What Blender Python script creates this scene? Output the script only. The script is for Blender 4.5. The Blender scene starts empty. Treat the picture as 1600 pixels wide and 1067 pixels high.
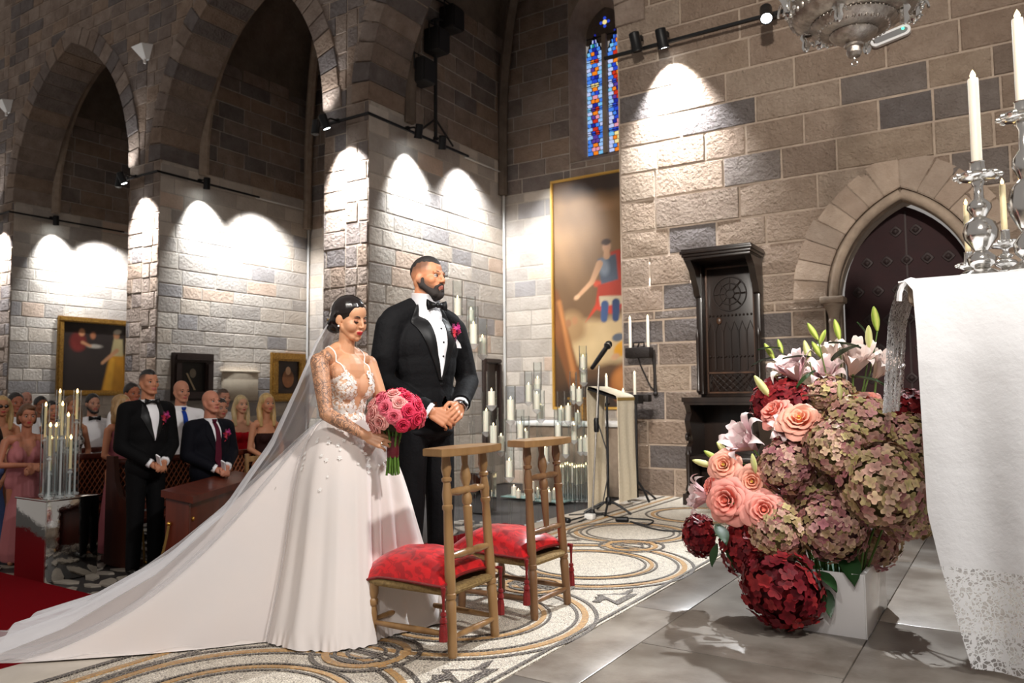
import bpy, bmesh, math, random
import numpy as np
from mathutils import Vector, Matrix, Quaternion, noise
from mathutils.bvhtree import BVHTree

SC = bpy.context.scene
COL = SC.collection
PI = math.pi
R_ = math.radians

# ---------------------------------------------------------------- camera
F_PX, YAW, PITCH, ROLL, EYE = 1210.0, R_(32.8), R_(4.0), R_(0.41), 1.15
CAM = np.array([0.0, 0.0, EYE])
_fw = np.array([-math.sin(YAW)*math.cos(PITCH), math.cos(YAW)*math.cos(PITCH), math.sin(PITCH)])
_r0 = np.array([math.cos(YAW), math.sin(YAW), 0.0]); _u0 = np.cross(_r0, _fw)
_rt = _r0*math.cos(ROLL) - _u0*math.sin(ROLL); _up = np.cross(_rt, _fw)
cd = bpy.data.cameras.new('camera'); cam = bpy.data.objects.new('camera', cd); COL.objects.link(cam)
cd.sensor_width = 36; cd.lens = F_PX/1600*36; cd.clip_start = .05; cd.clip_end = 100
m = Matrix.Identity(4)
for i in range(3):
    m[i][0], m[i][1], m[i][2], m[i][3] = _rt[i], _up[i], -_fw[i], CAM[i]
cam.matrix_world = m
cd.dof.use_dof = True; cd.dof.focus_distance = 4.05; cd.dof.aperture_fstop = 3.2
SC.camera = cam

def seen(p):
    d = np.array(p, float) - CAM; z = d @ _fw
    return (800 + F_PX*(d @ _rt)/z, 533.5 - F_PX*(d @ _up)/z, z) if z > .05 else (-9999, -9999, z)
def ray(px, py): return _fw + _rt*(px-800)/F_PX + _up*(533.5-py)/F_PX
# a measured point of the photograph on a known real plane
def onz(px, py, z=0.0):
    d = ray(px, py); return Vector(CAM + d*((z-CAM[2])/d[2]))
def ony(px, py, y):
    d = ray(px, py); return Vector(CAM + d*(y/d[1]))
def onx(px, py, x):
    d = ray(px, py); return Vector(CAM + d*(x/d[0]))

# ---------------------------------------------------------------- view, world
vs = SC.view_settings
vs.view_transform = 'Standard'; vs.look = 'None'; vs.exposure = 0.12; vs.gamma = 1.0; vs.use_curve_mapping = False
SC.cycles.max_bounces = 8; SC.cycles.transparent_max_bounces = 48
SC.cycles.sample_clamp_indirect = 4.0
SC.cycles.caustics_reflective = False; SC.cycles.caustics_refractive = False
w = bpy.data.worlds.new('world'); SC.world = w; w.use_nodes = True
bgn = w.node_tree.nodes['Background']; bgn.inputs[0].default_value = (1.0, .92, .86, 1); bgn.inputs[1].default_value = .27

# ---------------------------------------------------------------- chancel lamp, and fill spots added behind the camera
def spot(name, loc, aim, energy, size=60, blend=.5, radius=.06, color=(1, .97, .93)):
    l = bpy.data.lights.new(name, 'SPOT'); l.energy = energy; l.spot_size = R_(size); l.spot_blend = blend
    l.shadow_soft_size = radius; l.color = color
    o = bpy.data.objects.new(name, l); COL.objects.link(o); o.location = loc
    d = Vector(aim) - Vector(loc); o.rotation_euler = d.to_track_quat('-Z', 'Y').to_euler()
    return o
spot('chancel_lamp', (2.6, 2.2, 5.6), (-2.5, 3.1, .9), 1400, 55, .7, .2, (1, .97, .93))
spot('added_fill_spot', (-1.2, -2.2, 5.3), (-3.2, 3.4, .6), 330, 60, .8, .18, (1, .96, .91))  # this and the next four are added fill, not known fittings
spot('added_fill_spot', (1.0, -2.0, 5.3), (-.9, 4.4, .3), 380, 60, .8, .18, (1, .95, .9))
spot('added_fill_spot', (-6.8, -2.2, 5.3), (-7.6, 4.5, .7), 170, 60, .8, .2, (1, .82, .66))
spot('added_fill_spot', (0.5, -2.4, 5.6), (-1.8, 8.4, 3.0), 2900, 52, 1, .2, (1, .92, .82))
spot('added_fill_spot', (-1.0, -2.4, 5.6), (-4.6, 8.6, .6), 2900, 34, .9, .2, (1, .94, .86))

# ---------------------------------------------------------------- materials
MATS = {}
def mat(name, col, rough=.6, metal=0., spec=.5, var=None, bump=None, emis=None, trans=0., alpha=1., sss=0., rnd=None, attr=None, sheen=0., coat=0., aniso=0., coords='pos'):
    """var=(scale, colour2, contrast[, kind]) colour variation, bump=(scale, strength[, kind]), rnd=[colours] picked per object, attr=vertex colour name"""
    if name in MATS: return MATS[name]
    m = bpy.data.materials.new(name); m.use_nodes = True; nt = m.node_tree; N, L = nt.nodes, nt.links
    b = N['Principled BSDF']
    b.inputs['Roughness'].default_value = rough; b.inputs['Metallic'].default_value = metal
    b.inputs['Specular IOR Level'].default_value = spec
    b.inputs['Base Color'].default_value = (*col, 1)
    if trans: b.inputs['Transmission Weight'].default_value = trans
    if sss:
        b.inputs['Subsurface Weight'].default_value = sss; b.inputs['Subsurface Radius'].default_value = (.012, .005, .003); b.inputs['Subsurface Scale'].default_value = .6
    if sheen: b.inputs['Sheen Weight'].default_value = sheen
    if coat: b.inputs['Coat Weight'].default_value = coat; b.inputs['Coat Roughness'].default_value = .1
    if emis: b.inputs['Emission Color'].default_value = (*emis[0], 1); b.inputs['Emission Strength'].default_value = emis[1]
    if coords == 'uv':
        co = N.new('ShaderNodeTexCoord').outputs['UV']
    elif coords == 'obj':
        co = N.new('ShaderNodeTexCoord').outputs['Object']
    else:
        co = N.new('ShaderNodeNewGeometry').outputs['Position']
    src = None
    if rnd:
        oi = N.new('ShaderNodeObjectInfo'); rp = N.new('ShaderNodeValToRGB'); rp.color_ramp.interpolation = 'CONSTANT'
        el = rp.color_ramp.elements
        for i, c in enumerate(rnd):
            e = el[i] if i < 2 else el.new(i/len(rnd))
            e.position = i/len(rnd); e.color = (*c, 1)
        L.new(oi.outputs['Random'], rp.inputs['Fac']); src = rp.outputs['Color']
    if attr:
        a = N.new('ShaderNodeVertexColor'); a.layer_name = attr; src = a.outputs['Color']
    def tex(kind, scale, detail=6):
        if kind == 'voronoi':
            t = N.new('ShaderNodeTexVoronoi'); t.inputs['Scale'].default_value = scale; o = t.outputs['Distance']
        elif kind == 'wave':
            t = N.new('ShaderNodeTexWave'); t.inputs['Scale'].default_value = scale; t.inputs['Distortion'].default_value = 6; t.inputs['Detail'].default_value = 3; o = t.outputs['Fac']
        elif kind == 'grain':
            mp = N.new('ShaderNodeMapping'); mp.inputs['Scale'].default_value = (1, 1, .12); L.new(co, mp.inputs['Vector'])
            t = N.new('ShaderNodeTexNoise'); t.inputs['Scale'].default_value = scale; t.inputs['Detail'].default_value = detail
            L.new(mp.outputs[0], t.inputs['Vector']); return t.outputs['Fac']
        else:
            t = N.new('ShaderNodeTexNoise'); t.inputs['Scale'].default_value = scale; t.inputs['Detail'].default_value = detail; t.inputs['Roughness'].default_value = .62; o = t.outputs['Fac']
        L.new(co, t.inputs['Vector']); return o
    if var:
        sc, c2, ct = var[:3]; o = tex(var[3] if len(var) > 3 else 'noise', sc)
        mr = N.new('ShaderNodeMapRange'); mr.inputs['From Min'].default_value = .5-.5/ct*.5; mr.inputs['From Max'].default_value = .5+.5/ct*.5
        L.new(o, mr.inputs['Value'])
        mx = N.new('ShaderNodeMix'); mx.data_type = 'RGBA'; L.new(mr.outputs[0], mx.inputs['Factor'])
        if src is not None:
            mx.blend_type = 'MULTIPLY'; L.new(src, mx.inputs['A'])
        else:
            mx.inputs['A'].default_value = (*col, 1)
        mx.inputs['B'].default_value = (*c2, 1); src = mx.outputs['Result']
    if src is not None: L.new(src, b.inputs['Base Color'])
    if bump:
        o = tex(bump[2] if len(bump) > 2 else 'noise', bump[0])
        bn = N.new('ShaderNodeBump'); bn.inputs['Strength'].default_value = bump[1]; bn.inputs['Distance'].default_value = bump[3] if len(bump) > 3 else .02
        L.new(o, bn.inputs['Height']); L.new(bn.outputs[0], b.inputs['Normal'])
    if alpha < 1: b.inputs['Alpha'].default_value = alpha
    MATS[name] = m; return m

def glass_mat(name, tint=(.96, .98, .98), edge=1.0):
    """thin clear glass: see-through head-on, mirror-like at grazing angles"""
    if name in MATS: return MATS[name]
    m = bpy.data.materials.new(name); m.use_nodes = True; nt = m.node_tree; N, L = nt.nodes, nt.links
    N.remove(N['Principled BSDF'])
    t = N.new('ShaderNodeBsdfTransparent'); t.inputs[0].default_value = (*tint, 1)
    g = N.new('ShaderNodeBsdfGlossy'); g.inputs['Roughness'].default_value = .04; g.inputs[0].default_value = (1, 1, 1, 1)
    lw = N.new('ShaderNodeLayerWeight'); lw.inputs['Blend'].default_value = .18
    mu = N.new('ShaderNodeMath'); mu.operation = 'MULTIPLY'; mu.inputs[1].default_value = edge
    L.new(lw.outputs['Fresnel'], mu.inputs[0])
    mx = N.new('ShaderNodeMixShader'); L.new(mu.outputs[0], mx.inputs[0]); L.new(t.outputs[0], mx.inputs[1]); L.new(g.outputs[0], mx.inputs[2])
    L.new(mx.outputs[0], N['Material Output'].inputs[0]); MATS[name] = m; return m

def sheer_mat(name, col, cover=.45, var=60):
    """tulle / lace: threads that leave gaps you can see through"""
    if name in MATS: return MATS[name]
    m = bpy.data.materials.new(name); m.use_nodes = True; nt = m.node_tree; N, L = nt.nodes, nt.links
    b = N['Principled BSDF']; b.inputs['Base Color'].default_value = (*col, 1); b.inputs['Roughness'].default_value = .85; b.inputs['Specular IOR Level'].default_value = .1
    t = N.new('ShaderNodeBsdfTransparent'); tl = N.new('ShaderNodeBsdfTranslucent'); tl.inputs[0].default_value = (*col, 1)
    m1 = N.new('ShaderNodeMixShader'); m1.inputs[0].default_value = .35; L.new(b.outputs[0], m1.inputs[1]); L.new(tl.outputs[0], m1.inputs[2])
    mx = N.new('ShaderNodeMixShader'); lw = N.new('ShaderNodeLayerWeight'); lw.inputs['Blend'].default_value = .35
    ma = N.new('ShaderNodeMapRange'); ma.inputs['To Min'].default_value = cover; ma.inputs['To Max'].default_value = min(1, cover+.55)
    L.new(lw.outputs['Facing'], ma.inputs['Value']); L.new(ma.outputs[0], mx.inputs[0])
    L.new(t.outputs[0], mx.inputs[1]); L.new(m1.outputs[0], mx.inputs[2]); L.new(mx.outputs[0], N['Material Output'].inputs[0])
    MATS[name] = m; return m

def node_mat(name):
    m = bpy.data.materials.new(name); m.use_nodes = True; MATS[name] = m
    return m, m.node_tree.nodes, m.node_tree.links, m.node_tree.nodes['Principled BSDF']

# ---------------------------------------------------------------- mesh builder
class MB:
    def __init__(s): s.v = []; s.f = []; s.mi = []; s.uv = None; s.vc = None
    def add(s, vs, fs, mi=0):
        k = len(s.v); s.v += [tuple(p) for p in vs]; s.f += [tuple(i+k for i in f) for f in fs]; s.mi += [mi]*len(fs); return s
    def box(s, c, d, rot=None, mi=0, taper=1.0):
        x, y, z = d[0]/2, d[1]/2, d[2]/2
        P = [Vector((sx*x*(taper if sz > 0 else 1), sy*y*(taper if sz > 0 else 1), sz*z)) for sz in (-1, 1) for sy in (-1, 1) for sx in (-1, 1)]
        if rot is not None: P = [rot @ p for p in P]
        P = [p+Vector(c) for p in P]
        return s.add(P, [(0, 2, 3, 1), (4, 5, 7, 6), (0, 1, 5, 4), (2, 6, 7, 3), (0, 4, 6, 2), (1, 3, 7, 5)], mi)
    def bevbox(s, c, d, b=.01, rot=None, mi=0):
        x, y, z = d[0]/2, d[1]/2, d[2]/2; b = min(b, x*.9, y*.9, z*.9)
        bm = bmesh.new(); bmesh.ops.create_cube(bm, size=1)
        for v in bm.verts: v.co = Vector((v.co.x*2*x, v.co.y*2*y, v.co.z*2*z))
        bmesh.ops.bevel(bm, geom=list(bm.edges), offset=b, segments=2, affect='EDGES', profile=.5)
        M = (rot.to_4x4() if rot is not None else Matrix.Identity(4)); M = Matrix.Translation(Vector(c)) @ M
        bm.transform(M); bm.verts.index_update()
        s.add([v.co[:] for v in bm.verts], [[v.index for v in f.verts] for f in bm.faces], mi); bm.free(); return s
    def tube(s, pts, r, n=8, caps=True, mi=0, flat=None, closed=False):
        pts = [Vector(p) for p in pts]; k = len(pts); rs = r if isinstance(r, (list, tuple)) else [r]*k
        V = []; prev = None
        for i, p in enumerate(pts):
            if closed: t = (pts[(i+1) % k]-pts[i-1])
            else: t = (pts[min(i+1, k-1)]-pts[max(i-1, 0)])
            t = t.normalized() if t.length > 1e-9 else Vector((0, 0, 1))
            if prev is None:
                a = Vector((0, 0, 1)) if abs(t.z) < .9 else Vector((1, 0, 0)); x = t.cross(a).normalized()
            else:
                x = (prev - t*prev.dot(t)); x = x.normalized() if x.length > 1e-6 else t.orthogonal().normalized()
            prev = x; y = t.cross(x)
            for j in range(n):
                an = 2*PI*j/n; V.append(p + x*(math.cos(an)*rs[i]) + y*(math.sin(an)*rs[i]*(flat or 1)))
        Fs = []
        for i in range(k if closed else k-1):
            for j in range(n):
                a, b2 = i*n+j, i*n+(j+1) % n; c2, d2 = ((i+1) % k)*n+(j+1) % n, ((i+1) % k)*n+j
                Fs.append((a, b2, c2, d2))
        if caps and not closed: Fs += [tuple(range(n))[::-1], tuple((k-1)*n+j for j in range(n))]
        return s.add(V, Fs, mi)
    def lathe(s, prof, c=(0, 0, 0), n=16, M=None, mi=0, sx=1, sy=1, lobes=None):
        V = []; Fs = []; k = len(prof)
        for (r, z) in prof:
            for j in range(n):
                an = 2*PI*j/n; rr = r*(1+(lobes[1]*math.cos(lobes[0]*an) if lobes else 0))
                V.append(Vector((rr*math.cos(an)*sx, rr*math.sin(an)*sy, z)))
        if M is not None: V = [M @ v for v in V]
        V = [v+Vector(c) for v in V]
        for i in range(k-1):
            for j in range(n): Fs.append((i*n+j, i*n+(j+1) % n, (i+1)*n+(j+1) % n, (i+1)*n+j))
        if prof[0][0] > 1e-6: Fs.append(tuple(range(n))[::-1])
        if prof[-1][0] > 1e-6: Fs.append(tuple((k-1)*n+j for j in range(n)))
        return s.add(V, Fs, mi)
    def ball(s, c, r, n=10, m=7, M=None, mi=0):
        rx, ry, rz = r if isinstance(r, (list, tuple)) else (r, r, r)
        V = []; Fs = []
        for i in range(m+1):
            a = PI*i/m
            for j in range(n):
                b2 = 2*PI*j/n; V.append(Vector((rx*math.sin(a)*math.cos(b2), ry*math.sin(a)*math.sin(b2), -rz*math.cos(a))))
        if M is not None: V = [M @ v for v in V]
        V = [v+Vector(c) for v in V]
        for i in range(m):
            for j in range(n): Fs.append((i*n+j, i*n+(j+1) % n, (i+1)*n+(j+1) % n, (i+1)*n+j))
        return s.add(V, Fs, mi)
    def grid(s, fn, nu, nv, mi=0, wrap=False):
        V = [fn(i/nu, j/nv) for i in range(nu+(0 if wrap else 1)) for j in range(nv+1)]; q = nv+1; k = nu if wrap else nu+1
        Fs = [(i*q+j, ((i+1) % k)*q+j, ((i+1) % k)*q+j+1, i*q+j+1) for i in range(nu) for j in range(nv)]
        return s.add(V, Fs, mi)
    def prism(s, poly, d0, d1, fr, mi=0):
        """poly of (u,v) extruded from depth d0 to d1; fr(u,v,d) -> xyz"""
        n = len(poly); V = [fr(u, v, d0) for u, v in poly]+[fr(u, v, d1) for u, v in poly]
        return s.add(V, [tuple(range(n))[::-1], tuple(range(n, 2*n))]+[(i, (i+1) % n, n+(i+1) % n, n+i) for i in range(n)], mi)
    def merge(s, o, M=None, mi=None):
        return s.add([(M @ Vector(v)) if M is not None else v for v in o.v], o.f, 0 if mi is None else mi)
    def mesh(s, name, mats, smooth=40):
        me = bpy.data.meshes.new(name); me.from_pydata(s.v, [], s.f)
        for mm in (mats if isinstance(mats, (list, tuple)) else [mats]): me.materials.append(mm)
        if any(s.mi): me.polygons.foreach_set('material_index', s.mi)
        bm = bmesh.new(); bm.from_mesh(me); bmesh.ops.remove_doubles(bm, verts=bm.verts, dist=1e-6); bmesh.ops.recalc_face_normals(bm, faces=bm.faces) if s.__dict__.get('fixn', True) else None
        bm.to_mesh(me); bm.free()
        if smooth:
            me.polygons.foreach_set('use_smooth', [True]*len(me.polygons))
            if smooth < 180: me.set_sharp_from_angle(angle=R_(smooth))
        me.update(); return me

def link(name, data, parent=None, loc=None):
    o = bpy.data.objects.new(name, data); COL.objects.link(o)
    if parent is not None: o.parent = parent
    if loc is not None: o.location = loc
    return o
def part(name, mb, mats, parent=None, smooth=40, label=None, kind=None, loc=None):
    o = link(name, mb.mesh(name, mats, smooth) if isinstance(mb, MB) else mb, parent, loc)
    if label: o['label'] = label
    if kind: o['kind'] = kind
    return o
def tag(o, label, cat, group=None):
    o['label'] = label; o['category'] = cat
    if group: o['group'] = group
    return o
def thing(name, label, cat, loc=(0, 0, 0), rz=0., group=None):
    o = bpy.data.objects.new(name, None); COL.objects.link(o); o.location = loc; o.rotation_euler = (0, 0, rz)
    o.empty_display_size = .1
    return tag(o, label, cat, group)
def struct(name, mb, mats, smooth=40, parent=None):
    o = part(name, mb, mats, parent, smooth)
    if parent is None: o['kind'] = 'structure'
    return o
def dup(root, loc=None, rz=None, label=None, group=None, scale=None):
    r = root.copy(); COL.objects.link(r)
    if loc is not None: r.location = loc
    if rz is not None: r.rotation_euler = (0, 0, rz)
    if scale is not None: r.scale = scale
    if label: r['label'] = label
    if group: r['group'] = group
    for ch in list(root.children):
        c = ch.copy(); COL.objects.link(c); c.parent = r
        for g in ch.children:
            d = g.copy(); COL.objects.link(d); d.parent = c
    return r
def rotx(a): return Matrix.Rotation(a, 3, 'X')
def roty(a): return Matrix.Rotation(a, 3, 'Y')
def rotz(a): return Matrix.Rotation(a, 3, 'Z')
def align(d, up=(0, 0, 1)):
    """3x3 with z along d"""
    return Vector(d).to_track_quat('Z', 'Y').to_matrix()

# ---------------------------------------------------------------- sculpting: overlapping soft shapes fused into one skin
def cone(p1, r1, p2, r2, n=14, flat=None):
    """round-ended tapered limb; flat=(axis, factor) squashes about its middle"""
    p1, p2 = Vector(p1), Vector(p2); d = p2-p1; Lg = d.length
    if Lg < 1e-6: d = Vector((0, 0, 1)); Lg = 1e-6
    M = align(d); prof = []
    for i in range(5): a = PI/2*(i/4); prof.append((max(r1*math.sin(a), 1e-5), -r1*math.cos(a)))
    for i in range(5): a = PI/2*(1-i/4); prof.append((max(r2*math.sin(a), 1e-5), Lg+r2*math.cos(a)))
    mb = MB(); mb.lathe(prof, p1, n, M)
    if flat:
        ax = Vector(flat[0]).normalized(); c = (p1+p2)/2
        mb.v = [tuple(Vector(v)-ax*(Vector(v)-c).dot(ax)*(1-flat[1])) for v in mb.v]
    return mb
def ell(c, r, M=None, n=18, m=12): return MB().ball(c, r, n, m, M)
def chain(pts, rs, n=12):
    return [cone(pts[i], rs[i], pts[i+1], rs[i+1], n) for i in range(len(pts)-1)]
def sculpt(prims, voxel=.006, smooth=3, T=None):
    """-> (verts, faces) of the fused skin"""
    mb = MB()
    for p in prims: mb.add(p.v, p.f)
    me = bpy.data.meshes.new('tmp'); me.from_pydata(mb.v, [], mb.f)
    o = bpy.data.objects.new('tmp', me); bench = bpy.data.scenes.new('bench'); bench.collection.objects.link(o)
    r = o.modifiers.new('r', 'REMESH'); r.mode = 'VOXEL'; r.voxel_size = voxel; r.adaptivity = 0
    if smooth:
        sm = o.modifiers.new('s', 'SMOOTH'); sm.factor = .5; sm.iterations = smooth
    vl = bench.view_layers[0]; vl.update(); dg = vl.depsgraph; dg.update()
    e = o.evaluated_get(dg).to_mesh()
    V = np.empty(len(e.vertices)*3, np.float32); e.vertices.foreach_get('co', V); V = V.reshape(-1, 3)
    Fc = [tuple(p.vertices) for p in e.polygons]
    o.evaluated_get(dg).to_mesh_clear(); bpy.data.objects.remove(o); bpy.data.meshes.remove(me); bpy.data.scenes.remove(bench)
    if T is not None:
        A = np.array(T.to_3x3()); V = V @ A.T + np.array(T.translation)
    return V, Fc
def skin(name, VF, mats, parent=None, colors=None, keep=None, attrs=None, label=None):
    V, Fc = VF
    if keep is not None:
        ok = keep(V); Fc = [f for f in Fc if all(ok[i] for i in f)]
        used = sorted({i for f in Fc for i in f}); mp = {a: b for b, a in enumerate(used)}
        V = V[used]; Fc = [tuple(mp[i] for i in f) for f in Fc]
    me = bpy.data.meshes.new(name); me.from_pydata(V.tolist(), [], Fc)
    for mm in (mats if isinstance(mats, (list, tuple)) else [mats]): me.materials.append(mm)
    me.polygons.foreach_set('use_smooth', [True]*len(me.polygons))
    if colors is not None:
        c = colors(V); a = me.color_attributes.new('Col', 'FLOAT_COLOR', 'POINT')
        a.data.foreach_set('color', np.hstack([c, np.ones((len(V), 1))]).astype(np.float32).ravel())
    if attrs:
        for k, fn in attrs.items():
            a = me.attributes.new(k, 'FLOAT', 'POINT'); a.data.foreach_set('value', fn(V).astype(np.float32))
    me.update(); o = link(name, me, parent)
    if label: o['label'] = label
    return o
def bvh(VF): return BVHTree.FromPolygons([Vector(v) for v in VF[0]], VF[1])
def drape(tree, left, right, nr=10, nc=4, d=(-1, 0, 0), off=.004, far=.6, crown=0.):
    """a strip between two polylines laid onto a surface, cast along d"""
    d = Vector(d).normalized()
    def at(pl, t):
        k = t*(len(pl)-1); i = min(int(k), len(pl)-2); return Vector(pl[i]).lerp(Vector(pl[i+1]), k-i)
    mb = MB(); P = []
    for i in range(nr+1):
        a, b = at(left, i/nr), at(right, i/nr)
        for j in range(nc+1):
            t = j/nc; p = a.lerp(b, t); h = tree.ray_cast(p-d*far, d)
            q = h[0] if h[0] is not None else p
            P.append(q-d*(off+crown*4*t*(1-t)))
    q = nc+1
    mb.add(P, [(i*q+j, (i+1)*q+j, (i+1)*q+j+1, i*q+j+1) for i in range(nr) for j in range(nc)])
    return mb
def thick(mb, t, d):
    """give a strip a back side t behind it along d"""
    n = len(mb.v); d = Vector(d); V = [Vector(v)+d*t for v in mb.v]; fs = list(mb.f)
    from collections import Counter
    e = Counter()
    for f in fs:
        for a, b in zip(f, f[1:]+f[:1]): e[tuple(sorted((a, b)))] += 1
    mb.v += [tuple(v) for v in V]; mb.f += [tuple(i+n for i in f[::-1]) for f in fs]
    mb.f += [(a, b, b+n, a+n) for (a, b), k in e.items() if k == 1]; mb.mi = [0]*len(mb.f)
    return mb
def vmesh(name, V, Fs, cols, mats, smooth=180):
    me = bpy.data.meshes.new(name); me.from_pydata([tuple(v) for v in V], [], Fs); me.materials.append(mats)
    a = me.color_attributes.new('Col', 'FLOAT_COLOR', 'POINT'); a.data.foreach_set('color', np.array([(*c, 1) for c in cols], np.float32).ravel())
    me.polygons.foreach_set('use_smooth', [True]*len(me.polygons)); me.update(); return me

# ================================================================ THE SETTING
def S(r, g, b):
    f = lambda c: (c/255/12.92) if c/255 <= .04045 else ((c/255+.055)/1.055)**2.4
    return (f(r), f(g), f(b))
YW = 8.4            # nave arcade and door wall plane
YB = 12.05          # back wall of the side chapels
ZN = -.45           # nave floor, three steps below the chancel
XE = -3.66          # edge of the chancel
PIL = [(-19.7, -18.76), (-14.19, -13.2), (-8.87, -7.94)]     # pillars between the chapels
WARM = [S(180, 161, 145), S(170, 150, 134), S(187, 169, 152), S(160, 142, 128), S(176, 156, 140), S(146, 136, 130), S(183, 164, 146), S(168, 149, 133), S(154, 138, 126), S(178, 158, 141), S(172, 153, 137), S(184, 166, 150), S(164, 147, 133), S(177, 157, 139), S(128, 121, 119)]
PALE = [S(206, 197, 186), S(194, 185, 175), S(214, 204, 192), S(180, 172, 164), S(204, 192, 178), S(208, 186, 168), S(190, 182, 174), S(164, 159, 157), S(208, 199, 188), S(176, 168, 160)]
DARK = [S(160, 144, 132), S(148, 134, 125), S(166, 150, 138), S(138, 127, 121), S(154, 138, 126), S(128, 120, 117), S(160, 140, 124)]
M_warm = mat('warm_sandstone', (.4, .3, .25), .97, spec=.04, rnd=WARM, var=(5, (.72, .69, .67), 1.1), bump=(24, 1.0, 'noise', .08))
M_pale = mat('spotlit_pale_stone', (.5, .45, .4), .97, spec=.05, rnd=PALE, var=(4, (.8, .78, .76), 1.1), bump=(20, .5, 'noise', .03))  # paler copy for the lamp-lit chapel walls: their brightness is in the colour
M_dark = mat('dark_stone', (.3, .26, .22), .97, spec=.05, rnd=DARK, var=(4, (.6, .56, .54), 1.1), bump=(20, .8, 'noise', .05))
M_mort = mat('lime_mortar', S(182, 165, 149), .95, spec=.1, var=(9, S(150, 135, 122), 1), bump=(40, .4))
M_mortw = mat('mortar_pale', S(196, 186, 174), .95, spec=.1, var=(9, S(165, 156, 146), 1), bump=(40, .3))
M_vault = mat('vault_stone', S(122, 108, 96), .95, spec=.1, var=(3, S(88, 78, 70), 1), bump=(14, .6))
M_vous = mat('voussoir_stone', (.4, .33, .28), .9, spec=.15, rnd=[S(178, 160, 144), S(170, 152, 137), S(184, 166, 150), S(166, 150, 136)], var=(6, (.76, .73, .71), 1.1), bump=(30, .6, 'noise', .03))
M_trim = mat('dressed_stone', S(176, 158, 140), .85, spec=.2, var=(7, S(140, 124, 110), 1), bump=(40, .3))

def half(poly, n, d):
    """keep the side n.p >= d of a convex polygon"""
    out = []
    for i in range(len(poly)):
        a, b = poly[i], poly[(i+1) % len(poly)]; da = a[0]*n[0]+a[1]*n[1]-d; db = b[0]*n[0]+b[1]*n[1]-d
        if da >= 0: out.append(a)
        if da*db < 0:
            t = da/(da-db); out.append((a[0]+(b[0]-a[0])*t, a[1]+(b[1]-a[1])*t))
    return out if len(out) >= 3 else []
def area(p): return abs(sum(p[i][0]*p[(i+1) % len(p)][1]-p[(i+1) % len(p)][0]*p[i][1] for i in range(len(p))))/2
def frame(O, U, N):
    O, U, N = Vector(O), Vector(U), Vector(N)
    return lambda u, v, d=0.: O+U*u+Vector((0, 0, v))+N*d
def visible(p, mg=140):
    x, y, z = seen(p); return z > .1 and -mg < x < 1600+mg and -mg < y < 1067+mg
RB = random.Random(5)
def block(parent, fr, poly, m, h=.02, name='stone_block', joint=.007, bev=.014, force=False):
    jt = .005 if h > .008 else .0015
    c = (sum(p[0] for p in poly)/len(poly), sum(p[1] for p in poly)/len(poly)); cw = fr(c[0], c[1], 0)
    if not force and not visible(cw): return
    def shrink(j): 
        o = []
        for p in poly:
            du, dv = p[0]-c[0], p[1]-c[1]; o.append((c[0]+du-math.copysign(min(j, abs(du)*.6), du), c[1]+dv-math.copysign(min(j, abs(dv)*.6), dv)))
        return o
    a, b = shrink(joint), shrink(joint+bev); n = len(poly); h = h*RB.uniform(.6, 1.35)
    V = [fr(u, v, -.004)-cw for u, v in a]+[fr(u+RB.uniform(-.004, .004), v+RB.uniform(-.004, .004), h+RB.uniform(-jt, jt))-cw for u, v in b]+[fr(c[0]+RB.uniform(-.05, .05), c[1]+RB.uniform(-.03, .03), h+RB.uniform(-.3*jt, 1.5*jt))-cw]
    Fs = [(i, (i+1) % n, n+(i+1) % n, n+i) for i in range(n)]+[(n+i, n+(i+1) % n, 2*n) for i in range(n)]
    me = bpy.data.meshes.new(name); me.from_pydata(V, [], Fs); me.materials.append(m); me.update()
    return link(name, me, parent, cw)
class Arch:
    def __init__(s, uc, a, vs, R, w): s.uc, s.a, s.vs, s.R, s.w = uc, a, vs, R, w
    def centre(s, side): return (s.uc + side*(s.a-s.R), s.vs)      # side=+1: right half
    @property
    def amax(s): return math.acos((s.R-s.a)/s.R)
    @property
    def apex(s): return s.vs+math.sqrt(s.R**2-(s.R-s.a)**2)
    def clip(s, poly):
        """pieces of poly outside the opening"""
        res = []
        for side in (-1, 1):
            p = half(poly, (side, 0), side*s.uc)
            if not p: continue
            lo = half(p, (0, -1), -s.vs); hi = half(p, (0, 1), s.vs)
            if lo: lo = half(lo, (side, 0), side*s.uc+s.a)
            if lo: res.append(lo)
            if hi:
                cx, cy = s.centre(side); r0 = s.R+s.w*.55; ds = [math.hypot(q[0]-cx, q[1]-cy) for q in hi]
                if min(ds) >= r0: res.append(hi)
                elif max(ds) > r0:
                    qs = [q for q, dd in zip(hi, ds) if dd > r0*.9]
                    mx, my = sum(q[0] for q in qs)/len(qs)-cx, sum(q[1] for q in qs)/len(qs)-cy; l = math.hypot(mx, my); n = (mx/l, my/l)
                    k = half(hi, n, n[0]*cx+n[1]*cy+r0*.985)
                    if k: res.append(k)
        # rejoin an untouched stone
        if sum(area(r) for r in res) > area(poly)*.999 and len(res) > 1: return [poly]
        return res
    def near(s, u0, u1, v0, v1): return u1 > s.uc-s.a-s.w and u0 < s.uc+s.a+s.w and v0 < s.apex+s.w+.3
    def pts(s, r, side, n=16):
        cx, cy = s.centre(side); am = math.acos(max(-1, min(1, (s.R-s.a)/r))) if r > s.R-s.a else 0
        return [(cx+side*r*math.cos(am*i/n), cy+r*math.sin(am*i/n)) for i in range(n+1)]
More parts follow.
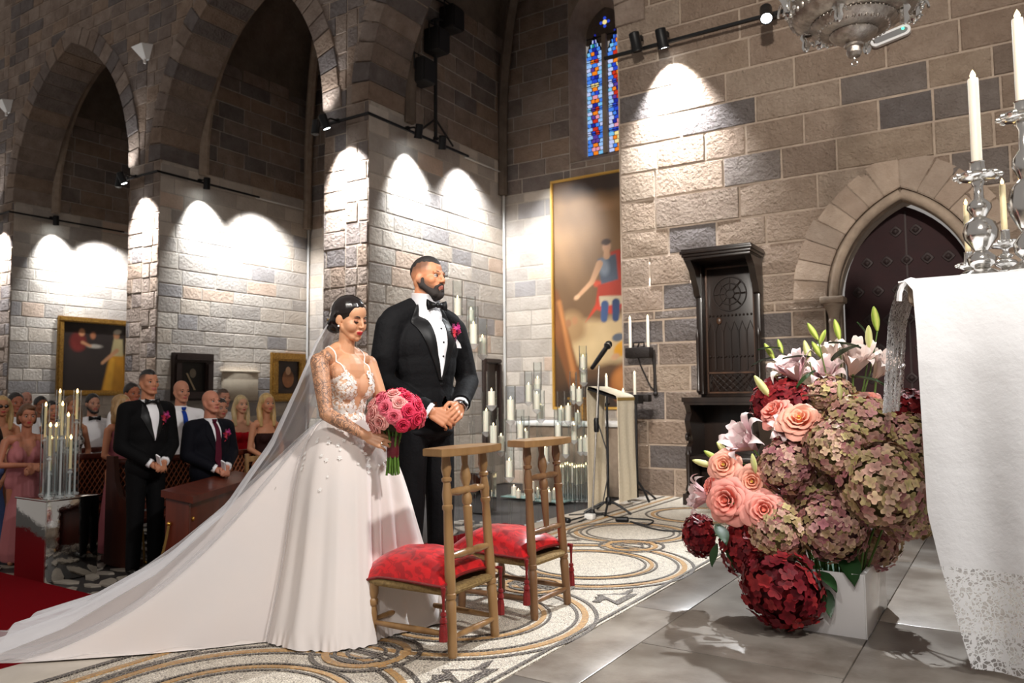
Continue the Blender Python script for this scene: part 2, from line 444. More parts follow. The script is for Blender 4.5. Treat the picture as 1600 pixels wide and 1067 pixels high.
def stones(parent, fr, u0, u1, v0, v1, m, arches=(), seed=1, hh=(.25, .35), LL=(.42, .95), h=.02, holes=()):
    rg = random.Random(seed); v = v0; k = 0
    while v < v1-.05:
        hv = rg.uniform(*hh)
        for a in arches:
            if v < a.vs-.02 < v+hv+.08: hv = a.vs-v
        if v+hv > v1-.12: hv = v1-v
        u = u0; first = True
        while u < u1-.02:
            L = rg.uniform(*LL)*(rg.uniform(.45, .8) if first else 1); first = False
            if u+L > u1-.22: L = u1-u
            polys = [[(u, v), (u+L, v), (u+L, v+hv), (u, v+hv)]]
            for a in arches:
                if a.near(u, u+L, v, v+hv): polys = [q for p in polys for q in a.clip(p)]
            for (a0, a1, b0, b1) in holes:
                nx = []
                for p in polys:
                    c1 = half(p, (-1, 0), -a0); c2 = half(p, (1, 0), a1); mid = half(half(p, (1, 0), a0) or [(0, 0)], (-1, 0), -a1) if half(p, (1, 0), a0) else []
                    nx += [q for q in (c1, c2) if q]
                    if mid: nx += [q for q in (half(mid, (0, -1), -b0), half(mid, (0, 1), b1)) if q]
                polys = nx
            for p in polys:
                if area(p) > .006: block(parent, fr, p, m, h, bev=.01); k += 1
            u += L
        v += hv
    return k
def voussoirs(parent, fr, A, depth, m, n, proud=.03, seed=0):
    for side in (-1, 1):
        cx, cy = A.centre(side); am = A.amax
        for i in range(n):
            a0, a1 = am*i/n+.003, am*(i+1)/n-.003; am2 = (a0+a1)/2
            rin, rout = A.R-.018, A.R+A.w*RB.uniform(.92, 1.05)
            P = [(cx+side*r*math.cos(t), cy+r*math.sin(t)) for r, t in ((rin, a0), (rout, a0), (rout, am2), (rout, a1), (rin, a1), (rin, am2))]
            if i == n-1:
                ao = math.acos(max(-1, min(1, (A.R-A.a)/rout))); P[3] = (cx+side*rout*math.cos(ao), cy+rout*math.sin(ao)); P[2] = (cx+side*rout*math.cos((a0+ao)/2), cy+rout*math.sin((a0+ao)/2))
                P = [((max if side > 0 else min)(p[0], A.uc+side*.003), p[1]) for p in P]
            cu, cv = P[5]; cw = fr(cu, cv, 0)
            if not visible(cw, 200): continue
            pr = proud*RB.uniform(.7, 1.2); mb = MB(); mb.prism([(p[0], p[1]) for p in P], -depth, pr-.008, fr)
            c = (sum(p[0] for p in P)/6, sum(p[1] for p in P)/6)
            q = [(c[0]+(p[0]-c[0])*.95, c[1]+(p[1]-c[1])*.95) for p in P]
            mb.prism(q, 0, pr, fr); mb.v = [tuple(Vector(v)-cw) for v in mb.v]
            part('voussoir', mb, m, parent, 0, loc=cw)
def arch_face(mb, fr, A, u0, u1, v0, v1, d0=0., d1=-.9, n=20):
    """solid wall with an arched opening, as a ring of quads plus jambs"""
    out = []
    for side in (-1, 1):
        ue = u1 if side > 0 else u0
        mb.prism([(A.uc+side*A.a, v0), (ue, v0), (ue, A.vs), (A.uc+side*A.a, A.vs)], d1, d0, fr)
        pts = A.pts(A.R, side, n)
        for i in range(n):
            p, q = pts[i], pts[i+1]
            mb.prism([p, (ue, p[1]), (ue, q[1]), q], d1, d0, fr)
    mb.prism([(u0, A.apex), (u1, A.apex), (u1, v1), (u0, v1)], d1, d0, fr)

# ---- door wall (same plane as the arcade)
fw_ = frame((0, YW, 0), (1, 0, 0), (0, -1, 0))
DOOR = Arch(-.845, .605, 2.12, 1.02, .34)
DOORo = Arch(-.845, .735, 2.12, 1.15, .33)
mb = MB(); arch_face(mb, fw_, DOORo, -3.85, 2.6, -.5, 6.9, 0, -.95)
wall_right = struct('wall_right', mb, M_mort)
stones(wall_right, fw_, -3.85, 1.9, 0, 6.9, M_warm, [DOORo], 11, (.26, .37), (.45, 1.05), .010)
voussoirs(wall_right, fw_, DOORo, .2, M_vous, 8, .016)
for side in (-1, 1):     # moulded inner order: roll, hollow and jamb shafts with capitals
    mbm = MB()
    arc = DOOR.pts(DOOR.R+.055, side, 22); path = [fw_(arc[0][0], 2.12, -.03)]+[fw_(u, v, -.03) for u, v in arc]
    mbm.tube(path, .052, 10)
    part('roll_moulding', mbm, M_trim, wall_right)
    mbm = MB(); inn = DOOR.pts(DOOR.R+.005, side, 22); out = DOORo.pts(DOORo.R+.01, side, 22)
    for i in range(22):
        mbm.add([fw_(*inn[i], -.16), fw_(*out[i], .0), fw_(*out[i+1], .0), fw_(*inn[i+1], -.16)], [(0, 1, 2, 3)])
    part('chamfered_order', mbm, M_trim, wall_right)
    ux = DOOR.uc+side*(DOOR.a+.055)
    mbm = MB(); c = fw_(ux, 0, -.03)
    mbm.lathe([(.085, 0), (.085, .1), (.065, .13), (.07, .16), (.052, .2), (.05, 1.86), (.058, 1.88), (.058, 1.9), (.05, 1.91), (.062, 1.97), (.09, 2.04), (.1, 2.05), (.1, 2.12)], c, 16)
    part('jamb_shaft', mbm, M_trim, wall_right)
    mbm = MB(); mbm.bevbox(fw_(ux, 2.1, -.03), (.23, .22, .07), .015); part('capital', mbm, M_trim, wall_right)
    mbm = MB(); mbm.box(fw_(ux, 1.05, -.14), (.13, .12, 2.1)); part('jamb_reveal', mbm, M_trim, wall_right)
# door leaf, studded, dark red leather
M_door = mat('oxblood_door', S(44, 5, 11), .75, var=(6, S(32, 3, 8), 1), bump=(30, .2))
M_stud = mat('dark_iron_boss', S(52, 40, 40), .6, .3)
mb = MB(); P = [(DOOR.uc-DOOR.a, 0), (DOOR.uc+DOOR.a, 0)]+DOOR.pts(DOOR.R, 1, 12)+DOOR.pts(DOOR.R, -1, 12)[::-1]
mb.prism(P, -.42, -.34, fw_)
door_1 = struct('door_1', mb, M_door)
sb = MB(); sb.lathe([(.055, 0), (.05, .012), (.03, .016), (.028, .03), (.012, .042), (0.0001, .044)], (0, 0, 0), 12, rotx(PI/2), lobes=(4, .14)); sm_ = sb.mesh('door_boss', M_stud)
mb = MB(); mb.box(fw_(DOOR.uc, 1.5, -.338), (.018, .02, 3.0)); part('door_joint', mb, M_stud, door_1)
for r in range(9):
    for q in range(-3, 4):
        u, v = DOOR.uc+q*.185+(.0 if r % 2 else .0925), .4+r*.3
        if q == 3 and not r % 2: continue
        if abs(u-DOOR.uc) < DOOR.a-.08 and (v < 2.12 or math.hypot(u-DOOR.centre(1 if u > DOOR.uc else -1)[0], v-2.12) < DOOR.R-.09):
            link('door_boss', sm_, door_1, fw_(u, v, -.34))

# ---- nave arcade
ARC = [Arch((PIL[0][1]+PIL[1][0])/2, (PIL[1][0]-PIL[0][1])/2, 5.6, 3.25, .36), Arch((PIL[1][1]+PIL[2][0])/2, (PIL[2][0]-PIL[1][1])/2, 5.6, 3.2, .36), Arch((PIL[2][1]-3.85)/2, (-3.85-PIL[2][1])/2, 5.6, 3.0, .36), Arch(-22.0, 2.2, 5.6, 3.2, .36)]
TOPZ = 12.2
for i, A in enumerate(ARC):
    u0 = {0: -19.23, 1: -13.7, 2: -8.4, 3: -24.6}[i]; u1 = {0: -13.7, 1: -8.4, 2: -3.86, 3: -19.23}[i]
    mb = MB(); arch_face(mb, fw_, A, u0, u1, ZN, TOPZ if i != 2 else 9.6, 0, -.8, 24)
    wa = struct('wall_arcade_%d' % (i+1), mb, M_mort)
    stones(wa, fw_, u0, u1, ZN, TOPZ if i != 2 else 9.6, M_dark, [A], 30+i, (.26, .34), (.4, .62), .012)
    voussoirs(wa, fw_, A, .8, M_dark, 13, .035)
# ---- partitions between the chapels (their right-hand flanks face the camera)
WPT = []
for i, (a, b) in enumerate(PIL):
    mb = MB(); mb.box(((a+b)/2, (YW+.03+YB)/2, (ZN+5.7)/2), (b-a+.008, YB-YW-.03, 5.7-ZN)); mb.box(((a+b)/2, (YW+.8+YB)/2, 7.4), (b-a+.008, YB-YW-.8, 3.6))
    wp = struct('wall_partition_%d' % (i+1), mb, M_mortw); WPT.append(wp)
    frp = frame((b+.005, 0, 0), (0, 1, 0), (1, 0, 0))
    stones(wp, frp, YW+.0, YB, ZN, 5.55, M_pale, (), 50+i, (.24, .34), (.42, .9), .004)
    stones(wp, frp, YW+.82, YB, 5.55, 8.6, M_dark, (), 60+i, (.27, .36), (.5, .95), .014)  # same wall above the lamps, coloured darker as its unlit part
# ---- chapel back walls; the third has the lancet window
WIN = (-6.5, -5.44, 5.3, 8.75)
frb = frame((0, YB, 0), (1, 0, 0), (0, -1, 0))
for i, (u0, u1) in enumerate(((PIL[0][1], PIL[1][0]), (PIL[1][1], PIL[2][0]), (PIL[2][1], -3.2), (-24.6, PIL[0][0]))):
    mb = MB(); u0 -= .3; u1 += .3
    if i == 2:
        a0, a1, b0, b1 = WIN
        mb.prism([(u0, ZN), (u1, ZN), (u1, b0), (u0, b0)], -.6, 0, frb); mb.prism([(u0, b0), (a0, b0), (a0, b1), (u0, b1)], -.6, 0, frb)
        mb.prism([(a1, b0), (u1, b0), (u1, b1), (a1, b1)], -.6, 0, frb); mb.prism([(u0, b1), (u1, b1), (u1, 9.6), (u0, 9.6)], -.6, 0, frb)
    else: mb.prism([(u0, ZN), (u1, ZN), (u1, 9.6), (u0, 9.6)], -.6, 0, frb)
    wb = struct('wall_back_%d' % (i+1), mb, M_mortw); u0 += .3; u1 -= .3
    hz = [WIN] if i == 2 else []
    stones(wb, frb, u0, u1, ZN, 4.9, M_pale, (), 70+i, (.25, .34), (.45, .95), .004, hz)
    stones(wb, frb, u0, u1, 4.9, 9.6, M_dark, (), 80+i, (.27, .35), (.45, .9), .014, hz)  # upper back wall likewise given the darker, unlit tone
# ---- chapel vaults: pointed webs with ribs
for i, A in enumerate(ARC[:3]):
    B = Arch(A.uc, A.a-.005, 7.7, A.a*1.08, .2); mb = MB(); n = 14
    for side in (-1, 1):
        p = B.pts(B.R, side, n)
        for k in range(n):
            mb.add([fw_(*p[k], -.78), fw_(*p[k+1], -.78), fw_(*p[k+1], -(YB-YW)-.05), fw_(*p[k], -(YB-YW)-.05)], [(0, 1, 2, 3)])
    cl = struct('ceiling_chapel_%d' % (i+1), mb, M_vault)
    for side in (-1, 1):
        for yb, zs, zr in ((YB-.1, 4.9, 6.0), (YW+.88, 5.5, 5.9)):
            mbr = MB(); cx, cy, cz = A.uc, (YW+.8+YB)/2, B.apex-.2
            s0 = Vector((A.uc+side*(A.a-.05), yb, zs)); path = []
            for k in range(17):
                t = k/16
                if t < .2: path.append(s0.lerp(Vector((s0.x, s0.y, zr)), t/.2))
                else:
                    q = (t-.2)/.8*PI/2; path.append(Vector((s0.x+(cx-s0.x)*(1-math.cos(q)), s0.y+(cy-s0.y)*(1-math.cos(q)), zr+(cz-zr)*math.sin(q))))
            mbr.tube(path, .1, 8); part('diagonal_rib', mbr, M_trim if i < 2 else M_vault, cl)

# ---- lancet window: splayed reveal, mullion, tracery, leaded panes
mb = MB(); a0, a1, b0, b1 = WIN; g0, g1 = -6.36, -5.58; gd = -.42
mb.add([frb(a0, b0, .0), frb(a1, b0, .0), frb(g1, 5.5, gd), frb(g0, 5.5, gd)], [(0, 1, 2, 3)])
mb.add([frb(a0, b0, .0), frb(g0, 5.5, gd), frb(g0, 7.7, gd), frb(a0, 7.7, .0)], [(0, 1, 2, 3)])
mb.add([frb(a1, b0, .0), frb(g1, 5.5, gd), frb(g1, 7.7, gd), frb(a1, 7.7, .0)], [(0, 1, 2, 3)])
AO = Arch((a0+a1)/2, (a1-a0)/2, 7.7, .8, .1); AI = Arch((g0+g1)/2, (g1-g0)/2, 7.7, .56, .1)
for side in (-1, 1):
    po, pi = AO.pts(AO.R, side, 10), AI.pts(AI.R, side, 10)
    for k in range(10): mb.add([frb(*po[k], 0), frb(*po[k+1], 0), frb(*pi[k+1], gd), frb(*pi[k], gd)], [(0, 1, 2, 3)])
    ue = a1 if side > 0 else a0
    for k in range(10): mb.prism([po[k], (ue, po[k][1]), (ue, po[k+1][1]), po[k+1]], -.5, .0, frb)
mb.prism([(a0, AO.apex), (a1, AO.apex), (a1, b1), (a0, b1)], -.5, 0, frb)
window_1 = struct('window_1', mb, M_trim)
M_lead = mat('lead_came', S(30, 28, 30), .6, .3)
mb = MB(); mb.box(frb((g0+g1)/2, 6.6, gd+.02), (.085, .1, 2.2)); part('mullion', mb, M_trim, window_1)
# tracery plate above the lights with a four-lobed eye
gm = (g0+g1)/2; mb = MB(); mb.prism([(g0, 7.6), (g1, 7.6)]+AI.pts(AI.R, 1, 10)[1:]+AI.pts(AI.R, -1, 10)[::-1][:-1], gd-.05, gd, frb); part('tracery', mb, M_vault, window_1)
GL = [S(40, 70, 200), S(70, 130, 230), S(150, 190, 240), S(190, 200, 240), S(240, 130, 30), S(200, 50, 30), S(30, 150, 120), S(240, 220, 150), S(90, 60, 150), S(120, 190, 235), S(30, 40, 150), S(225, 150, 170)]
GLM = [mat('stained_glass_%s' % n, (0, 0, 0), .3, emis=(c, .95)) for n, c in zip('abcdefghijkl', GL)]
rg = random.Random(77)
lms = {}
for (x0, x1) in ((g0+.012, gm-.05), (gm+.05, g1-.012)):
    xm = (x0+x1)/2; hw = (x1-x0)/2
    mbL = MB(); mbL.prism([(x0, 5.5), (x1, 5.5), (x1, 7.42), (xm+hw*.6, 7.6), (xm, 7.76), (xm-hw*.6, 7.6), (x0, 7.42)], gd-.0, gd+.006, frb)
    part('lead_ground', mbL, M_lead, window_1)
    rows = 30
    for r in range(rows):
        v0 = 5.505+r*.0745; vh = .0745
        if r % 6 == 5: 
            mbb = MB(); mbb.box(frb(xm, v0+.03, gd+.016), (x1-x0, .012, .014)); part('saddle_bar', mbb, M_lead, window_1)
        wtop = hw if v0+vh < 7.42 else hw*max(0, (7.77-v0-vh)/.35)
        if wtop < .02: continue
        nc = 4 if r % 2 else 3
        for cidx in range(nc):
            e0, e1 = xm-wtop+2*wtop*cidx/nc+.005, xm-wtop+2*wtop*(cidx+1)/nc-.005
            edge = cidx in (0, nc-1)
            k = rg.choice([2, 3, 9, 1, 2, 3, 1]) if edge else rg.choice([0, 4, 5, 6, 10, 7, 0, 11, 4, 5, 1, 8])
            mbp = MB(); mbp.prism([(e0+rg.uniform(0, .012), v0+.006), (e1, v0+rg.uniform(.004, .016)), (e1-rg.uniform(0, .012), v0+vh-.006), ((e0+e1)/2, v0+vh-rg.uniform(0, .006)), (e0, v0+vh-rg.uniform(.004, .02))], gd+.004, gd+.012, frb)
            part('glass_pane', mbp, GLM[k], window_1, 0)
for du, dv, k, r in ((0, 0, 7, .045), (.075, 0, 0, .03), (-.075, 0, 0, .03), (0, .075, 0, .03), (0, -.075, 0, .03), (.2, -.2, 10, .02), (-.2, -.2, 10, .02)):
    mbp = MB(); mbp.prism([(gm+du+r*math.cos(t*PI/5), 7.95+dv+r*math.sin(t*PI/5)) for t in range(10)], gd, gd+.006, frb); part('glass_pane', mbp, GLM[k], window_1, 0)

# ---- floors
M_tess = None
def mosaic(name, c1, c2, scale=85, joint=S(120, 112, 104)):
    m, N, L, b = node_mat(name); b.inputs['Roughness'].default_value = .42
    g = N.new('ShaderNodeNewGeometry'); v = N.new('ShaderNodeTexVoronoi'); v.inputs['Scale'].default_value = scale; v.inputs['Randomness'].default_value = .75; L.new(g.outputs['Position'], v.inputs['Vector'])
    e = N.new('ShaderNodeTexVoronoi'); e.feature = 'DISTANCE_TO_EDGE'; e.inputs['Scale'].default_value = scale; e.inputs['Randomness'].default_value = .75; L.new(g.outputs['Position'], e.inputs['Vector'])
    sx = N.new('ShaderNodeSeparateColor'); L.new(v.outputs['Color'], sx.inputs[0])
    mx = N.new('ShaderNodeMix'); mx.data_type = 'RGBA'; mx.inputs['A'].default_value = (*c1, 1); mx.inputs['B'].default_value = (*c2, 1); L.new(sx.outputs[0], mx.inputs['Factor'])
    mr = N.new('ShaderNodeMapRange'); mr.inputs['From Min'].default_value = .04; mr.inputs['From Max'].default_value = .12; L.new(e.outputs['Distance'], mr.inputs['Value'])
    m2 = N.new('ShaderNodeMix'); m2.data_type = 'RGBA'; m2.inputs['A'].default_value = (*joint, 1); L.new(mr.outputs[0], m2.inputs['Factor']); L.new(mx.outputs['Result'], m2.inputs['B'])
    n2 = N.new('ShaderNodeTexNoise'); n2.inputs['Scale'].default_value = 1.7; L.new(g.outputs['Position'], n2.inputs['Vector'])
    m3 = N.new('ShaderNodeMix'); m3.data_type = 'RGBA'; m3.blend_type = 'MULTIPLY'; L.new(m2.outputs['Result'], m3.inputs['A']); m3.inputs['B'].default_value = (.8, .77, .73, 1); L.new(n2.outputs['Fac'], m3.inputs['Factor'])
    L.new(m3.outputs['Result'], b.inputs['Base Color'])
    bn = N.new('ShaderNodeBump'); bn.inputs['Strength'].default_value = .3; bn.inputs['Distance'].default_value = .004; L.new(mr.outputs[0], bn.inputs['Height']); L.new(bn.outputs[0], b.inputs['Normal'])
    return m
M_tess = mosaic('mosaic_white_tesserae', S(238, 230, 216), S(200, 190, 174))
M_tblk = mosaic('mosaic_black_tesserae', S(62, 56, 54), S(38, 34, 34), 60, S(150, 142, 132))
M_tgld = mosaic('mosaic_ochre_tesserae', S(198, 158, 104), S(168, 124, 74), 60, S(150, 130, 104))
M_marb = mat('cream_marble', S(214, 204, 190), .3, var=(2.5, S(178, 168, 156), 1), bump=(60, .05))
M_grey = mat('grey_marble_slab', (.3, .3, .3), .28, rnd=[S(138, 131, 123), S(124, 118, 111), S(146, 138, 129), S(116, 110, 104), S(130, 124, 117)], var=(2.2, (.5, .46, .43), 2.0), bump=(50, .06))
mb = MB(); mb.box(((XE+3)/2, 3.2, -.23), (3-XE, 10.5, .44)); floor = struct('floor', mb, M_tess, 0)
mb = MB(); mb.box(((XE+.27+-1.79)/2, 3.2, -.004), (-1.79-XE-.27, 10.4, .012)); part('mosaic_field', mb, M_tess, floor, 0)
y = -2.0; rg = random.Random(3)
while y < 8.39:                                   # cream marble kerb along the step
    l = min(rg.uniform(.7, 1.1), 8.4-y); mb = MB(); mb.bevbox((XE+.125, y+l/2, -.011), (.29, l-.006, .03), .006); part('kerb_slab', mb, M_marb, floor, 30); y += l
for ux, u2 in ((-1.78, -1.5), (-1.5, -.62), (-.62, .28), (.28, 1.2), (1.2, 2.1)):     # grey marble slabs round the altar
    y = -1.0+rg.uniform(0, .5)
    while y < 8.39:
        l = min(rg.uniform(.8, 1.5) if ux > -1.7 else rg.uniform(.9, 1.4), 8.4-y)
        if visible(((ux+u2)/2, y+l/2, 0), 400):
            mb = MB(); mb.bevbox((0, 0, -.0125), (u2-ux-.005, l-.005, .035), .003); part('marble_slab', mb, M_grey, floor, 30, loc=((ux+u2)/2, y+l/2, 0))
        y += l
def ring(cx, cy, r, w, m, z=.0055, a0=0, a1=2*PI, n=72):
    n = max(6, int(n*(a1-a0)/(2*PI))); mb = MB()
    for i in range(n):
        t0, t1 = a0+(a1-a0)*i/n, a0+(a1-a0)*(i+1)/n
        mb.add([(cx+(r-w/2)*math.cos(t0), cy+(r-w/2)*math.sin(t0), z), (cx+(r+w/2)*math.cos(t0), cy+(r+w/2)*math.sin(t0), z), (cx+(r+w/2)*math.cos(t1), cy+(r+w/2)*math.sin(t1), z), (cx+(r-w/2)*math.cos(t1), cy+(r-w/2)*math.sin(t1), z)], [(0, 1, 2, 3)])
    thick(mb, -.004, (0, 0, 1)); part('mosaic_band', mb, m, floor, 0)
def bands(cx, cy, r, lay, z=.0055, a0=0, a1=2*PI):
    for dr, w, m in lay: ring(cx, cy, r+dr, w, m, z, a0, a1); z += .0004
TRI = [(-.05, .018, M_tblk), (-.008, .034, M_tgld), (.052, .022, M_tblk)]
DUO = [(-.03, .016, M_tblk), (.012, .026, M_tgld), (.045, .014, M_tblk)]
CX = -2.49
for cy in (.48, 1.92, 3.36, 4.8):
    bands(CX, cy, .655, TRI, .0055); bands(CX, cy, .42, DUO, .0065)
    bands(CX, cy+.72, .19, TRI, .0075); ring(CX, cy+.72, .085, .018, M_tblk, .0075)
    for sd in (-1, 1):       # lozenge corners between the big circles
        for k in range(2):
            q = .105-.045*k; xx, yy = CX+sd*.52, cy+.72
            mb = MB(); mb.prism([(xx+sd*q, yy-q*1.3), (xx+sd*q, yy+q*1.3), (xx-sd*q*.9, yy)], .0055+.001*k, .0065+.001*k, lambda u, v, d: Vector((u, v, d))); part('mosaic_corner', mb, (M_tblk, M_tess)[k], floor, 0)
bands(-2.74, 6.05, .46, TRI, .0055); bands(-2.74, 6.05, .36, [(0, .018, M_tblk)], .0065)
bands(-2.55, 7.25, .46, TRI, .0055); bands(-2.1, 6.6, .3, TRI, .0055)
for x, w_, m_ in ((-1.815, .02, M_tblk), (-3.36, .03, M_tblk), (-3.16, .022, M_tblk), (-3.26, .03, M_tgld)):
    mb = MB(); mb.box((x, 3.2, .0045), (w_, 10.3, .006)); part('mosaic_border', mb, m_, floor, 0)
def dragon(cx, cy, s, rot):     # small black beast in the mosaic
    P = [(-.3, -.02), (-.2, .03), (-.17, .1), (-.1, .06), (-.05, .09), (.0, .05), (.05, .1), (.08, .05), (.16, .06), (.22, .1), (.32, .12), (.24, .04), (.14, -.0), (.1, -.05), (.14, -.1), (.06, -.06), (.0, -.03), (-.06, -.05), (-.1, -.11), (-.11, -.04), (-.18, -.03), (-.25, -.08)]
    mb = MB(); c, q = math.cos(rot), math.sin(rot); mb.prism([(cx+s*(c*u-q*v), cy+s*(q*u+c*v)) for u, v in P], .005, .0072, lambda u, v, d: Vector((u, v, d))); part('mosaic_beast', mb, M_tblk, floor, 0)
dragon(-1.95, 4.1, .62, 1.15); dragon(-1.96, 2.64, .62, 1.15); dragon(-3.0, 4.08, .6, 4.3)
# steps down to the nave
for k in range(1, 3):
    y = -2.0
    while y < 8.39:
        l = min(rg.uniform(.9, 1.4), 8.4-y); mb = MB(); mb.bevbox((XE-.15-.3*(k-1), y+l/2, -.15*k-.09), (.31, l-.004, .18), .008); part('step_slab', mb, M_marb, floor, 30); y += l
# nave floor: dark pitch with set pale stones
M_pitch = mat('dark_floor_bed', S(44, 40, 40), .5, var=(6, S(28, 26, 26), 1))
M_pebb = mat('pale_floor_stone', S(168, 160, 148), .4, var=(5, S(120, 112, 104), 1.2), bump=(30, .1))
mb = MB(); mb.box((-13.8, 5., ZN-.06), (20.4, 16, .1)); fl2 = struct('floor_nave', mb, M_pitch, 0)
rg = random.Random(9); mbA = MB(); cnt = 0
def pebble(mb, x, y, z=ZN-.008):
    n = rg.randint(5, 7); a = rg.uniform(-.3, .3)+(.5 if rg.random() < .5 else -.5); L, W = rg.uniform(.10, .19), rg.uniform(.045, .075)
    P = []
    for i in range(n):
        t = 2*PI*i/n+rg.uniform(-.2, .2); u, v = L*math.cos(t), W*math.sin(t); P.append((x+math.cos(a)*u-math.sin(a)*v, y+math.sin(a)*u+math.cos(a)*v))
    mb.prism(P, z, z+.014, lambda u, v, d: Vector((u, v, d)))
xx = -9.6
while xx < -3.9:
    yy = 3.2
    while yy < 8.2:
        px, py, _ = seen((xx, yy, ZN))
        if -60 < px < 480 and py > 780 or 690 < px < 960 and py > 770:
            if cnt < 300 and (px < 260 or px > 690):
                mb = MB(); pebble(mb, 0, 0, 0); part('floor_stone', mb, M_pebb, fl2, 0, loc=(xx+rg.uniform(-.05, .05), yy+rg.uniform(-.03, .03), ZN-.008)); cnt += 1
            else: pebble(mbA, xx+rg.uniform(-.05, .05), yy+rg.uniform(-.03, .03))
        yy += .17
    xx += .36
if mbA.v: part('floor_stones', mbA, M_pebb, fl2, 0, kind='stuff')
M_carp = mat('red_carpet_pile', S(140, 10, 22), .95, spec=.05, var=(240, S(96, 4, 12), 1), bump=(300, .5))
mb = MB(); mb.bevbox((-7.9, 2.55, ZN+.004), (7.4, 2.0, .014), .004)
tag(part('aisle_carpet', mb, M_carp, None), 'long red carpet laid along the nave aisle towards the steps', 'carpet')
mb = MB(); mb.bevbox((-4.95, 6.2, ZN+.004), (.95, 4.0, .014), .004)
tag(part('chapel_carpet', mb, M_carp, None), 'red carpet under the tall glass candle holders', 'carpet')

# ================================================================ LAMPS AND WALL FITTINGS
M_blk = mat('black_metal', S(20, 20, 22), .45, .4)
M_lens = mat('lit_lens', (1, 1, 1), .3, emis=((.86, .95, 1), 28))
M_off = mat('dark_lens', S(30, 30, 32), .15)
def rail(name, label, pts):
    mb = MB()
    for a, b in zip(pts, pts[1:]):
        a, b = Vector(a), Vector(b); mb.box((a+b)/2, (.036, .034, (b-a).length+.03), align(b-a))
    tag(part(name, mb, M_blk, None, 0), label, 'track', 'black lighting tracks')
def track_lamp(label, loc, aim, on=True, energy=200, size=62, br=(0, .12)):
    t = thing('spotlight', label, 'spotlight', loc, 0, 'track spotlights'); d = Vector(aim).normalized(); A = align(d)
    mb = MB(); mb.lathe([(.05, -.13), (.062, -.12), (.062, .07), (.066, .075), (.066, .09), (.055, .09), (.05, .075)], (0, 0, 0), 18, A); part('housing', mb, M_blk, t)
    mb = MB(); mb.tube([A @ Vector((0, 0, -.03)), Vector((br[0]*.4, br[1]*.4, .1)), Vector((br[0], br[1], .11))], .016, 8); mb.box((br[0], br[1], .11), (.06, .06, .05)); part('bracket', mb, M_blk, t)
    mb = MB(); mb.lathe([(.0001, .085), (.052, .085), (.054, .08)], (0, 0, 0), 18, A); part('lens', mb, M_lens if on else M_off, t, label='bright white lens' if on else None)
    if on:
        l = spot('spotlight_beam', (0, 0, 0), d, energy, size, 1.0, .06, (.93, .97, 1)); l.location = d*.1; l.parent = t
    return t
zt = 5.33
x2a, x2b = PIL[2]; x1a, x1b = PIL[1]; x0a, x0b = PIL[0]
for (a, b), nm, ye in ((PIL[2], 'nearest the couple', 10.75), (PIL[1], 'on the middle pillar above the dark-framed picture', 10.55), (PIL[0], 'at the far end beside the gilt-framed painting', 10.9)):
    rail('lighting_track', 'black lighting track bent round the pillar '+nm, [(a-.02, YW-.14, zt), (b+.12, YW-.14, zt), (b+.12, ye, zt)])
    mb = MB(); mb.tube([(b+.05, ye, zt), (b+.05, YB-.06, zt), (b+.05, YB-.06, ZN+.1)], .024, 6)
    tag(part('cable_conduit', mb, mat('pale_conduit', S(206, 204, 200), .5), None), 'thin pale conduit into the chapel corner past the pillar '+nm.replace('on the middle pillar above', 'above').replace('at the far end beside', 'by'), 'conduit', 'cable conduits')
rail('lighting_track', 'black lighting track along the door wall above the carved wooden seat', [(-3.95, YW-.14, 5.2), (-1.6, YW-.14, 5.2)])
Yl = YW-.26
for i, (a, b) in enumerate(PIL):
    nm = ('far pillar', 'middle pillar', 'pillar behind the couple')[i]; e = (1500, 2000, 2000)[i]
    track_lamp('black spotlight pointing up from the %s track' % nm, (a+.08, Yl, zt-.05), (0.02, .16, 1), True, 90, 80)
    track_lamp('black spotlight shining down the narrow face of the %s' % nm, (a+.42, Yl-.14, zt-.1), (.16, .40, -1), True, e*1.1, 80, (0, .26))
    track_lamp('black spotlight shining down the side wall of the %s' % nm, (b+.34, YW+.75, zt-.08), (-.34, .2, -1), True, e*.5, 84, (-.22, 0))
track_lamp('unlit black spotlight on the track of the pillar behind the couple', (x2b+.26, YW+1.45, zt-.05), (-.3, .3, -1), False, br=(-.14, 0))
# the two further lamps of that chapel: one washes the back wall and the big painting
spot('chapel_lamp', (x2b+.8, YW+1.5, 5.2), (-6.62, YB, 4.15), 420, 42, 1.0, .06, (.93, .97, 1))
spot('chapel_lamp', (x2b+1.0, YW+1.6, 5.2), (-7.3, YB, 2.6), 300, 80, 1.0, .06, (.93, .97, 1))
spot('chapel_lamp', (x2b+.35, YW+2.2, 5.25), (x2b, YW+2.8, 1.5), 480, 115, .8, .06, (.95, .97, 1))
spot('chapel_lamp', (x1b+.6, YW+2.0, 5.25), (x1b, YW+2.6, 1.5), 720, 115, .8, .06, (.95, .97, 1))
spot('chapel_lamp', (x0b+.6, YW+1.8, 5.25), (x0b, YW+2.4, 1.5), 720, 115, .8, .06, (.95, .97, 1))
track_lamp('unlit black spotlight on the door-wall track beside the window', (-3.5, Yl, 5.22), (.1, .3, -1), False)
track_lamp('lit black spotlight on the door-wall track above the wall candles', (-3.18, Yl, 5.18), (.05, .42, -1), True, 2000, 84)
track_lamp('glaring spotlight beside the silver hanging lamp', (-1.97, YW-.45, 5.06), (.22, -.80, -1.05), True, 2600, 60, (0, .31)) 
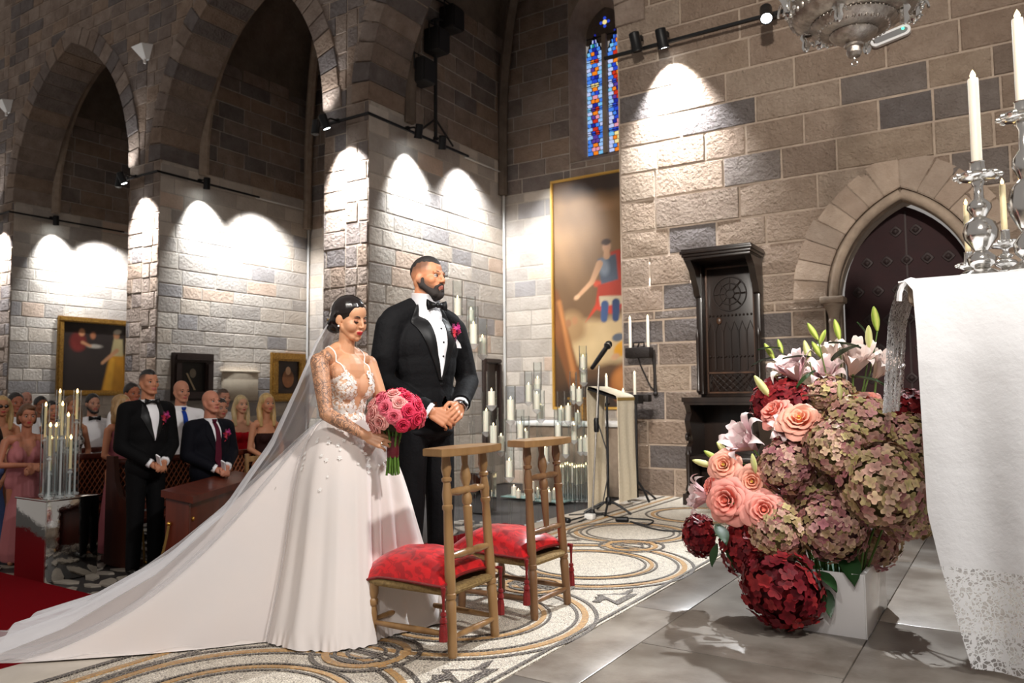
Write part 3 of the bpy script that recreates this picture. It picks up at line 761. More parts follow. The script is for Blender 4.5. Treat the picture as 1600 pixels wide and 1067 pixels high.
# white uplights high on the spandrels
for (px, py, nm) in ((228, 84, 'between the two far arches'), (12, 168, 'at the far end of the nave')):
    p = ony(px, py, YW-.05)
    t = thing('wall_uplight', 'white wedge-shaped wall uplight '+nm, 'wall light', p, 0, 'wall uplights')
    mb = MB(); mb.add([(-.17, .04, .16), (.17, .04, .16), (.17, -.2, .1), (-.17, -.2, .1), (-.05, .04, -.12), (.05, .04, -.12), (.05, -.03, -.12), (-.05, -.03, -.12)], [(0, 1, 2, 3), (4, 7, 6, 5), (0, 3, 7, 4), (1, 5, 6, 2), (3, 2, 6, 7), (0, 4, 5, 1)])
    part('shade', mb, mat('white_enamel', S(225, 220, 214), .5), t, 0)
    mb = MB(); mb.lathe([(.028, -.06), (.03, 0), (.02, .02)], (0, -.02, -.14), 10); part('stem', mb, MATS['white_enamel'], t)
# stage lamps on a stand pole fixed to the partition
M_stage = mat('matt_black_lamp', S(22, 20, 20), .7)
t = thing('stage_light_stand', 'dark pole with three black stage lamps high in the chapel behind the groom', 'stage light', (x2b+.12, 9.85, 5.40))
mb = MB(); mb.tube([(0, 0, 0), (0, 0, 2.0)], .03, 8); mb.tube([(0, -.1, 1.95), (0, 0, 2.03), (0, .32, 2.12)], .022, 8); part('pole', mb, M_stage, t)
mb = MB()
for q in (-.45, .45): mb.tube([(0, 0, .32), (.02, q, -.02)], .018, 6)
part('foot_braces', mb, M_stage, t)
for (dy, dz) in ((-.42, .95), (-.05, 1.6), (.36, 2.15)):
    mb = MB(); mb.bevbox((.06, dy, dz), (.3, .32, .4), .03); mb.box((.22, dy, dz-.02), (.02, .27, .33))
    h = part('lamp_head', mb, M_stage, t)
    mb = MB(); mb.tube([(.06, dy-.19, dz), (.06, dy-.2, dz+.26), (.06, dy+.2, dz+.26), (.06, dy+.19, dz)], .013, 6); mb.tube([(.0, dy, dz+.26), (0, 0, dz+.22)], .014, 6); part('yoke', mb, M_stage, h)
# emergency light on the door wall
p = ony(1392, 58, YW-.03); t = thing('emergency_light', 'white oval emergency light with a green dot behind the silver lamp', 'emergency light', p)
rt = roty(R_(-11))
mb = MB(); P = []
for k in range(24):
    a = 2*PI*k/24; P.append((.055*math.cos(a)+(.13 if math.cos(a) > 0 else -.13), .055*math.sin(a)))
fr_ = lambda u, v, d: rt @ Vector((u, -d, v))
mb.prism(P, 0, .05, fr_); part('body', mb, mat('white_plastic', S(232, 232, 234), .4), t, 30)
mb = MB(); mb.prism([(u*.86, v*.55) for u, v in P], .045, .053, fr_); part('diffuser', mb, mat('grey_diffuser', S(120, 120, 122), .3), t, 30)
mb = MB(); mb.ball(rt @ Vector((.12, -.055, .015)), .013, 8, 6); part('indicator', mb, mat('green_led', (0, .3, .1), .3, emis=((.05, .9, .4), 4)), t)
# ---- silver sanctuary lamp hanging in front of the door wall
M_silv = mat('old_silver', S(206, 198, 190), .36, 1.0, bump=(70, .35, 'noise', .01), var=(18, S(130, 120, 112), 1.2))
M_silb = mat('polished_silver', S(228, 226, 222), .16, 1.0, bump=(30, .08, 'noise', .01))
LP = Vector((-.66, 4.5, 0)); c_ = ony(1335, 93, 4.5); LP = Vector((c_.x, 4.5, c_.z))
t = thing('sanctuary_lamp', 'large ornate silver sanctuary lamp hanging before the stone wall', 'hanging lamp', LP); t.scale = (1.2, 1.2, 1.2)
mb = MB(); mb.lathe([(.0001, -.005), (.008, 0), (.008, .01), (.026, .014), (.034, .03), (.03, .055), (.04, .06), (.043, .068), (.032, .076), (.05, .085), (.08, .095), (.098, .11), (.102, .118), (.1, .124), (.125, .128), (.155, .14), (.178, .158), (.185, .168), (.18, .176), (.2, .18), (.232, .192), (.262, .215), (.28, .24), (.284, .25), (.276, .258), (.292, .264), (.3, .275), (.29, .285), (.27, .3), (.2, .33), (.1, .36), (.06, .42), (.05, .5)], (0, 0, 0), 48)
part('bowl', mb, M_silv, t, 30)
for r, z, k, s in ((.291, .268, 84, .0075), (.182, .172, 56, .006), (.1, .12, 34, .005), (.268, .228, 44, .012), (.15, .146, 36, .01)):
    mb = MB()
    for i in range(k): a = 2*PI*i/k; mb.ball((r*math.cos(a), r*math.sin(a), z), (s, s, s*(1 if s < .009 else 1.7)), 6, 4)
    part('beading', mb, M_silv, t, 180)
mb = MB(); mb.tube([Vector((.012*math.cos(a*PI/6), 0, -.018+.012*math.sin(a*PI/6))) for a in range(12)], .0025, 6, closed=True); part('ring', mb, M_silb, t)
def scroll(mb, a, r, z, s):
    for q in (-1, 1):
        P = []
        for k in range(18):
            th = k/17*4.4; rr = s*(1-k/22); P.append(Vector((math.cos(a)*(r+s*.3)-math.sin(a)*q*(s*.6+rr*math.cos(th)*.7), math.sin(a)*(r+s*.3)+math.cos(a)*q*(s*.6+rr*math.cos(th)*.7), z+rr*math.sin(th))))
        mb.tube(P, [.006*s/.05*(1-.5*k/17) for k in range(18)], 6)
for i in range(4):     # cast bracket masks with scrolls and the chain eyes
    a = R_(38)+i*PI/2; mb = MB(); r = .3; c = Vector((math.cos(a)*r, math.sin(a)*r, .27))
    mb.lathe([(.0001, -.085), (.012, -.078), (.022, -.05), (.03, -.02), (.042, .0), (.03, .03), (.038, .05), (.02, .08), (.0001, .09)], c, 10, lobes=(5, .2))
    scroll(mb, a, r, .22, .06); scroll(mb, a, r+.02, .33, .055)
    for k in range(9): th = k*2*PI/9; mb.ball(c+Vector((-math.sin(a)*.06*math.cos(th), math.cos(a)*.06*math.cos(th), .06*math.sin(th)-.02)), .011, 6, 5)
    part('cast_mask', mb, M_silb, t, 60)
    mb = MB()
    for k in range(16):
        cc = c.lerp(Vector((0, 0, 1.4)), k/16+.04); mb.tube([cc+(Matrix.Rotation(a+k*PI/2, 3, 'Z') @ Vector((.012*math.cos(q*PI/4), 0, .03*math.sin(q*PI/4)))) for q in range(8)], .004, 5, closed=True)
    part('chain', mb, M_silb, t)
for i in range(4):
    a = R_(83)+i*PI/2; mb = MB(); c = Vector((math.cos(a)*.215, math.sin(a)*.215, .15)); mb.lathe([(.0001, -.055), (.01, -.045), (.016, -.025), (.012, 0), (.022, .02), (.012, .045)], c, 8, lobes=(4, .25)); scroll(mb, a, .2, .14, .028); part('pendant', mb, M_silb, t, 60)

# ================================================================ PICTURES ON THE WALLS
M_gilt = mat('gilt_frame', S(196, 150, 72), .38, .7, var=(30, S(120, 84, 36), 1.2), bump=(60, .5))
M_dkfr = mat('dark_wood_frame', S(52, 36, 30), .45, var=(20, S(34, 22, 18), 1, 'grain'))
def canvas(name, base, c2, sc=4): return mat(name, base, .55, var=(sc, c2, 1))
def flat(parent, fr, poly, m, d, name='painted_figure', z=.002):
    mb = MB(); mb.prism(poly, d-z, d, fr); return part(name, mb, m, parent, 0)
def oval(u, v, ru, rv, n=14, rot=0.): return [(u+ru*math.cos(2*PI*k/n)*math.cos(rot)-rv*math.sin(2*PI*k/n)*math.sin(rot), v+ru*math.cos(2*PI*k/n)*math.sin(rot)+rv*math.sin(2*PI*k/n)*math.cos(rot)) for k in range(n)]
def picture(name, label, fr, u0, u1, v0, v1, fw, m_fr, m_can, d=.05):
    c = fr((u0+u1)/2, v0, 0); t = thing(name, label, 'painting', c); g = lambda u, v, dd: fr(u, v, dd)-c
    mb = MB(); mb.prism([(u0+fw*.5, v0+fw*.5), (u1-fw*.5, v0+fw*.5), (u1-fw*.5, v1-fw*.5), (u0+fw*.5, v1-fw*.5)], 0, d*.4, g); part('canvas', mb, m_can, t, 0)
    for (a, b, e, f) in ((u0, u1, v0, v0+fw), (u0, u1, v1-fw, v1), (u0, u0+fw, v0+fw, v1-fw), (u1-fw, u1, v0+fw, v1-fw)):
        mb = MB(); mb.prism([(a, e), (b, e), (b, f), (a, f)], 0, d, g); ii = fw*.22; mb.prism([(a+ii, e+ii), (b-ii, e+ii), (b-ii, f-ii), (a+ii, f-ii)], d, d*1.35, g); part('frame_rail', mb, m_fr, t, 0)
    return t, g
sk = mat('paint_skin', S(206, 160, 122), .5); skd = mat('paint_skin_shadow', S(150, 100, 70), .5)
# painted canvases: soft brushwork as colours on the canvas itself
M_paint = mat('oil_paint', (.5, .4, .3), .5, attr='Col', bump=(60, .15))
def paint(parent, g, u0, u1, v0, v1, nu, nv, base, layers, d, seed=1):
    rg = np.random.RandomState(seed); U, V = np.meshgrid(np.linspace(u0, u1, nu+1), np.linspace(v0, v1, nv+1), indexing='ij'); nz = np.zeros_like(U)
    for k in range(14): a, b_, c = rg.uniform(-1, 1)*(3+2*k), rg.uniform(-1, 1)*(3+2*k), rg.uniform(0, 6); nz += np.sin(a*U+b_*V+c)/(1+.35*k)
    nz /= 5; c0, c1 = base; t = ((V-v0)/(v1-v0))[..., None]; C = np.array(c0)*(1-t)+np.array(c1)*t; C = C*(1+.35*nz[..., None])
    for ly in layers:
        if ly[0] == 'e':
            _, u, v, a, b_, rot, col, soft = ly[:8]; x, y = U-u, V-v; xr, yr = x*math.cos(rot)+y*math.sin(rot), -x*math.sin(rot)+y*math.cos(rot); r = np.sqrt((xr/a)**2+(yr/b_)**2); sd = (r-1)*min(a, b_)
        elif ly[0] == 'c':
            _, p, q, r1, r2, col, soft = ly[:7]; p, q = np.array(p), np.array(q); d_ = q-p; tt = np.clip(((U-p[0])*d_[0]+(V-p[1])*d_[1])/(d_ @ d_), 0, 1); sd = np.hypot(U-p[0]-tt*d_[0], V-p[1]-tt*d_[1])-(r1+(r2-r1)*tt)
        else:
            _, pl, col, soft = ly[:4]; sd = np.full(U.shape, 9.); ins = np.zeros(U.shape, bool)
            for i in range(len(pl)):
                (ax, ay), (bx, by) = pl[i], pl[(i+1) % len(pl)]; ex, ey = bx-ax, by-ay; tt = np.clip(((U-ax)*ex+(V-ay)*ey)/(ex*ex+ey*ey), 0, 1); sd = np.minimum(sd, np.hypot(U-ax-tt*ex, V-ay-tt*ey))
                cr2 = ((ay > V) != (by > V)) & (U < (bx-ax)*(V-ay)/((by-ay) if abs(by-ay) > 1e-9 else 1e-9)+ax); ins ^= cr2
            sd = np.where(ins, -sd, sd)
        soft *= .55; w_ = np.clip(.5-(sd+nz*soft*.8)/(2*soft), 0, 1)[..., None]; shd = np.clip(1+.45*nz-np.clip(-sd/.25, 0, 1)*0, .5, 1.5)[..., None]
        lit = (1.12-.35*np.clip((U-u0)/(u1-u0), 0, 1))[..., None]; C = C*(1-w_)+np.array(col)*shd*lit*w_
    C = np.clip(C, .002, 1).reshape(-1, 3); q = nv+1
    Vt = [tuple(g(float(a), float(b_), d)) for a, b_ in zip(U.ravel(), V.ravel())]; Fs = [(i*q+j, (i+1)*q+j, (i+1)*q+j+1, i*q+j+1) for i in range(nu) for j in range(nv)]
    return link('painted_scene', vmesh('painted_scene', Vt, Fs, C.tolist(), M_paint), parent)
t, g = picture('altar_painting', 'tall gilt-edged painting of a red-cloaked figure on clouds in the chapel', frb, -6.88, -5.0, .9, 5.02, .045, mat('thin_gold_edge', S(222, 178, 92), .4, .5), canvas('painted_sky', S(150, 112, 72), S(104, 74, 48), 1.6), .06)
mb_ = lambda n, c, c2=None, s=5: canvas(n, c, c2 or tuple(x*.6 for x in c), s)
SKc, RDc, STc, CRc, CLc, DKc = S(204, 156, 116), S(196, 64, 40), S(86, 94, 108), S(208, 188, 154), S(190, 160, 116), S(60, 42, 30)
paint(t, g, -6.835, -5.045, .945, 4.975, 84, 180, (S(66, 44, 28), S(150, 114, 76)), [('e', -5.7, 4.9, 1.1, .25, 0, DKc, .25), ('e', -5.75, 4.42, .16, .07, 0, S(170, 128, 90), .08), ('e', -6.1, 2.05, .5, .42, 0, CLc, .14), ('e', -6.5, 2.35, .28, .28, 0, S(158, 124, 84), .12), ('e', -5.6, 2.1, .5, .4, 0, S(200, 172, 128), .14), ('e', -6.1, 1.9, .38, .22, .2, S(206, 178, 132), .14), ('e', -6.0, 1.0, .9, .42, 0, S(44, 32, 24), .16), ('e', -5.42, 1.32, .34, .36, 0, S(158, 94, 44), .1), ('e', -5.5, 1.42, .2, .18, .4, S(190, 122, 62), .1),
    ('p', [(-6.9, 3.1), (-6.76, 3.0), (-6.28, 1.3), (-6.52, 1.2), (-6.9, 2.3)], S(122, 76, 42), .05), ('c', (-6.74, 2.8), (-6.46, 1.5), .04, .05, S(176, 116, 66), .05),
    ('p', [(-6.22, 2.42), (-6.0, 2.62), (-5.62, 2.5), (-5.36, 2.9), (-5.36, 3.4), (-5.55, 3.64), (-5.72, 3.6), (-5.66, 3.25), (-5.96, 3.02), (-6.02, 2.72)], RDc, .03), ('c', (-5.48, 3.55), (-5.42, 2.75), .05, .08, S(150, 40, 28), .05), ('c', (-6.0, 3.08), (-5.55, 2.98), .05, .06, S(214, 84, 54), .04),
    ('p', [(-5.96, 3.5), (-5.62, 3.56), (-5.58, 3.12), (-5.9, 3.06)], STc, .03), ('e', -5.84, 3.35, .08, .12, .2, S(136, 144, 154), .07), ('p', [(-5.95, 2.9), (-5.53, 2.94), (-5.5, 2.7), (-5.93, 2.68)], CRc, .02), ('p', [(-5.97, 3.05), (-5.53, 3.1), (-5.5, 2.84), (-5.95, 2.86)], S(182, 62, 40), .02),
    ('c', (-5.84, 2.7), (-5.86, 2.46), .075, .065, S(62, 84, 124), .02), ('c', (-5.63, 2.72), (-5.64, 2.46), .075, .065, S(50, 68, 104), .02), ('c', (-5.93, 3.42), (-6.08, 3.12), .06, .045, SKc, .02), ('c', (-6.08, 3.12), (-6.34, 2.9), .045, .035, SKc, .02), ('e', -6.38, 2.87, .06, .04, .4, S(216, 170, 130), .02),
    ('e', -5.79, 3.71, .08, .105, 0, S(198, 152, 118), .02), ('e', -5.8, 3.79, .09, .055, 0, S(66, 44, 30), .02), ('c', (-5.79, 3.62), (-5.79, 3.55), .05, .06, SKc, .02), ('c', (-5.38, 3.5), (-5.3, 3.7), .05, .04, SKc, .02), ('e', -5.5, 1.95, .2, .12, .5, S(222, 156, 40), .03), ('e', -5.6, 2.13, .12, .07, .2, S(90, 96, 106), .02), ('e', -5.66, 1.8, .08, .05, .4, SKc, .02), ('e', -6.56, 2.42, .06, .075, 0, S(150, 104, 70), .03), ('e', -6.43, 2.46, .06, .075, 0, S(168, 120, 82), .03)], .0265, 3)
og = mb_('paint_orange', S(214, 148, 44), S(160, 98, 24)); cr = mb_('paint_cream', S(206, 184, 150)); wd = mb_('paint_wood', S(150, 92, 48), S(98, 56, 28))
frp0 = frame((x0b+.012, 0, 0), (0, 1, 0), (1, 0, 0)); frp1 = frame((x1b+.012, 0, 0), (0, 1, 0), (1, 0, 0))
t, g = picture('gilt_painting', 'large gilt-framed dark painting with an ochre-robed figure behind the guests', frp0, 9.42, 11.2, 1.22, 3.1, .13, M_gilt, canvas('painted_night', S(40, 30, 26), S(24, 18, 16), 2), .07)
paint(t, g, 9.5, 11.12, 1.3, 3.02, 70, 70, (S(34, 24, 20), S(42, 32, 28)), [('p', [(10.5, 1.3), (11.1, 1.3), (11.05, 2.2), (10.85, 2.45), (10.68, 2.2)], S(190, 128, 24), .06), ('c', (10.75, 2.1), (10.65, 1.4), .05, .09, S(220, 158, 44), .06), ('p', [(10.7, 2.2), (11.02, 2.2), (11.0, 2.62), (10.78, 2.66)], S(186, 168, 120), .04), ('c', (10.86, 2.34), (10.5, 2.02), .05, .035, S(190, 136, 96), .03), ('e', 10.84, 2.72, .08, .1, 0, S(176, 122, 84), .03), ('e', 10.86, 2.8, .1, .06, .2, S(196, 186, 166), .03), ('e', 9.9, 2.5, .2, .24, 0, S(110, 34, 28), .08), ('e', 9.98, 2.74, .075, .095, 0, S(190, 130, 90), .03), ('e', 10.3, 2.42, .18, .05, 0, S(170, 160, 146), .03), ('e', 10.25, 2.68, .07, .09, 0, S(160, 100, 66), .04), ('c', (10.0, 2.5), (10.2, 2.42), .04, .03, S(186, 130, 92), .03)], .033, 5)
t, g = picture('dark_framed_picture', 'small dark picture in a deep brown frame on the middle pillar flank', frp1, 8.7, 9.55, 1.1, 2.0, .17, M_dkfr, canvas('painted_umber', S(42, 38, 34), S(26, 24, 22)), .1)
flat(t, g, [(8.98, 1.62), (9.02, 1.62), (9.2, 1.3), (9.16, 1.3)], cr, .05); flat(t, g, oval(9.13, 1.62, .07, .09), mb_('paint_bone', S(150, 138, 118)), .049)
t, g = picture('small_gilt_picture', 'small picture in a broad gilt frame in the chapel behind the bride', frp1, 11.0, 11.92, 1.06, 2.1, .17, M_gilt, canvas('painted_brown', S(56, 34, 20), S(30, 20, 14)), .07)
flat(t, g, oval(11.46, 1.55, .16, .2), wd, .036); flat(t, g, oval(11.46, 1.72, .07, .09), sk, .037)
t = thing('stone_plaque', 'pale inscribed stone plaque between the dark picture and the gilt picture', 'plaque', frp1(10.22, 1.1, .012))
mb = MB(); mb.bevbox((.03, 0, .27), (.05, .86, .56), .01); part('slab', mb, mat('plaque_stone', S(206, 192, 170), .7, var=(6, S(186, 170, 148), 1)), t)
mb = MB(); mb.bevbox((.035, 0, .575), (.08, .92, .05), .01); part('cornice', mb, MATS['plaque_stone'], t)
frp2 = frame((x2b+.012, 0, 0), (0, 1, 0), (1, 0, 0))
p0, p1 = onx(612, 560, x2b), onx(628, 640, x2b)
t, g = picture('narrow_gilt_picture', 'dark picture in a thin gilt frame half hidden behind the groom', frp2, p0.y-.25, p1.y+.0, p1.z, p0.z, .06, M_gilt, MATS['painted_umber'], .06)
pb0, pb1 = onx(752, 560, x2b), onx(777, 640, x2b)
t, g = picture('brown_cabinet_picture', 'dark brown framed panel low on the chapel flank behind the candles', frp2, pb0.y, pb1.y, .3, pb0.z, .08, M_dkfr, MATS['painted_brown'], .08)

# ================================================================ KNEELERS AND CUSHIONS
M_oak = mat('turned_oak', S(160, 124, 80), .42, var=(14, S(118, 84, 48), 1.1, 'grain'), coat=.25, coords='obj')
M_oakd = mat('dark_turned_oak', S(132, 96, 62), .42, var=(14, S(90, 60, 36), 1.1, 'grain'), coat=.25, coords='obj')
M_rush = mat('woven_rush', S(176, 146, 92), .8, var=(60, S(120, 94, 52), 1.2), bump=(120, .6, 'wave'), coords='obj')
def turned(p0, p1, prof, n=14):
    p0, p1 = Vector(p0), Vector(p1); L = (p1-p0).length; mb = MB(); mb.lathe([(r, t*L) for t, r in prof], p0, n, align(p1-p0)); return mb
def kneeler(label, x, y, rz, m):
    t = thing('kneeler', label, 'kneeler', (x, y, 0), rz, 'prie-dieu kneelers')
    tall = [(0, .017), (.02, .021), (.2, .023), (.27, .024), (.275, .021), (.285, .021), (.29, .025), (.31, .025), (.315, .021), (.325, .022), (.34, .024), (.4, .024), (.62, .021), (.72, .019), (.728, .024), (.745, .024), (.75, .02), (.8, .023), (.86, .016), (.868, .023), (.882, .023), (.888, .016), (.93, .024), (.97, .02), (1, .02)]
    for s in (-1, 1):
        part('post', turned((.225, s*.175, 0), (.17, s*.15, .885), tall), m, t)
    part('middle_spindle', turned((.2, 0, .43), (.168, 0, .885), [(0, .013), (.1, .016), (.3, .02), (.46, .022), (.47, .017), (.5, .024), (.56, .024), (.6, .016), (.66, .014), (.74, .026), (.8, .024), (.88, .014), (1, .018)]), m, t)
    low = [(0, .019), (.05, .021), (.5, .022), (.6, .016), (.63, .023), (.7, .023), (.73, .016), (.8, .022), (1, .021)]
    for s in (-1, 1): part('leg', turned((-.225, s*.195, 0), (-.215, s*.185, .29), low), m, t)
    rl = [(0, .011), (.1, .014), (.3, .019), (.44, .016), (.46, .02), (.54, .02), (.56, .016), (.7, .019), (.9, .014), (1, .011)]
    for z0, xx in ((.715, .182), (.435, .2)): part('back_rail', turned((xx, -.165, z0), (xx, .165, z0), rl), m, t)
    st = [(0, .01), (.3, .014), (.5, .015), (.7, .014), (1, .01)]
    part('stretcher', turned((.222, -.17, .09), (.222, .17, .09), st), m, t); part('stretcher', turned((-.222, -.19, .11), (-.222, .19, .11), st), m, t)
    for s in (-1, 1): part('stretcher', turned((-.22, s*.19, .1), (.222, s*.172, .1), st), m, t)
    sm = MB()
    def seat(u, v): 
        e = min(u, 1-u, v, 1-v); return Vector((-.235+.445*u, (-.2+.4*v)*(1-.1*u), .302-.016*min(1, e*5)+.004*math.sin(60*(u if min(v, 1-v) < min(u, 1-u) else v))))
    sm.grid(seat, 16, 16); thick(sm, -.02, (0, 0, 1)); part('rush_seat', sm, M_rush, t)
    for a, b in (((-.235, -.195, .29), (-.235, .195, .29)), ((.21, -.17, .285), (.21, .17, .285)), ((-.235, -.195, .29), (.21, -.175, .285)), ((-.235, .195, .29), (.21, .175, .285))): part('seat_rail', turned(a, b, [(0, .012), (.1, .019), (.9, .019), (1, .012)]), M_rush, t)
    tp = MB(); P = [(.24, -.25), (.27, -.12), (.28, 0), (.27, .12), (.24, .25), (.125, .235), (.11, .1), (.105, 0), (.11, -.1), (.125, -.235)]
    fr0 = lambda u, v, d: Vector((u-.02, v, d)); tp.prism(P, .885, .913, fr0); tp.prism([(u*.985+.003, v*.985) for u, v in P], .882, .916, fr0); part('armrest', tp, M_oak, t, 30)
    return t
kneeler('light oak kneeler with turned posts in front of the bride', -2.345, 2.95, R_(2), M_oak)
kneeler('darker oak kneeler with turned posts in front of the groom', -2.335, 3.645, R_(0), M_oakd)
m, N, L, b = node_mat('red_damask'); b.inputs['Roughness'].default_value = .38; b.inputs['Sheen Weight'].default_value = .15
tc = N.new('ShaderNodeTexCoord'); nz = N.new('ShaderNodeTexNoise'); nz.inputs['Scale'].default_value = 16; nz.inputs['Detail'].default_value = 4; nz.inputs['Distortion'].default_value = 1.6; L.new(tc.outputs['Object'], nz.inputs[0])
cr_ = N.new('ShaderNodeValToRGB'); cr_.color_ramp.elements[0].position = .47; cr_.color_ramp.elements[0].color = (*S(196, 10, 20), 1); cr_.color_ramp.elements[1].position = .53; cr_.color_ramp.elements[1].color = (*S(158, 4, 14), 1); L.new(nz.outputs['Fac'], cr_.inputs[0]); L.new(cr_.outputs[0], b.inputs['Base Color'])
mr = N.new('ShaderNodeMapRange'); mr.inputs['To Min'].default_value = .28; mr.inputs['To Max'].default_value = .6; L.new(cr_.outputs[0], mr.inputs['Value']); nz2 = N.new('ShaderNodeTexNoise'); nz2.inputs['Scale'].default_value = 9; L.new(tc.outputs['Object'], nz2.inputs[0])
bn = N.new('ShaderNodeBump'); bn.inputs['Strength'].default_value = .35; bn.inputs['Distance'].default_value = .02; L.new(nz2.outputs['Fac'], bn.inputs['Height']); L.new(bn.outputs[0], b.inputs['Normal'])
M_dam = m; M_red = mat('red_silk_thread', S(150, 22, 22), .55, var=(90, S(110, 10, 12), 1.2), bump=(200, .5, 'wave'), coords='obj')
def tassel(t, p, L=.17):
    x, y, z = p; mb = MB(); mb.tube([(x, y, z), (x, y, z-L*.35)], .006, 6); mb.lathe([(.0001, 0), (.012, -.004), (.014, -.016), (.009, -.022), (.014, -.03), (.017, -.045), (.011, -.05), (.016, -.055), (.0001, -.056)], (x, y, z-L*.32), 10)
    mb.lathe([(.012, 0), (.017, -.02), (.019, -.075), (.0001, -.078)], (x, y, z-L*.32-.05), 14, lobes=(7, .06)); part('tassel', mb, M_red, t)
def cushion(label, x, y, rz, seed):
    t = thing('cushion', label, 'cushion', (x, y, .305), rz, 'red kneeler cushions'); rg = random.Random(seed)
    hx, hy = .285, .225; ph = [rg.uniform(0, 6) for _ in range(6)]
    def top(u, v):
        a, c = 2*u-1, 2*v-1; k = (1-abs(a)**2.6)*(1-abs(c)**2.6); pin = 1-.07*(1-abs(a)**2)*0-.06*(a*a)*(1-c*c)*0
        ed = 1-.09*(math.cos(a*PI/2)*abs(c)+math.cos(c*PI/2)*abs(a))
        X, Y = hx*a*ed, hy*c*ed; sag = -.075*max(0, -a-.35)-.02*abs(c)**3
        return Vector((X, Y, .03+sag+.095*k**.55+.004*math.sin(9*a+ph[0])*math.sin(8*c+ph[1])*k))
    def bot(u, v):
        a, c = 2*u-1, 2*v-1; p = top(u, v); k = (1-abs(a)**3)*(1-abs(c)**3); sag = -.075*max(0, -a-.35)-.02*abs(c)**3
        return Vector((p.x, p.y, .03+sag-.032*k**.4))
    mb = MB(); mb.grid(top, 26, 26); part('cover', mb, M_dam, t, 180); mb = MB(); mb.grid(bot, 20, 20); part('underside', mb, M_dam, t, 180)
    ring_ = [top(i/16, 0) for i in range(16)]+[top(1, i/16) for i in range(16)]+[top(1-i/16, 1) for i in range(16)]+[top(0, 1-i/16) for i in range(16)]
    mb = MB(); mb.tube(ring_, .0065, 6, closed=True); part('piping', mb, M_red, t)
    for u, v in ((0, 0), (0, 1), (1, 0), (1, 1)):
        p = top(u, v); q = Vector((math.copysign(.012, p.x), math.copysign(.012, p.y), 0)); mb = MB(); mb.tube([p, p+q, p+q+Vector((0, 0, -.06))], [.011, .012, .005], 6); part('tassel_cap', mb, M_red, t); tassel(t, p+q+Vector((0, 0, -.045)))
    return t
cushion('red damask cushion with tassels on the kneeler before the bride', -2.425, 2.95, R_(2), 1)
cushion('red damask cushion with tassels on the kneeler before the groom', -2.415, 3.645, 0, 2)

# ================================================================ CARVED SEAT
M_ebony = mat('dark_carved_walnut', S(38, 26, 20), .34, var=(16, S(22, 15, 12), 1.1, 'grain'), coat=.15)
M_ebon2 = mat('walnut_worn_edge', S(84, 56, 38), .36, var=(16, S(46, 30, 20), 1.1, 'grain'))
t = thing('carved_seat', 'tall dark carved wooden seat with a canopy against the stone wall', 'chair', (-2.53, 8.05, 0)); t.scale = (.95, 1, .972)
mb = MB(); mb.bevbox((0, .28, .62), (.74, .06, 1.1), .008); mb.bevbox((0, .27, 1.95), (.72, .06, 1.6), .008); part('back', mb, M_ebony, t)
for s in (-1, 1):
    mb = MB(); P = [(.3, 0), (-.2, 0), (-.24, .03), (-.24, .12), (-.19, .14), (-.16, .2), (-.15, .4), (-.19, .5), (-.17, .62), (-.1, .66), (-.13, .72), (-.17, .82), (-.2, .9), (-.14, .98), (-.2, 1.08), (.3, 1.08)]
    mb.prism(P, s*.34, s*.40, lambda u, v, d: Vector((d, u, v))); part('side_panel', mb, M_ebony, t, 30)
    mb = MB(); mb.bevbox((s*.37, .03, .06), (.13, .5, .12), .01); part('foot', mb, M_ebony, t)
    mb = MB(); mb.lathe([(.03, 0), (.04, .02), (.03, .05), (.022, .08), (.026, .3), (.02, .36), (.036, .4), (.02, .44)], (s*.37, -.19, .14), 12); part('turned_support', mb, M_ebony, t)
    mb = MB(); mb.tube([(s*.37, -.2+.05*math.cos(k*.6)*(1-k/12), .72+.05*math.sin(k*.6)*(1-k/12)) for k in range(10)], .018, 8); part('scroll', mb, M_ebony, t)
    mb = MB(); mb.bevbox((s*.33, .2, 1.92), (.07, .12, 1.48), .01); part('pilaster', mb, M_ebony, t)
    mb = MB(); mb.lathe([(.02, 0), (.03, .02), (.018, .05), (.02, .6), (.028, .63), (.0001, .72)], (s*.345, .12, 1.2), 10); part('colonnette', mb, M_ebony, t)
    mb = MB(); P = [(.2, 0), (.1, .04), (.06, .14), (.02, .18), (-.04, .3), (-.12, .36), (-.2, .42), (.2, .42)]
    mb.prism([(u, 2.24+v) for u, v in P], s*.30, s*.37, lambda u, v, d: Vector((d, u, v))); part('canopy_bracket', mb, M_ebony, t, 30)
mb = MB(); P = [(-.46, .0), (-.43, -.2), (-.2, -.235), (0, -.2), (.2, -.235), (.43, -.2), (.46, .0), (.46, .29), (-.46, .29)]
mb.prism(P, 1.1, 1.15, lambda u, v, d: Vector((u, v, d))); mb.prism([(u*.96, v*.95) for u, v in P], 1.07, 1.1, lambda u, v, d: Vector((u, v, d))); part('arm_ledge', mb, M_ebony, t, 30)
mb = MB(); mb.bevbox((0, .03, .5), (.68, .46, .05), .012); part('seat', mb, M_ebony, t)
mb = MB(); mb.bevbox((0, .12, .25), (.66, .05, .46), .008); part('front_board', mb, M_ebony, t)
for i, (z, o_) in enumerate(((2.66, .0), (2.69, .025), (2.72, .05), (2.745, .03))):
    mb = MB(); mb.bevbox((0, .04-o_*.5, z), (.74+1.2*o_, .5+o_*.6, .032), .006); part('cornice', mb, M_ebony, t)
mb = MB()
for s in (-1, 1): mb.box((s*.27, .235, 1.9), (.018, .02, 1.42))
for z in (1.2, 1.42, 2.6): mb.box((0, .235, z), (.54, .02, .018))
part('panel_moulding', mb, M_ebon2, t, 30)
mb = MB()                                       # carved tracery: rosette, arches, lattice
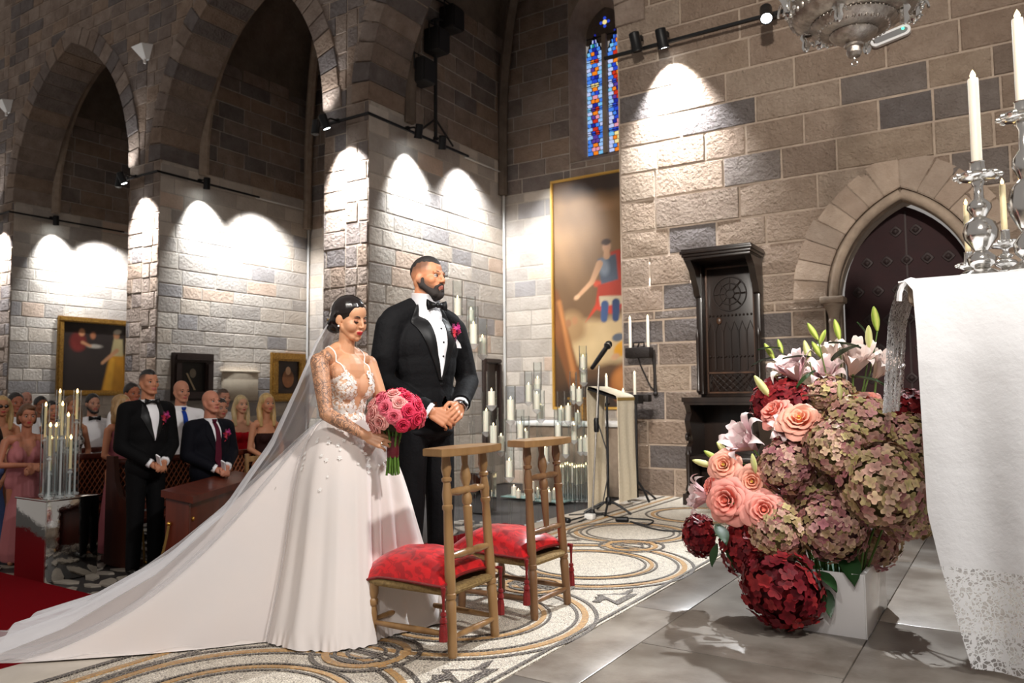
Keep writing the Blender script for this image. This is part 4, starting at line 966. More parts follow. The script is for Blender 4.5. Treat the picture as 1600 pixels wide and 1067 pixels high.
for r, n_, z0 in ((.19, 24, 2.3), (.12, 16, 2.3), (.05, 12, 2.3)):
    mb.tube([(r*math.cos(2*PI*k/n_), .232, z0+r*math.sin(2*PI*k/n_)) for k in range(n_)], .009, 5, closed=True)
for k in range(8): a = k*PI/4; mb.tube([(.06*math.cos(a), .232, 2.3+.06*math.sin(a)), (.18*math.cos(a), .232, 2.3+.18*math.sin(a))], .009, 5)
for k in range(6):
    u = -.225+k*.09; mb.tube([(u-.04, .232, 1.45), (u-.04, .232, 1.88), (u, .232, 1.99), (u+.04, .232, 1.88), (u+.04, .232, 1.45)], .007, 5)
for k in range(-5, 6):
    for q in (-1, 1): mb.tube([(max(-.25, min(.25, k*.08-q*.1)), .232, 1.22), (max(-.25, min(.25, k*.08+q*.1)), .232, 1.4)], .007, 5)
for k in range(12): u = -.24+k*.0436; mb.ball((u, .232, 1.6), .014, 6, 5); mb.ball((u, .232, 2.06), .013, 6, 5)
part('tracery', mb, M_ebony, t)
mb = MB(); mb.ball((-.13, .225, 2.0), (.03, .012, .04), 8, 6); part('crest', mb, M_ebon2, t)

# ================================================================ LECTERN, MICROPHONES
M_ivory = mat('ivory_cloth', S(232, 222, 200), .75, var=(40, S(214, 200, 174), 1), bump=(160, .15))
M_gold = mat('gold_braid', S(178, 148, 84), .5, .3, bump=(200, .4))
t = thing('lectern', 'black metal lectern draped with a long ivory cloth', 'lectern', (-3.58, 7.47, 0))
mb = MB(); mb.add([(-.16, -.22, 1.225), (.16, -.22, 1.125), (.16, .22, 1.125), (-.16, .22, 1.225)], [(0, 1, 2, 3)]); thick(mb, -.02, (0, 0, 1)); part('book_board', mb, M_blk, t, 0)
mb = MB()
for s in (1,):
    mb.tube([(.185, s*.235, 1.12), (.185, s*.235, .2)], .012, 8)
    for q in (-1, 1): mb.tube([(.185, s*.235, .24), (.185+.05*q, s*.26, .16), (.185+.12*q, s*.27, .015)], .012, 8)
mb.box((.2, .28, 1.1), (.05, .14, .09)); part('stand', mb, M_blk, t)
mb = MB(); rg = random.Random(4)
prof = [(-.172, -.14), (-.176, .3), (-.172, .8), (-.172, 1.2), (-.165, 1.236), (-.14, 1.243), (0, 1.199), (.14, 1.152), (.168, 1.136), (.176, 1.1), (.176, .6), (.18, .06)]
def lc(u, v):
    k = u*(len(prof)-1); i = min(int(k), len(prof)-2); f = k-i; x = prof[i][0]*(1-f)+prof[i+1][0]*f; z = prof[i][1]*(1-f)+prof[i+1][1]*f
    return Vector((x+.005*math.sin(v*14+z*3)*(1 if abs(z) < 1.05 else 0), -.215+.43*v, z))
mb.grid(lc, 44, 10); thick(mb, .004, (1, 0, 0)); cl_ = part('cloth', mb, M_ivory, t, 60)
mb = MB(); mb.box((.181, 0, 1.108), (.006, .432, .03)); part('braid', mb, M_gold, cl_, 0)
M_cable = mat('black_cable', S(26, 26, 28), .6)
t = thing('microphone_stand', 'black microphone stand with a round tripod foot beside the lectern', 'microphone stand', (-3.36, 6.93, 0))
mb = MB(); mb.tube([(0, 0, .08), (0, 0, 1.14)], .012, 8); part('pole', mb, M_blk, t)
for k in range(5): a = k*2*PI/5; mb = MB(); mb.tube([(0, 0, .11), (.07*math.cos(a), .07*math.sin(a), .1), (.17*math.cos(a), .17*math.sin(a), .05), (.24*math.cos(a), .24*math.sin(a), .01)], .011, 8); part('foot', mb, M_blk, t)
mb = MB(); mb.lathe([(.02, 0), (.03, .01), (.03, .06), (.018, .08)], (0, 0, .08), 12); part('collar', mb, M_blk, t)
t = thing('microphone', 'slim silver microphone pole with a black angled microphone above the lectern', 'microphone', (-3.46, 6.78, 0))
pa = onx(936, 570, -3.46)-Vector((-3.46, 6.78, 0)); pm = onx(951, 538, -3.46)-Vector((-3.46, 6.78, 0)); pj = onx(925, 575, -3.46)-Vector((-3.46, 6.78, 0))
mb = MB(); mb.tube([(0, 0, .01), pa], .010, 8); part('pole', mb, mat('brushed_steel', S(120, 116, 112), .45, .7), t)
mb = MB(); mb.lathe([(.09, 0), (.09, .012), (.03, .02), (.02, .05)], (0, 0, 0), 18); part('base', mb, M_blk, t)
mb = MB(); mb.lathe([(.022, -.07), (.026, -.05), (.026, .05), (.02, .07)], pa*.59, 10); part('clutch', mb, M_blk, t)
mb = MB(); mb.tube([pj, pj.lerp(pm, .3), pj.lerp(pm, .8)], [.02, .024, .026], 8); part('boom', mb, M_blk, t)
mb = MB(); d_ = (pm-pj).normalized(); mb.lathe([(.02, -.06), (.028, -.02), (.036, 0), (.04, .03), (.03, .055), (.0001, .065)], pm-d_*.03, 12, align(d_)); part('microphone_head', mb, M_blk, t); mb = MB(); mb.lathe([(.038, -.004), (.041, 0), (.038, .008)], pm-d_*.035, 12, align(d_)); part('ring', mb, MATS['brushed_steel'], t)
P = [Vector(CAM) for _ in ()]
P = [pa*.95, pa*.6+Vector((.02, 0, 0)), Vector((.12, .1, .35)), Vector((.1, .02, .1)), Vector((-.02, -.12, .02)), Vector((-.15, -.2, .012))]
mb = MB(); mb.tube([P[0].lerp(P[1], k/4) for k in range(4)]+[P[1], P[1].lerp(P[2], .5)+Vector((.03, .02, 0)), P[2], P[3], P[4], P[5]], .006, 6); part('cable', mb, M_cable, t)
def cable(label, pts, r=.007, plugs=()):
    t = thing('floor_cable', label, 'cable', (0, 0, 0)); P = []
    V = [Vector(p) for p in pts]
    for i in range(len(V)-1):
        for k in range(6):
            u = k/6; a, b, c, d = V[max(i-1, 0)], V[i], V[i+1], V[min(i+2, len(V)-1)]
            P.append(.5*((2*b)+(c-a)*u+(2*a-5*b+4*c-d)*u*u+(3*b-a-3*c+d)*u**3))
    P.append(V[-1]); mb = MB(); mb.tube(P, r, 6); part('lead', mb, M_cable, t)
    for p, a in plugs: mb = MB(); mb.lathe([(.012, -.06), (.024, -.05), (.026, .05), (.015, .06)], p, 10, align((math.cos(a), math.sin(a), 0))); part('plug', mb, M_blk, t)
    return t
z = .012
cable('black cable looping over the mosaic below the lectern', [tuple(onz(px, py)[:2])+(z,) for px, py in ((905, 817), (935, 806), (960, 810), (990, 812), (1020, 815), (1010, 822), (985, 817), (1030, 830), (1075, 832))], .007, [((*onz(884, 817)[:2], .026), -2.9+2.4), ((*onz(972, 816)[:2], .026), .3)])
cable('black cable with a plug lying by the step edge', [tuple(onz(px, py)[:2])+(z,) for px, py in ((888, 816), (905, 811), (925, 806), (945, 803))])
tag(part('cable_box', MB().bevbox((*onz(922, 812)[:2], .03), (.09, .07, .05), .008), MATS['pale_conduit']), 'small grey cable box on the mosaic beside the microphone foot', 'cable box')

# ================================================================ CANDLES
M_wax = mat('white_wax', S(240, 232, 216), .5, sss=.15)
M_waxy = mat('ivory_wax', S(232, 214, 170), .5, sss=.1)
M_flame = mat('flame', (1, .7, .3), .5, emis=((1, .62, .22), 9))
M_flamew = mat('soft_flame', (1, .8, .5), .5, emis=((1, .78, .42), 5))
M_glass = glass_mat('clear_glass', (.97, .985, .985), .7)
M_cryst = mat('cut_crystal', S(240, 242, 242), .12, 0, alpha=.38, coat=.6)
def candle_mesh(r, h, n=14):
    mb = MB(); mb.lathe([(r, 0), (r, h-.006), (r*.93, h), (r*.8, h-.003), (.0001, h-.008)], (0, 0, 0), n); return mb
def candle(name, label, group, loc, r, h, wax, tilt=None, fl=(.008, .03)):
    t = thing(name, label, 'candle', loc, 0, group); part('wax', candle_mesh(r, h), wax, t)
    mb = MB(); mb.lathe([(.0001, -.004), (fl[0]*.7, 0), (fl[0], fl[1]*.3), (fl[0]*.6, fl[1]*.65), (.0001, fl[1])], (0, 0, h+.004), 8); part('flame', mb, M_flame if wax is M_waxy else M_flamew, t, 180)
    mb = MB(); mb.tube([(0, 0, h-.008), (0, 0, h+.008)], .0015, 5); part('wick', mb, M_blk, t)
    return t
ORD = ['highest', 'second highest', 'third highest', 'fourth highest', 'fifth highest', 'sixth highest', 'seventh highest', 'eighth highest', 'ninth highest', 'tenth highest', 'eleventh highest', 'lowest']
def holder(label, group, loc, hcup, rg_, hg):
    """long-stemmed glass: foot, stem, cup, chimney"""
    t = thing('glass_candle_holder', label, 'candle holder', loc, 0, group)
    mb = MB(); mb.lathe([(.07, 0), (.07, .008), (.02, .018), (.012, .03)], (0, 0, 0), 18); part('foot', mb, M_cryst, t)
    mb = MB(); mb.lathe([(.012, .02), (.013, hcup*.5), (.012, hcup-.05)], (0, 0, 0), 10); part('stem', mb, M_glass, t)
    mb = MB(); mb.lathe([(.012, hcup-.05), (.03, hcup-.035), (.05, hcup-.012), (.058, hcup), (.05, hcup+.004), (.0001, hcup+.002)], (0, 0, 0), 14); part('cup', mb, M_cryst, t, 20)
    mb = MB(); mb.lathe([(rg_, hcup), (rg_, hcup+hg), (rg_-.003, hcup+hg), (rg_-.003, hcup+.004)], (0, 0, 0), 20); mb.f = mb.f[:-2]; mb.mi = mb.mi[:-2]; mb.fixn = False; part('chimney', mb, M_glass, t)
    return t
def world_at(px, py, depth):
    return Vector(CAM + ray(px, py)*depth)
CL = [('behind the groom', 7.9, [(715, 467, 494, 438), (736, 485, 520, 463), (740, 507, 538, 478), (754, 528, 555, 498), (768, 612, 634, 580), (760, 643, 675, 612), (771, 666, 693, 637), (783, 682, 706, 655), (798, 625, 657, 603), (796, 721, 746, 690)]),
      ('before the pale chapel wall', 9.6, [(826, 602, 628, 580), (840, 592, 608, 566), (839, 616, 640, 600), (845, 634, 655, 610), (813, 663, 685, 640), (821, 674, 695, 650), (852, 700, 722, 680)]),
      ('next to the lectern', 10.2, [(877, 638, 658, 611), (888, 634, 658, 611), (872, 665, 688, 640), (896, 603, 626, 580), (884, 687, 710, 660), (911, 558, 576, 540), (912, 578, 598, 552), (905, 608, 628, 582), (897, 665, 688, 640), (908, 686, 706, 660), (915, 684, 706, 655), (903, 645, 664, 625)])]
rgc = random.Random(8)
for nm, dep, lst in CL:
    order = sorted(range(len(lst)), key=lambda i: lst[i][1])
    for k, i in enumerate(order):
        px, yt, yb, yg = lst[i]; d = dep+rgc.uniform(-.35, .35)
        b0 = world_at(px, yb, d); tp = world_at(px, yt, d); gt = world_at(px, yg, d)
        zb = ZN+.012 if True else 0
        o = holder('clear long-stemmed glass holder, %s of those %s' % (ORD[min(k, 11)] if k < len(lst)-1 else 'lowest', nm), 'long-stemmed glass candle holders', (b0.x, b0.y, zb), b0.z-zb, .052, gt.z-b0.z)
        candle('pillar_candle', 'white pillar candle, %s of those %s' % (ORD[min(k, 11)] if k < len(lst)-1 else 'lowest', nm), 'white pillar candles in glass holders', (b0.x, b0.y, b0.z+.006), .036, tp.z-b0.z, M_wax)
# low pillar candles on glass trays and glass tubes with tapers by the lectern
for tx, (pxc, pyc, wx, wy, ps) in enumerate(((822, 778, .62, .5, [(803, 760), (810, 766), (832, 752), (822, 764), (840, 764)]), (868, 784, .5, .55, [(855, 761), (858, 768), (872, 773), (866, 765)]))):
    c = onz(pxc, pyc, ZN); mb = MB(); mb.bevbox((c.x, c.y, ZN+.03), (wx, wy, .018), .004)
    tag(part('glass_tray', mb, mat('tray_glass', S(170, 205, 200), .08, 0, trans=.3)), 'low glass tray of candles on the red carpet '+('behind the darker kneeler' if tx == 0 else 'nearer the lectern'), 'tray', 'glass trays')
    for q, (px, py) in enumerate(ps):
        a = onz(px, pyc+(q % 3-1)*4, ZN+.04); h = max(.1, onx(px, py, a.x).z-a.z)
        candle('tray_candle', '%s white candle standing on the tray %s' % (('slim', 'broad', 'tall', 'short', 'plain')[q], 'behind the darker kneeler' if tx == 0 else 'nearer the lectern'), 'white candles on glass trays', a, .04-.004*q, min(h, .32), M_wax)
rgt = random.Random(12)
NTH = 'first second third fourth fifth sixth seventh eighth ninth tenth eleventh twelfth thirteenth fourteenth'.split()
for q in range(14):
    px = 873+q*3.6; row = q % 2
    a = onz(px, 784-row*3, ZN+.012); zt_ = onx(px, 728+rgt.uniform(-3, 4), a.x).z; hh = zt_-a.z
    candle('taper_candle', 'thin white taper, %s from the kneeler in the row by the lectern' % NTH[q], 'thin tapers by the lectern', (a.x, a.y, zt_-.26), .014, .26, M_wax, fl=(.008, .035))
    t = thing('glass_tube', 'clear glass tube round the %s taper from the kneeler' % NTH[q], 'candle holder', a, 0, 'glass tubes of the tapers'); mb = MB(); mb.lathe([(.028, .004), (.028, hh+.06), (.0255, hh+.06), (.0255, .006)], (0, 0, 0), 14); mb.f = mb.f[:-2]; mb.mi = mb.mi[:-2]; mb.fixn = False; part('tube', mb, M_glass, t)
    mb = MB(); mb.lathe([(.03, 0), (.03, .012), (.02, .014)], (0, 0, 0), 14); part('foot', mb, M_cryst, t); mb = MB(); mb.lathe([(.006, .012), (.006, hh-.27), (.02, hh-.262), (.02, hh-.256)], (0, 0, 0), 8); part('stem', mb, M_cryst, t)
M_mirror = mat('mirror_panel', S(214, 212, 208), .04, 1.0, bump=(3.5, .12, 'noise', .03))
def plinth(name, label, c, w_, d_, h, rz):
    t = thing(name, label, 'plinth', c, rz)
    for (x, y, a, b) in ((0, -d_/2, w_, .012), (0, d_/2, w_, .012), (-w_/2, 0, .012, d_), (w_/2, 0, .012, d_)):
        mb = MB(); mb.bevbox((x, y, h/2), (a, b, h), .003); part('mirror_side', mb, M_mirror, t, 30)
    mb = MB(); mb.bevbox((0, 0, h+.008), (w_+.03, d_+.03, .018), .004); part('mirror_top', mb, M_mirror, t, 30)
    return t
plinth('mirrored_plinth', 'low mirrored plinth on the carpet edge behind the first kneeler', (*onz(752, 800, ZN)[:2], ZN+.012), .3, .3, .52, .0)
# mirrored plinth with nine tapers at the aisle
PX, PY, PH = -7.40, 3.78, .70
plinth('mirrored_plinth', 'tall mirrored plinth under the tapers at the edge of the red carpet', (PX, PY, ZN), .52, .46, PH, 0)
zp = ZN+PH+.018
tl = [(94, 614, 655), (121, 614, 655), (98, 634, 680), (72, 635, 683), (107, 651, 698), (79, 667, 712), (88, 667, 705), (80, 686, 735), (111, 686, 732)]
for k, i in enumerate(sorted(range(9), key=lambda i: tl[i][1])):
    px, yt, yb = tl[i]; x_ = PX+(-.16, 0, .16)[k % 3]; p = onx(px, yt, x_); q = onx(px, yb, x_); y_ = max(PY-.2, min(PY+.2, p.y)); 
    cw = candle('taper_candle', 'ivory taper, %s on the mirrored plinth' % (ORD[k] if k < 8 else 'lowest'), 'tapers on the mirrored plinth', (x_, y_, q.z), .0125, p.z-q.z, M_waxy, fl=(.011, .04))
    t = thing('glass_tube', 'tall clear glass tube round the %s taper on the mirrored plinth' % (ORD[k] if k < 8 else 'lowest'), 'candle holder', (x_, y_, zp), 0, 'glass tubes on the plinth'); hh = p.z-zp
    mb = MB(); mb.lathe([(.034, .0), (.034, hh+.03), (.0315, hh+.03), (.0315, .002)], (0, 0, 0), 16); mb.f = mb.f[:-2]; mb.mi = mb.mi[:-2]; mb.fixn = False; part('tube', mb, M_glass, t)
    mb = MB(); mb.lathe([(.04, 0), (.04, .01), (.014, .02), (.01, .04), (.01, q.z-zp-.05), (.026, q.z-zp-.03), (.012, q.z-zp-.015), (.024, q.z-zp), (.0001, q.z-zp)], (0, 0, 0), 12); part('crystal_stem', mb, M_cryst, t, 25)
# iron wall candle bracket and the standing one behind the lectern
M_iron = mat('wrought_iron', S(34, 28, 26), .6, .5, bump=(60, .3))
ws = Vector((-3.585, YW-.12, 1.6)); t = thing('wall_sconce', 'wrought-iron wall bracket carrying two lit candles', 'sconce', ws)
mb = MB(); mb.bevbox((0, -.02, .03), (.3, .14, .12), .012); part('tray', mb, M_iron, t); mb = MB(); mb.tube([(-.07, -.02, .09), (-.07, -.02, .15), (.06, -.02, .15), (.06, -.02, .09)], .012, 6); mb.tube([(-.02, -.02, .09), (0, -.02, .14)], .01, 6); part('handle', mb, M_iron, t)
mb = MB(); mb.tube([(.14, .06, .06), (.15, .06, -.2), (.155, .06, -.46)], [.02, .016, .022], 6); mb.tube([(-.02, 0, -.03), (0, .02, -.12), (.04, .04, -.22), (.1, .05, -.36), (.15, .06, -.4)], .009, 6); mb.ball((.155, .06, -.44), .03, 8, 6); part('arm', mb, M_iron, t)
for s, nm in ((-1, 'farther from'), (1, 'nearer')):
    candle('candle', 'lit white candle on the iron wall bracket, %s the carved seat' % nm, 'candles on the wall bracket', ws+Vector((s*.11, -.02, .08)), .017, .34, M_wax, fl=(.012, .04))
st_ = Vector((-3.75, YW-.45, 0)); p = ony(996, 622, YW-.45); t = thing('candle_stand', 'black iron candle stand behind the draped lectern', 'candle stand', (p.x-.02, YW-.45, 0))
mb = MB(); mb.tube([(0, 0, .03), (0, 0, p.z)], .014, 8); part('pole', mb, M_iron, t); mb = MB(); mb.bevbox((.05, 0, p.z), (.24, .1, .08), .01); part('tray', mb, M_iron, t)
for k in range(3): a = k*2*PI/3+.4; mb = MB(); mb.tube([(0, 0, .12), (.1*math.cos(a), .1*math.sin(a), .1), (.2*math.cos(a), .2*math.sin(a), .012)], .012, 6); part('foot', mb, M_iron, t)
candle('candle', 'lit candle on the iron stand behind the lectern', 'candles behind the lectern', (p.x-.03, YW-.45, p.z+.04), .016, .22, M_wax, fl=(.012, .04))
for (px, yt, yb, nm) in ((948, 590, 630, 'tall lit candle behind the book board of the lectern'), (974, 613, 640, 'short lit candle behind the slope of the lectern')):
    q = ony(px, yb, YW-.05-.3); r = ony(px, yt, YW-.05-.3); 
    candle('candle', nm, 'candles behind the lectern', q, .016, r.z-q.z, M_wax, fl=(.013, .045))
    mb = MB(); mb.lathe([(.1, 0), (.1, .02), (.012, .04), (.012, q.z-ZN-.03), (.04, q.z-ZN-.01), (.04, q.z-ZN)], (q.x, q.y, ZN+.0), 12); tag(part('candle_stick', mb, M_iron), 'thin dark floor candlestick under the '+nm.split(' behind')[0]+' by the lectern', 'candle stand')
# chapel altar with a white cloth behind the candles
t = thing('chapel_altar', 'grey stone chapel altar with a white cloth below the tall painting', 'altar', (-5.85, YB-.5, ZN))
mb = MB(); mb.bevbox((0, 0, .55), (2.3, .8, 1.1), .02); part('stone_body', mb, M_trim, t)
mb = MB(); mb.bevbox((0, -.02, 1.13), (2.5, .92, .07), .02); part('cloth', mb, mat('white_linen', S(236, 234, 230), .8, bump=(60, .1)), t)
t = thing('gilt_tabernacle', 'small gilt tabernacle standing on the chapel altar', 'tabernacle', (-6.2, YB-.35, ZN+1.165)); mb = MB(); mb.bevbox((0, 0, .18), (.26, .2, .36), .015); mb.bevbox((0, 0, .38), (.32, .24, .04), .01); part('body', mb, M_gilt, t); mb = MB(); mb.bevbox((0, -.105, .18), (.14, .02, .24), .006); part('door', mb, M_ebon2, t)

# ================================================================ FLOWERS
M_petal = mat('petal', (.8, .3, .3), .6, attr='Col', spec=.25, bump=(120, .08))
mixc = lambda a, b, t: tuple(a[i]*(1-t)+b[i]*t for i in range(3))
def rose_mesh(name, c_in, c_out, seed, full=1.0, heart=None):
    rg = random.Random(seed); V = []; Fs = []; C = []
    lay = [(3, .03, .10, .62, 1.5, 0), (4, .06, .24, .68, 1.15, .05), (5, .1, .42, .68, .95, .1), (6, .14, .62, .6, .85, .2), (6, .18, .82, .46, .8, .34), (6, .2, 1.0, .26, .78, .5)]
    for li, (n, r0, r1, h, w_, cu) in enumerate(lay):
        for k in range(n):
            ph = 2*PI*(k+.5*(li % 2))/n+rg.uniform(-.15, .15); rr = r1*rg.uniform(.92, 1.08)*full; hh = h*rg.uniform(.92, 1.08); b0 = len(V); nu, nv = 5, 4
            for i in range(nu+1):
                u = i/nu
                for j in range(nv+1):
                    v = 2*j/nv-1; wd = w_*(math.sin(PI*(.18+.66*u)))*v
                    r = r0+(rr-r0)*(u**.8)*(1-.10*v*v*u); z = hh*math.sin(min(1, u*1.08)*PI/2)-cu*max(0, u-.62)**2*2.2+.03*math.cos(v*4+k)*u-.06*v*v*u
                    V.append(Vector((r*math.cos(ph+wd), r*math.sin(ph+wd), z-.3))); C.append(mixc(mixc(c_in, c_out, li/5), tuple(min(1, x*1.12) for x in c_out), .55*u*u))
            Fs += [(b0+i*(nv+1)+j, b0+(i+1)*(nv+1)+j, b0+(i+1)*(nv+1)+j+1, b0+i*(nv+1)+j+1) for i in range(nu) for j in range(nv)]
    b0 = len(V); V += [Vector((.1*math.cos(k*PI/4), .1*math.sin(k*PI/4), .2)) for k in range(8)]+[Vector((0, 0, .3))]; C += [heart or c_in]*9; Fs += [(b0+k, b0+(k+1) % 8, b0+8) for k in range(8)]
    return vmesh(name, V, Fs, C, M_petal)
def hydrangea_mesh(name, pal, seed, N=120, sx=(1, 1, 1), fs=1.):
    rg = random.Random(seed); V = []; Fs = []; C = []
    for i in range(N):
        z = 1-2*(i+.5)/N
        if z < -.72: continue
        a = i*2.39996; s = math.sqrt(1-z*z); n = Vector((s*math.cos(a), s*math.sin(a), z)); n = (n+Vector((rg.uniform(-.12, .12), rg.uniform(-.12, .12), rg.uniform(-.12, .12)))).normalized()
        c = n*rg.uniform(.8, 1.06); q = n.to_track_quat('Z', 'Y').to_matrix() @ rotz(rg.uniform(0, 6)) @ rotx(rg.uniform(-.35, .35)) @ roty(rg.uniform(-.35, .35)); f = rg.uniform(.15, .215)*fs; base = rg.choice(pal); c2 = rg.choice(pal)
        for k in range(4):
            t = k*PI/2; R = rotz(t); b0 = len(V); cup = rg.uniform(.2, .6)
            pts = [(0, 0, -.03), (.5, -.48, .06), (1.0, -.3, cup*.3), (1.08, 0, cup*.2), (1.0, .3, cup*.3), (.5, .48, .06)]
            for p in pts: V.append(c+q @ (R @ (Vector(p)*f)))
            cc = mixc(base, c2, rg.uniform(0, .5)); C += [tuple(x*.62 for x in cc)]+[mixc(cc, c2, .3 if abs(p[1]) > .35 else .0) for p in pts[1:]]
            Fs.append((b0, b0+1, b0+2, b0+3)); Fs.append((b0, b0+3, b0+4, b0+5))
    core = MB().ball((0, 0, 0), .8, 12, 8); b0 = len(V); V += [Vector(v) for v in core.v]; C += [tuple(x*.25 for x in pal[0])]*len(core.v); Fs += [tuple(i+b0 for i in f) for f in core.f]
    V = [Vector((v.x*sx[0], v.y*sx[1], v.z*sx[2])) for v in V]
    return vmesh(name, V, Fs, C, M_petal)
def lily_mesh(name, seed, c0, c1, openness=1.0):
    rg = random.Random(seed); V = []; Fs = []; C = []
    for li, (n, L, o) in enumerate(((6, .6, .3), (7, .9, .6), (7, 1.15, .95))):
        for k in range(n):
            ph = 2*PI*(k+.5*li)/n+rg.uniform(-.12, .12); o2 = o*openness*rg.uniform(.85, 1.1); b0 = len(V); nu, nv = 7, 2
            for i in range(nu+1):
                u = i/nu; th = u*o2*1.35; r = L*(u*math.sin(o2)*.95+.10*math.sin(u*PI)); z = L*(math.cos(o2)*u+.55*math.sin(u*PI*.75)-.55*u*u*o2)
                for j in range(nv+1):
                    v = j-1; w_ = .17*math.sin(PI*min(1, .08+u*.95))**.8*v; rad = Vector((math.cos(ph), math.sin(ph), 0)); tan = Vector((-math.sin(ph), math.cos(ph), 0))
                    V.append(rad*r+tan*(w_+.02*math.sin(u*9+k)*abs(v))+Vector((0, 0, z-.3+.05*abs(v)))); C.append(mixc(c1, c0, min(1, u*1.3)))
            Fs += [(b0+i*3+j, b0+(i+1)*3+j, b0+(i+1)*3+j+1, b0+i*3+j+1) for i in range(nu) for j in range(nv)]
    return vmesh(name, V, Fs, C, M_petal)
def bud_mesh(name, c0, c1):
    mb = MB(); mb.lathe([(.06, -1), (.12, -.9), (.24, -.5), (.3, -.1), (.27, .35), (.17, .75), (.06, .97), (.0001, 1)], (0, 0, 0), 12, lobes=(3, .09))
    return vmesh(name, mb.v, mb.f, [mixc(c0, c1, .5+.5*math.sin(3*math.atan2(v[1], v[0]))) if abs(v[2]) < .9 else c0 for v in mb.v], M_petal)
def leaf_mesh(name, c):
    V = []; Fs = []; C = []
    for i in range(7):
        u = i/6; w_ = .24*math.sin(PI*min(1, .05+.93*u))
        for v in (-1, 0, 1): V.append(Vector((u, w_*v, .06*abs(v)-.25*u*u+.1*u))); C.append(tuple(x*(1.25 if v == 0 else 1) for x in c))
    Fs = [(i*3+j, (i+1)*3+j, (i+1)*3+j+1, i*3+j+1) for i in range(6) for j in range(2)]
    return vmesh(name, V, Fs, C, mat('glossy_leaf', (.05, .2, .05), .35, attr='Col'))
def put(name, me, parent, loc, d, s, roll=0., label=None):
    o = link(name, me, parent, loc); q = Vector(d).to_track_quat('Z', 'Y') @ Quaternion((0, 0, 1), roll); o.rotation_mode = 'QUATERNION'; o.rotation_quaternion = q; o.scale = (s, s, s) if not isinstance(s, (tuple, list)) else s
    if label: o['label'] = label
    return o
ANT = [S(206, 190, 128), S(196, 144, 132), S(216, 178, 160), S(196, 182, 128), S(176, 112, 116), S(218, 194, 152), S(200, 154, 140), S(160, 142, 92), S(206, 160, 148)]
ANP = [S(200, 142, 146), S(212, 168, 154), S(190, 164, 124), S(168, 104, 114), S(216, 178, 160), S(184, 126, 124), S(176, 158, 108)]
BUR = [S(126, 22, 34), S(150, 34, 40), S(96, 14, 26), S(164, 48, 50), S(110, 20, 34)]
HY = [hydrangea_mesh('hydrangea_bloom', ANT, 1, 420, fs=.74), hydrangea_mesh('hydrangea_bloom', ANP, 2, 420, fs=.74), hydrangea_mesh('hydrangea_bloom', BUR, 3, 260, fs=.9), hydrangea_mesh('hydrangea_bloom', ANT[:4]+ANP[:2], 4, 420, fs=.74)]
CORAL = [rose_mesh('coral_rose', S(250, 164, 118), S(252, 182, 164), 5, 1, S(206, 190, 70)), rose_mesh('coral_rose', S(250, 140, 118), S(252, 170, 158), 6, 1.0)]
LIL = [lily_mesh('lily_bloom', 1, S(244, 228, 228), S(226, 178, 186)), lily_mesh('lily_bloom', 2, S(246, 234, 230), S(222, 190, 178), .7)]
BUD = [bud_mesh('lily_bud', S(130, 160, 54), S(196, 200, 108)), bud_mesh('lily_bud', S(196, 200, 120), S(226, 222, 168))]
LEAF = leaf_mesh('leaf', S(34, 66, 34))
M_stem = mat('green_stem', S(86, 112, 48), .5)
# planter
M_white = mat('glossy_white_planter', S(226, 224, 224), .12, coat=.6)
pc = Vector((-.765, 4.33, 0)); t = thing('planter', 'glossy white rectangular planter on the grey marble beside the altar', 'planter', pc)
hx, hy, hz = .135, .33, .30
for (x, y, a, b) in ((0, -hy, 2*hx, .012), (0, hy, 2*hx, .012), (-hx, 0, .012, 2*hy), (hx, 0, .012, 2*hy)): mb = MB(); mb.bevbox((x, y, hz/2), (a+.012, b+.0, hz), .003); part('side_panel', mb, M_white, t, 30)
mb = MB(); mb.box((0, 0, .01), (2*hx, 2*hy, .02)); part('bottom', mb, M_white, t, 30)
fa = thing('flower_arrangement', 'lavish arrangement of hydrangeas, coral roses and lilies in the white planter', 'flowers', (pc.x, pc.y, .02))
fo = Vector((pc.x, pc.y, .02)); CEN = Vector((pc.x, 4.3, .62))
mb = MB(); mb.bevbox((0, 0, .12), (2*hx-.03, 2*hy-.03, .22), .02); part('floral_foam', mb, mat('wet_floral_foam', S(30, 66, 52), .9, bump=(60, .5)), fa)
def fpos(px, py, Y): return ony(px, py, Y)
def add_stem(p, r=.006):
    b = Vector((max(-.1, min(.1, (p.x-pc.x)*.4)), max(-.28, min(.28, (p.y-pc.y)*.6)), .2)); q = p-fo
    mb = MB(); mb.tube([b, b.lerp(q, .5)+Vector((0, 0, .1 if q.z > .3 else .16)), q], r, 6); part('stem', mb, M_stem, fa)
HL = [(1228, 730, 4.06, 45, 1), (1307, 700, 4.0, 47, 0), (1378, 757, 3.98, 66, 0), (1217, 832, 3.98, 46, 0), (1299, 822, 4.02, 54, 1), (1343, 665, 4.15, 54, 3), (1424, 692, 4.25, 48, 3), (1296, 618, 4.35, 36, 3), (1418, 800, 4.12, 44, 3), (1335, 760, 4.2, 50, 1), (1270, 760, 4.2, 50, 3), (1260, 690, 4.4, 48, 2),
      (1218, 626, 4.3, 44, 2), (1095, 836, 4.2, 33, 2), (1165, 858, 4.15, 44, 2), (1222, 920, 3.93, 64, 2), (1432, 642, 4.5, 36, 2), (1440, 735, 4.45, 34, 2), (1185, 800, 4.3, 44, 2), (1360, 850, 4.35, 46, 1)]
rgf = random.Random(21)
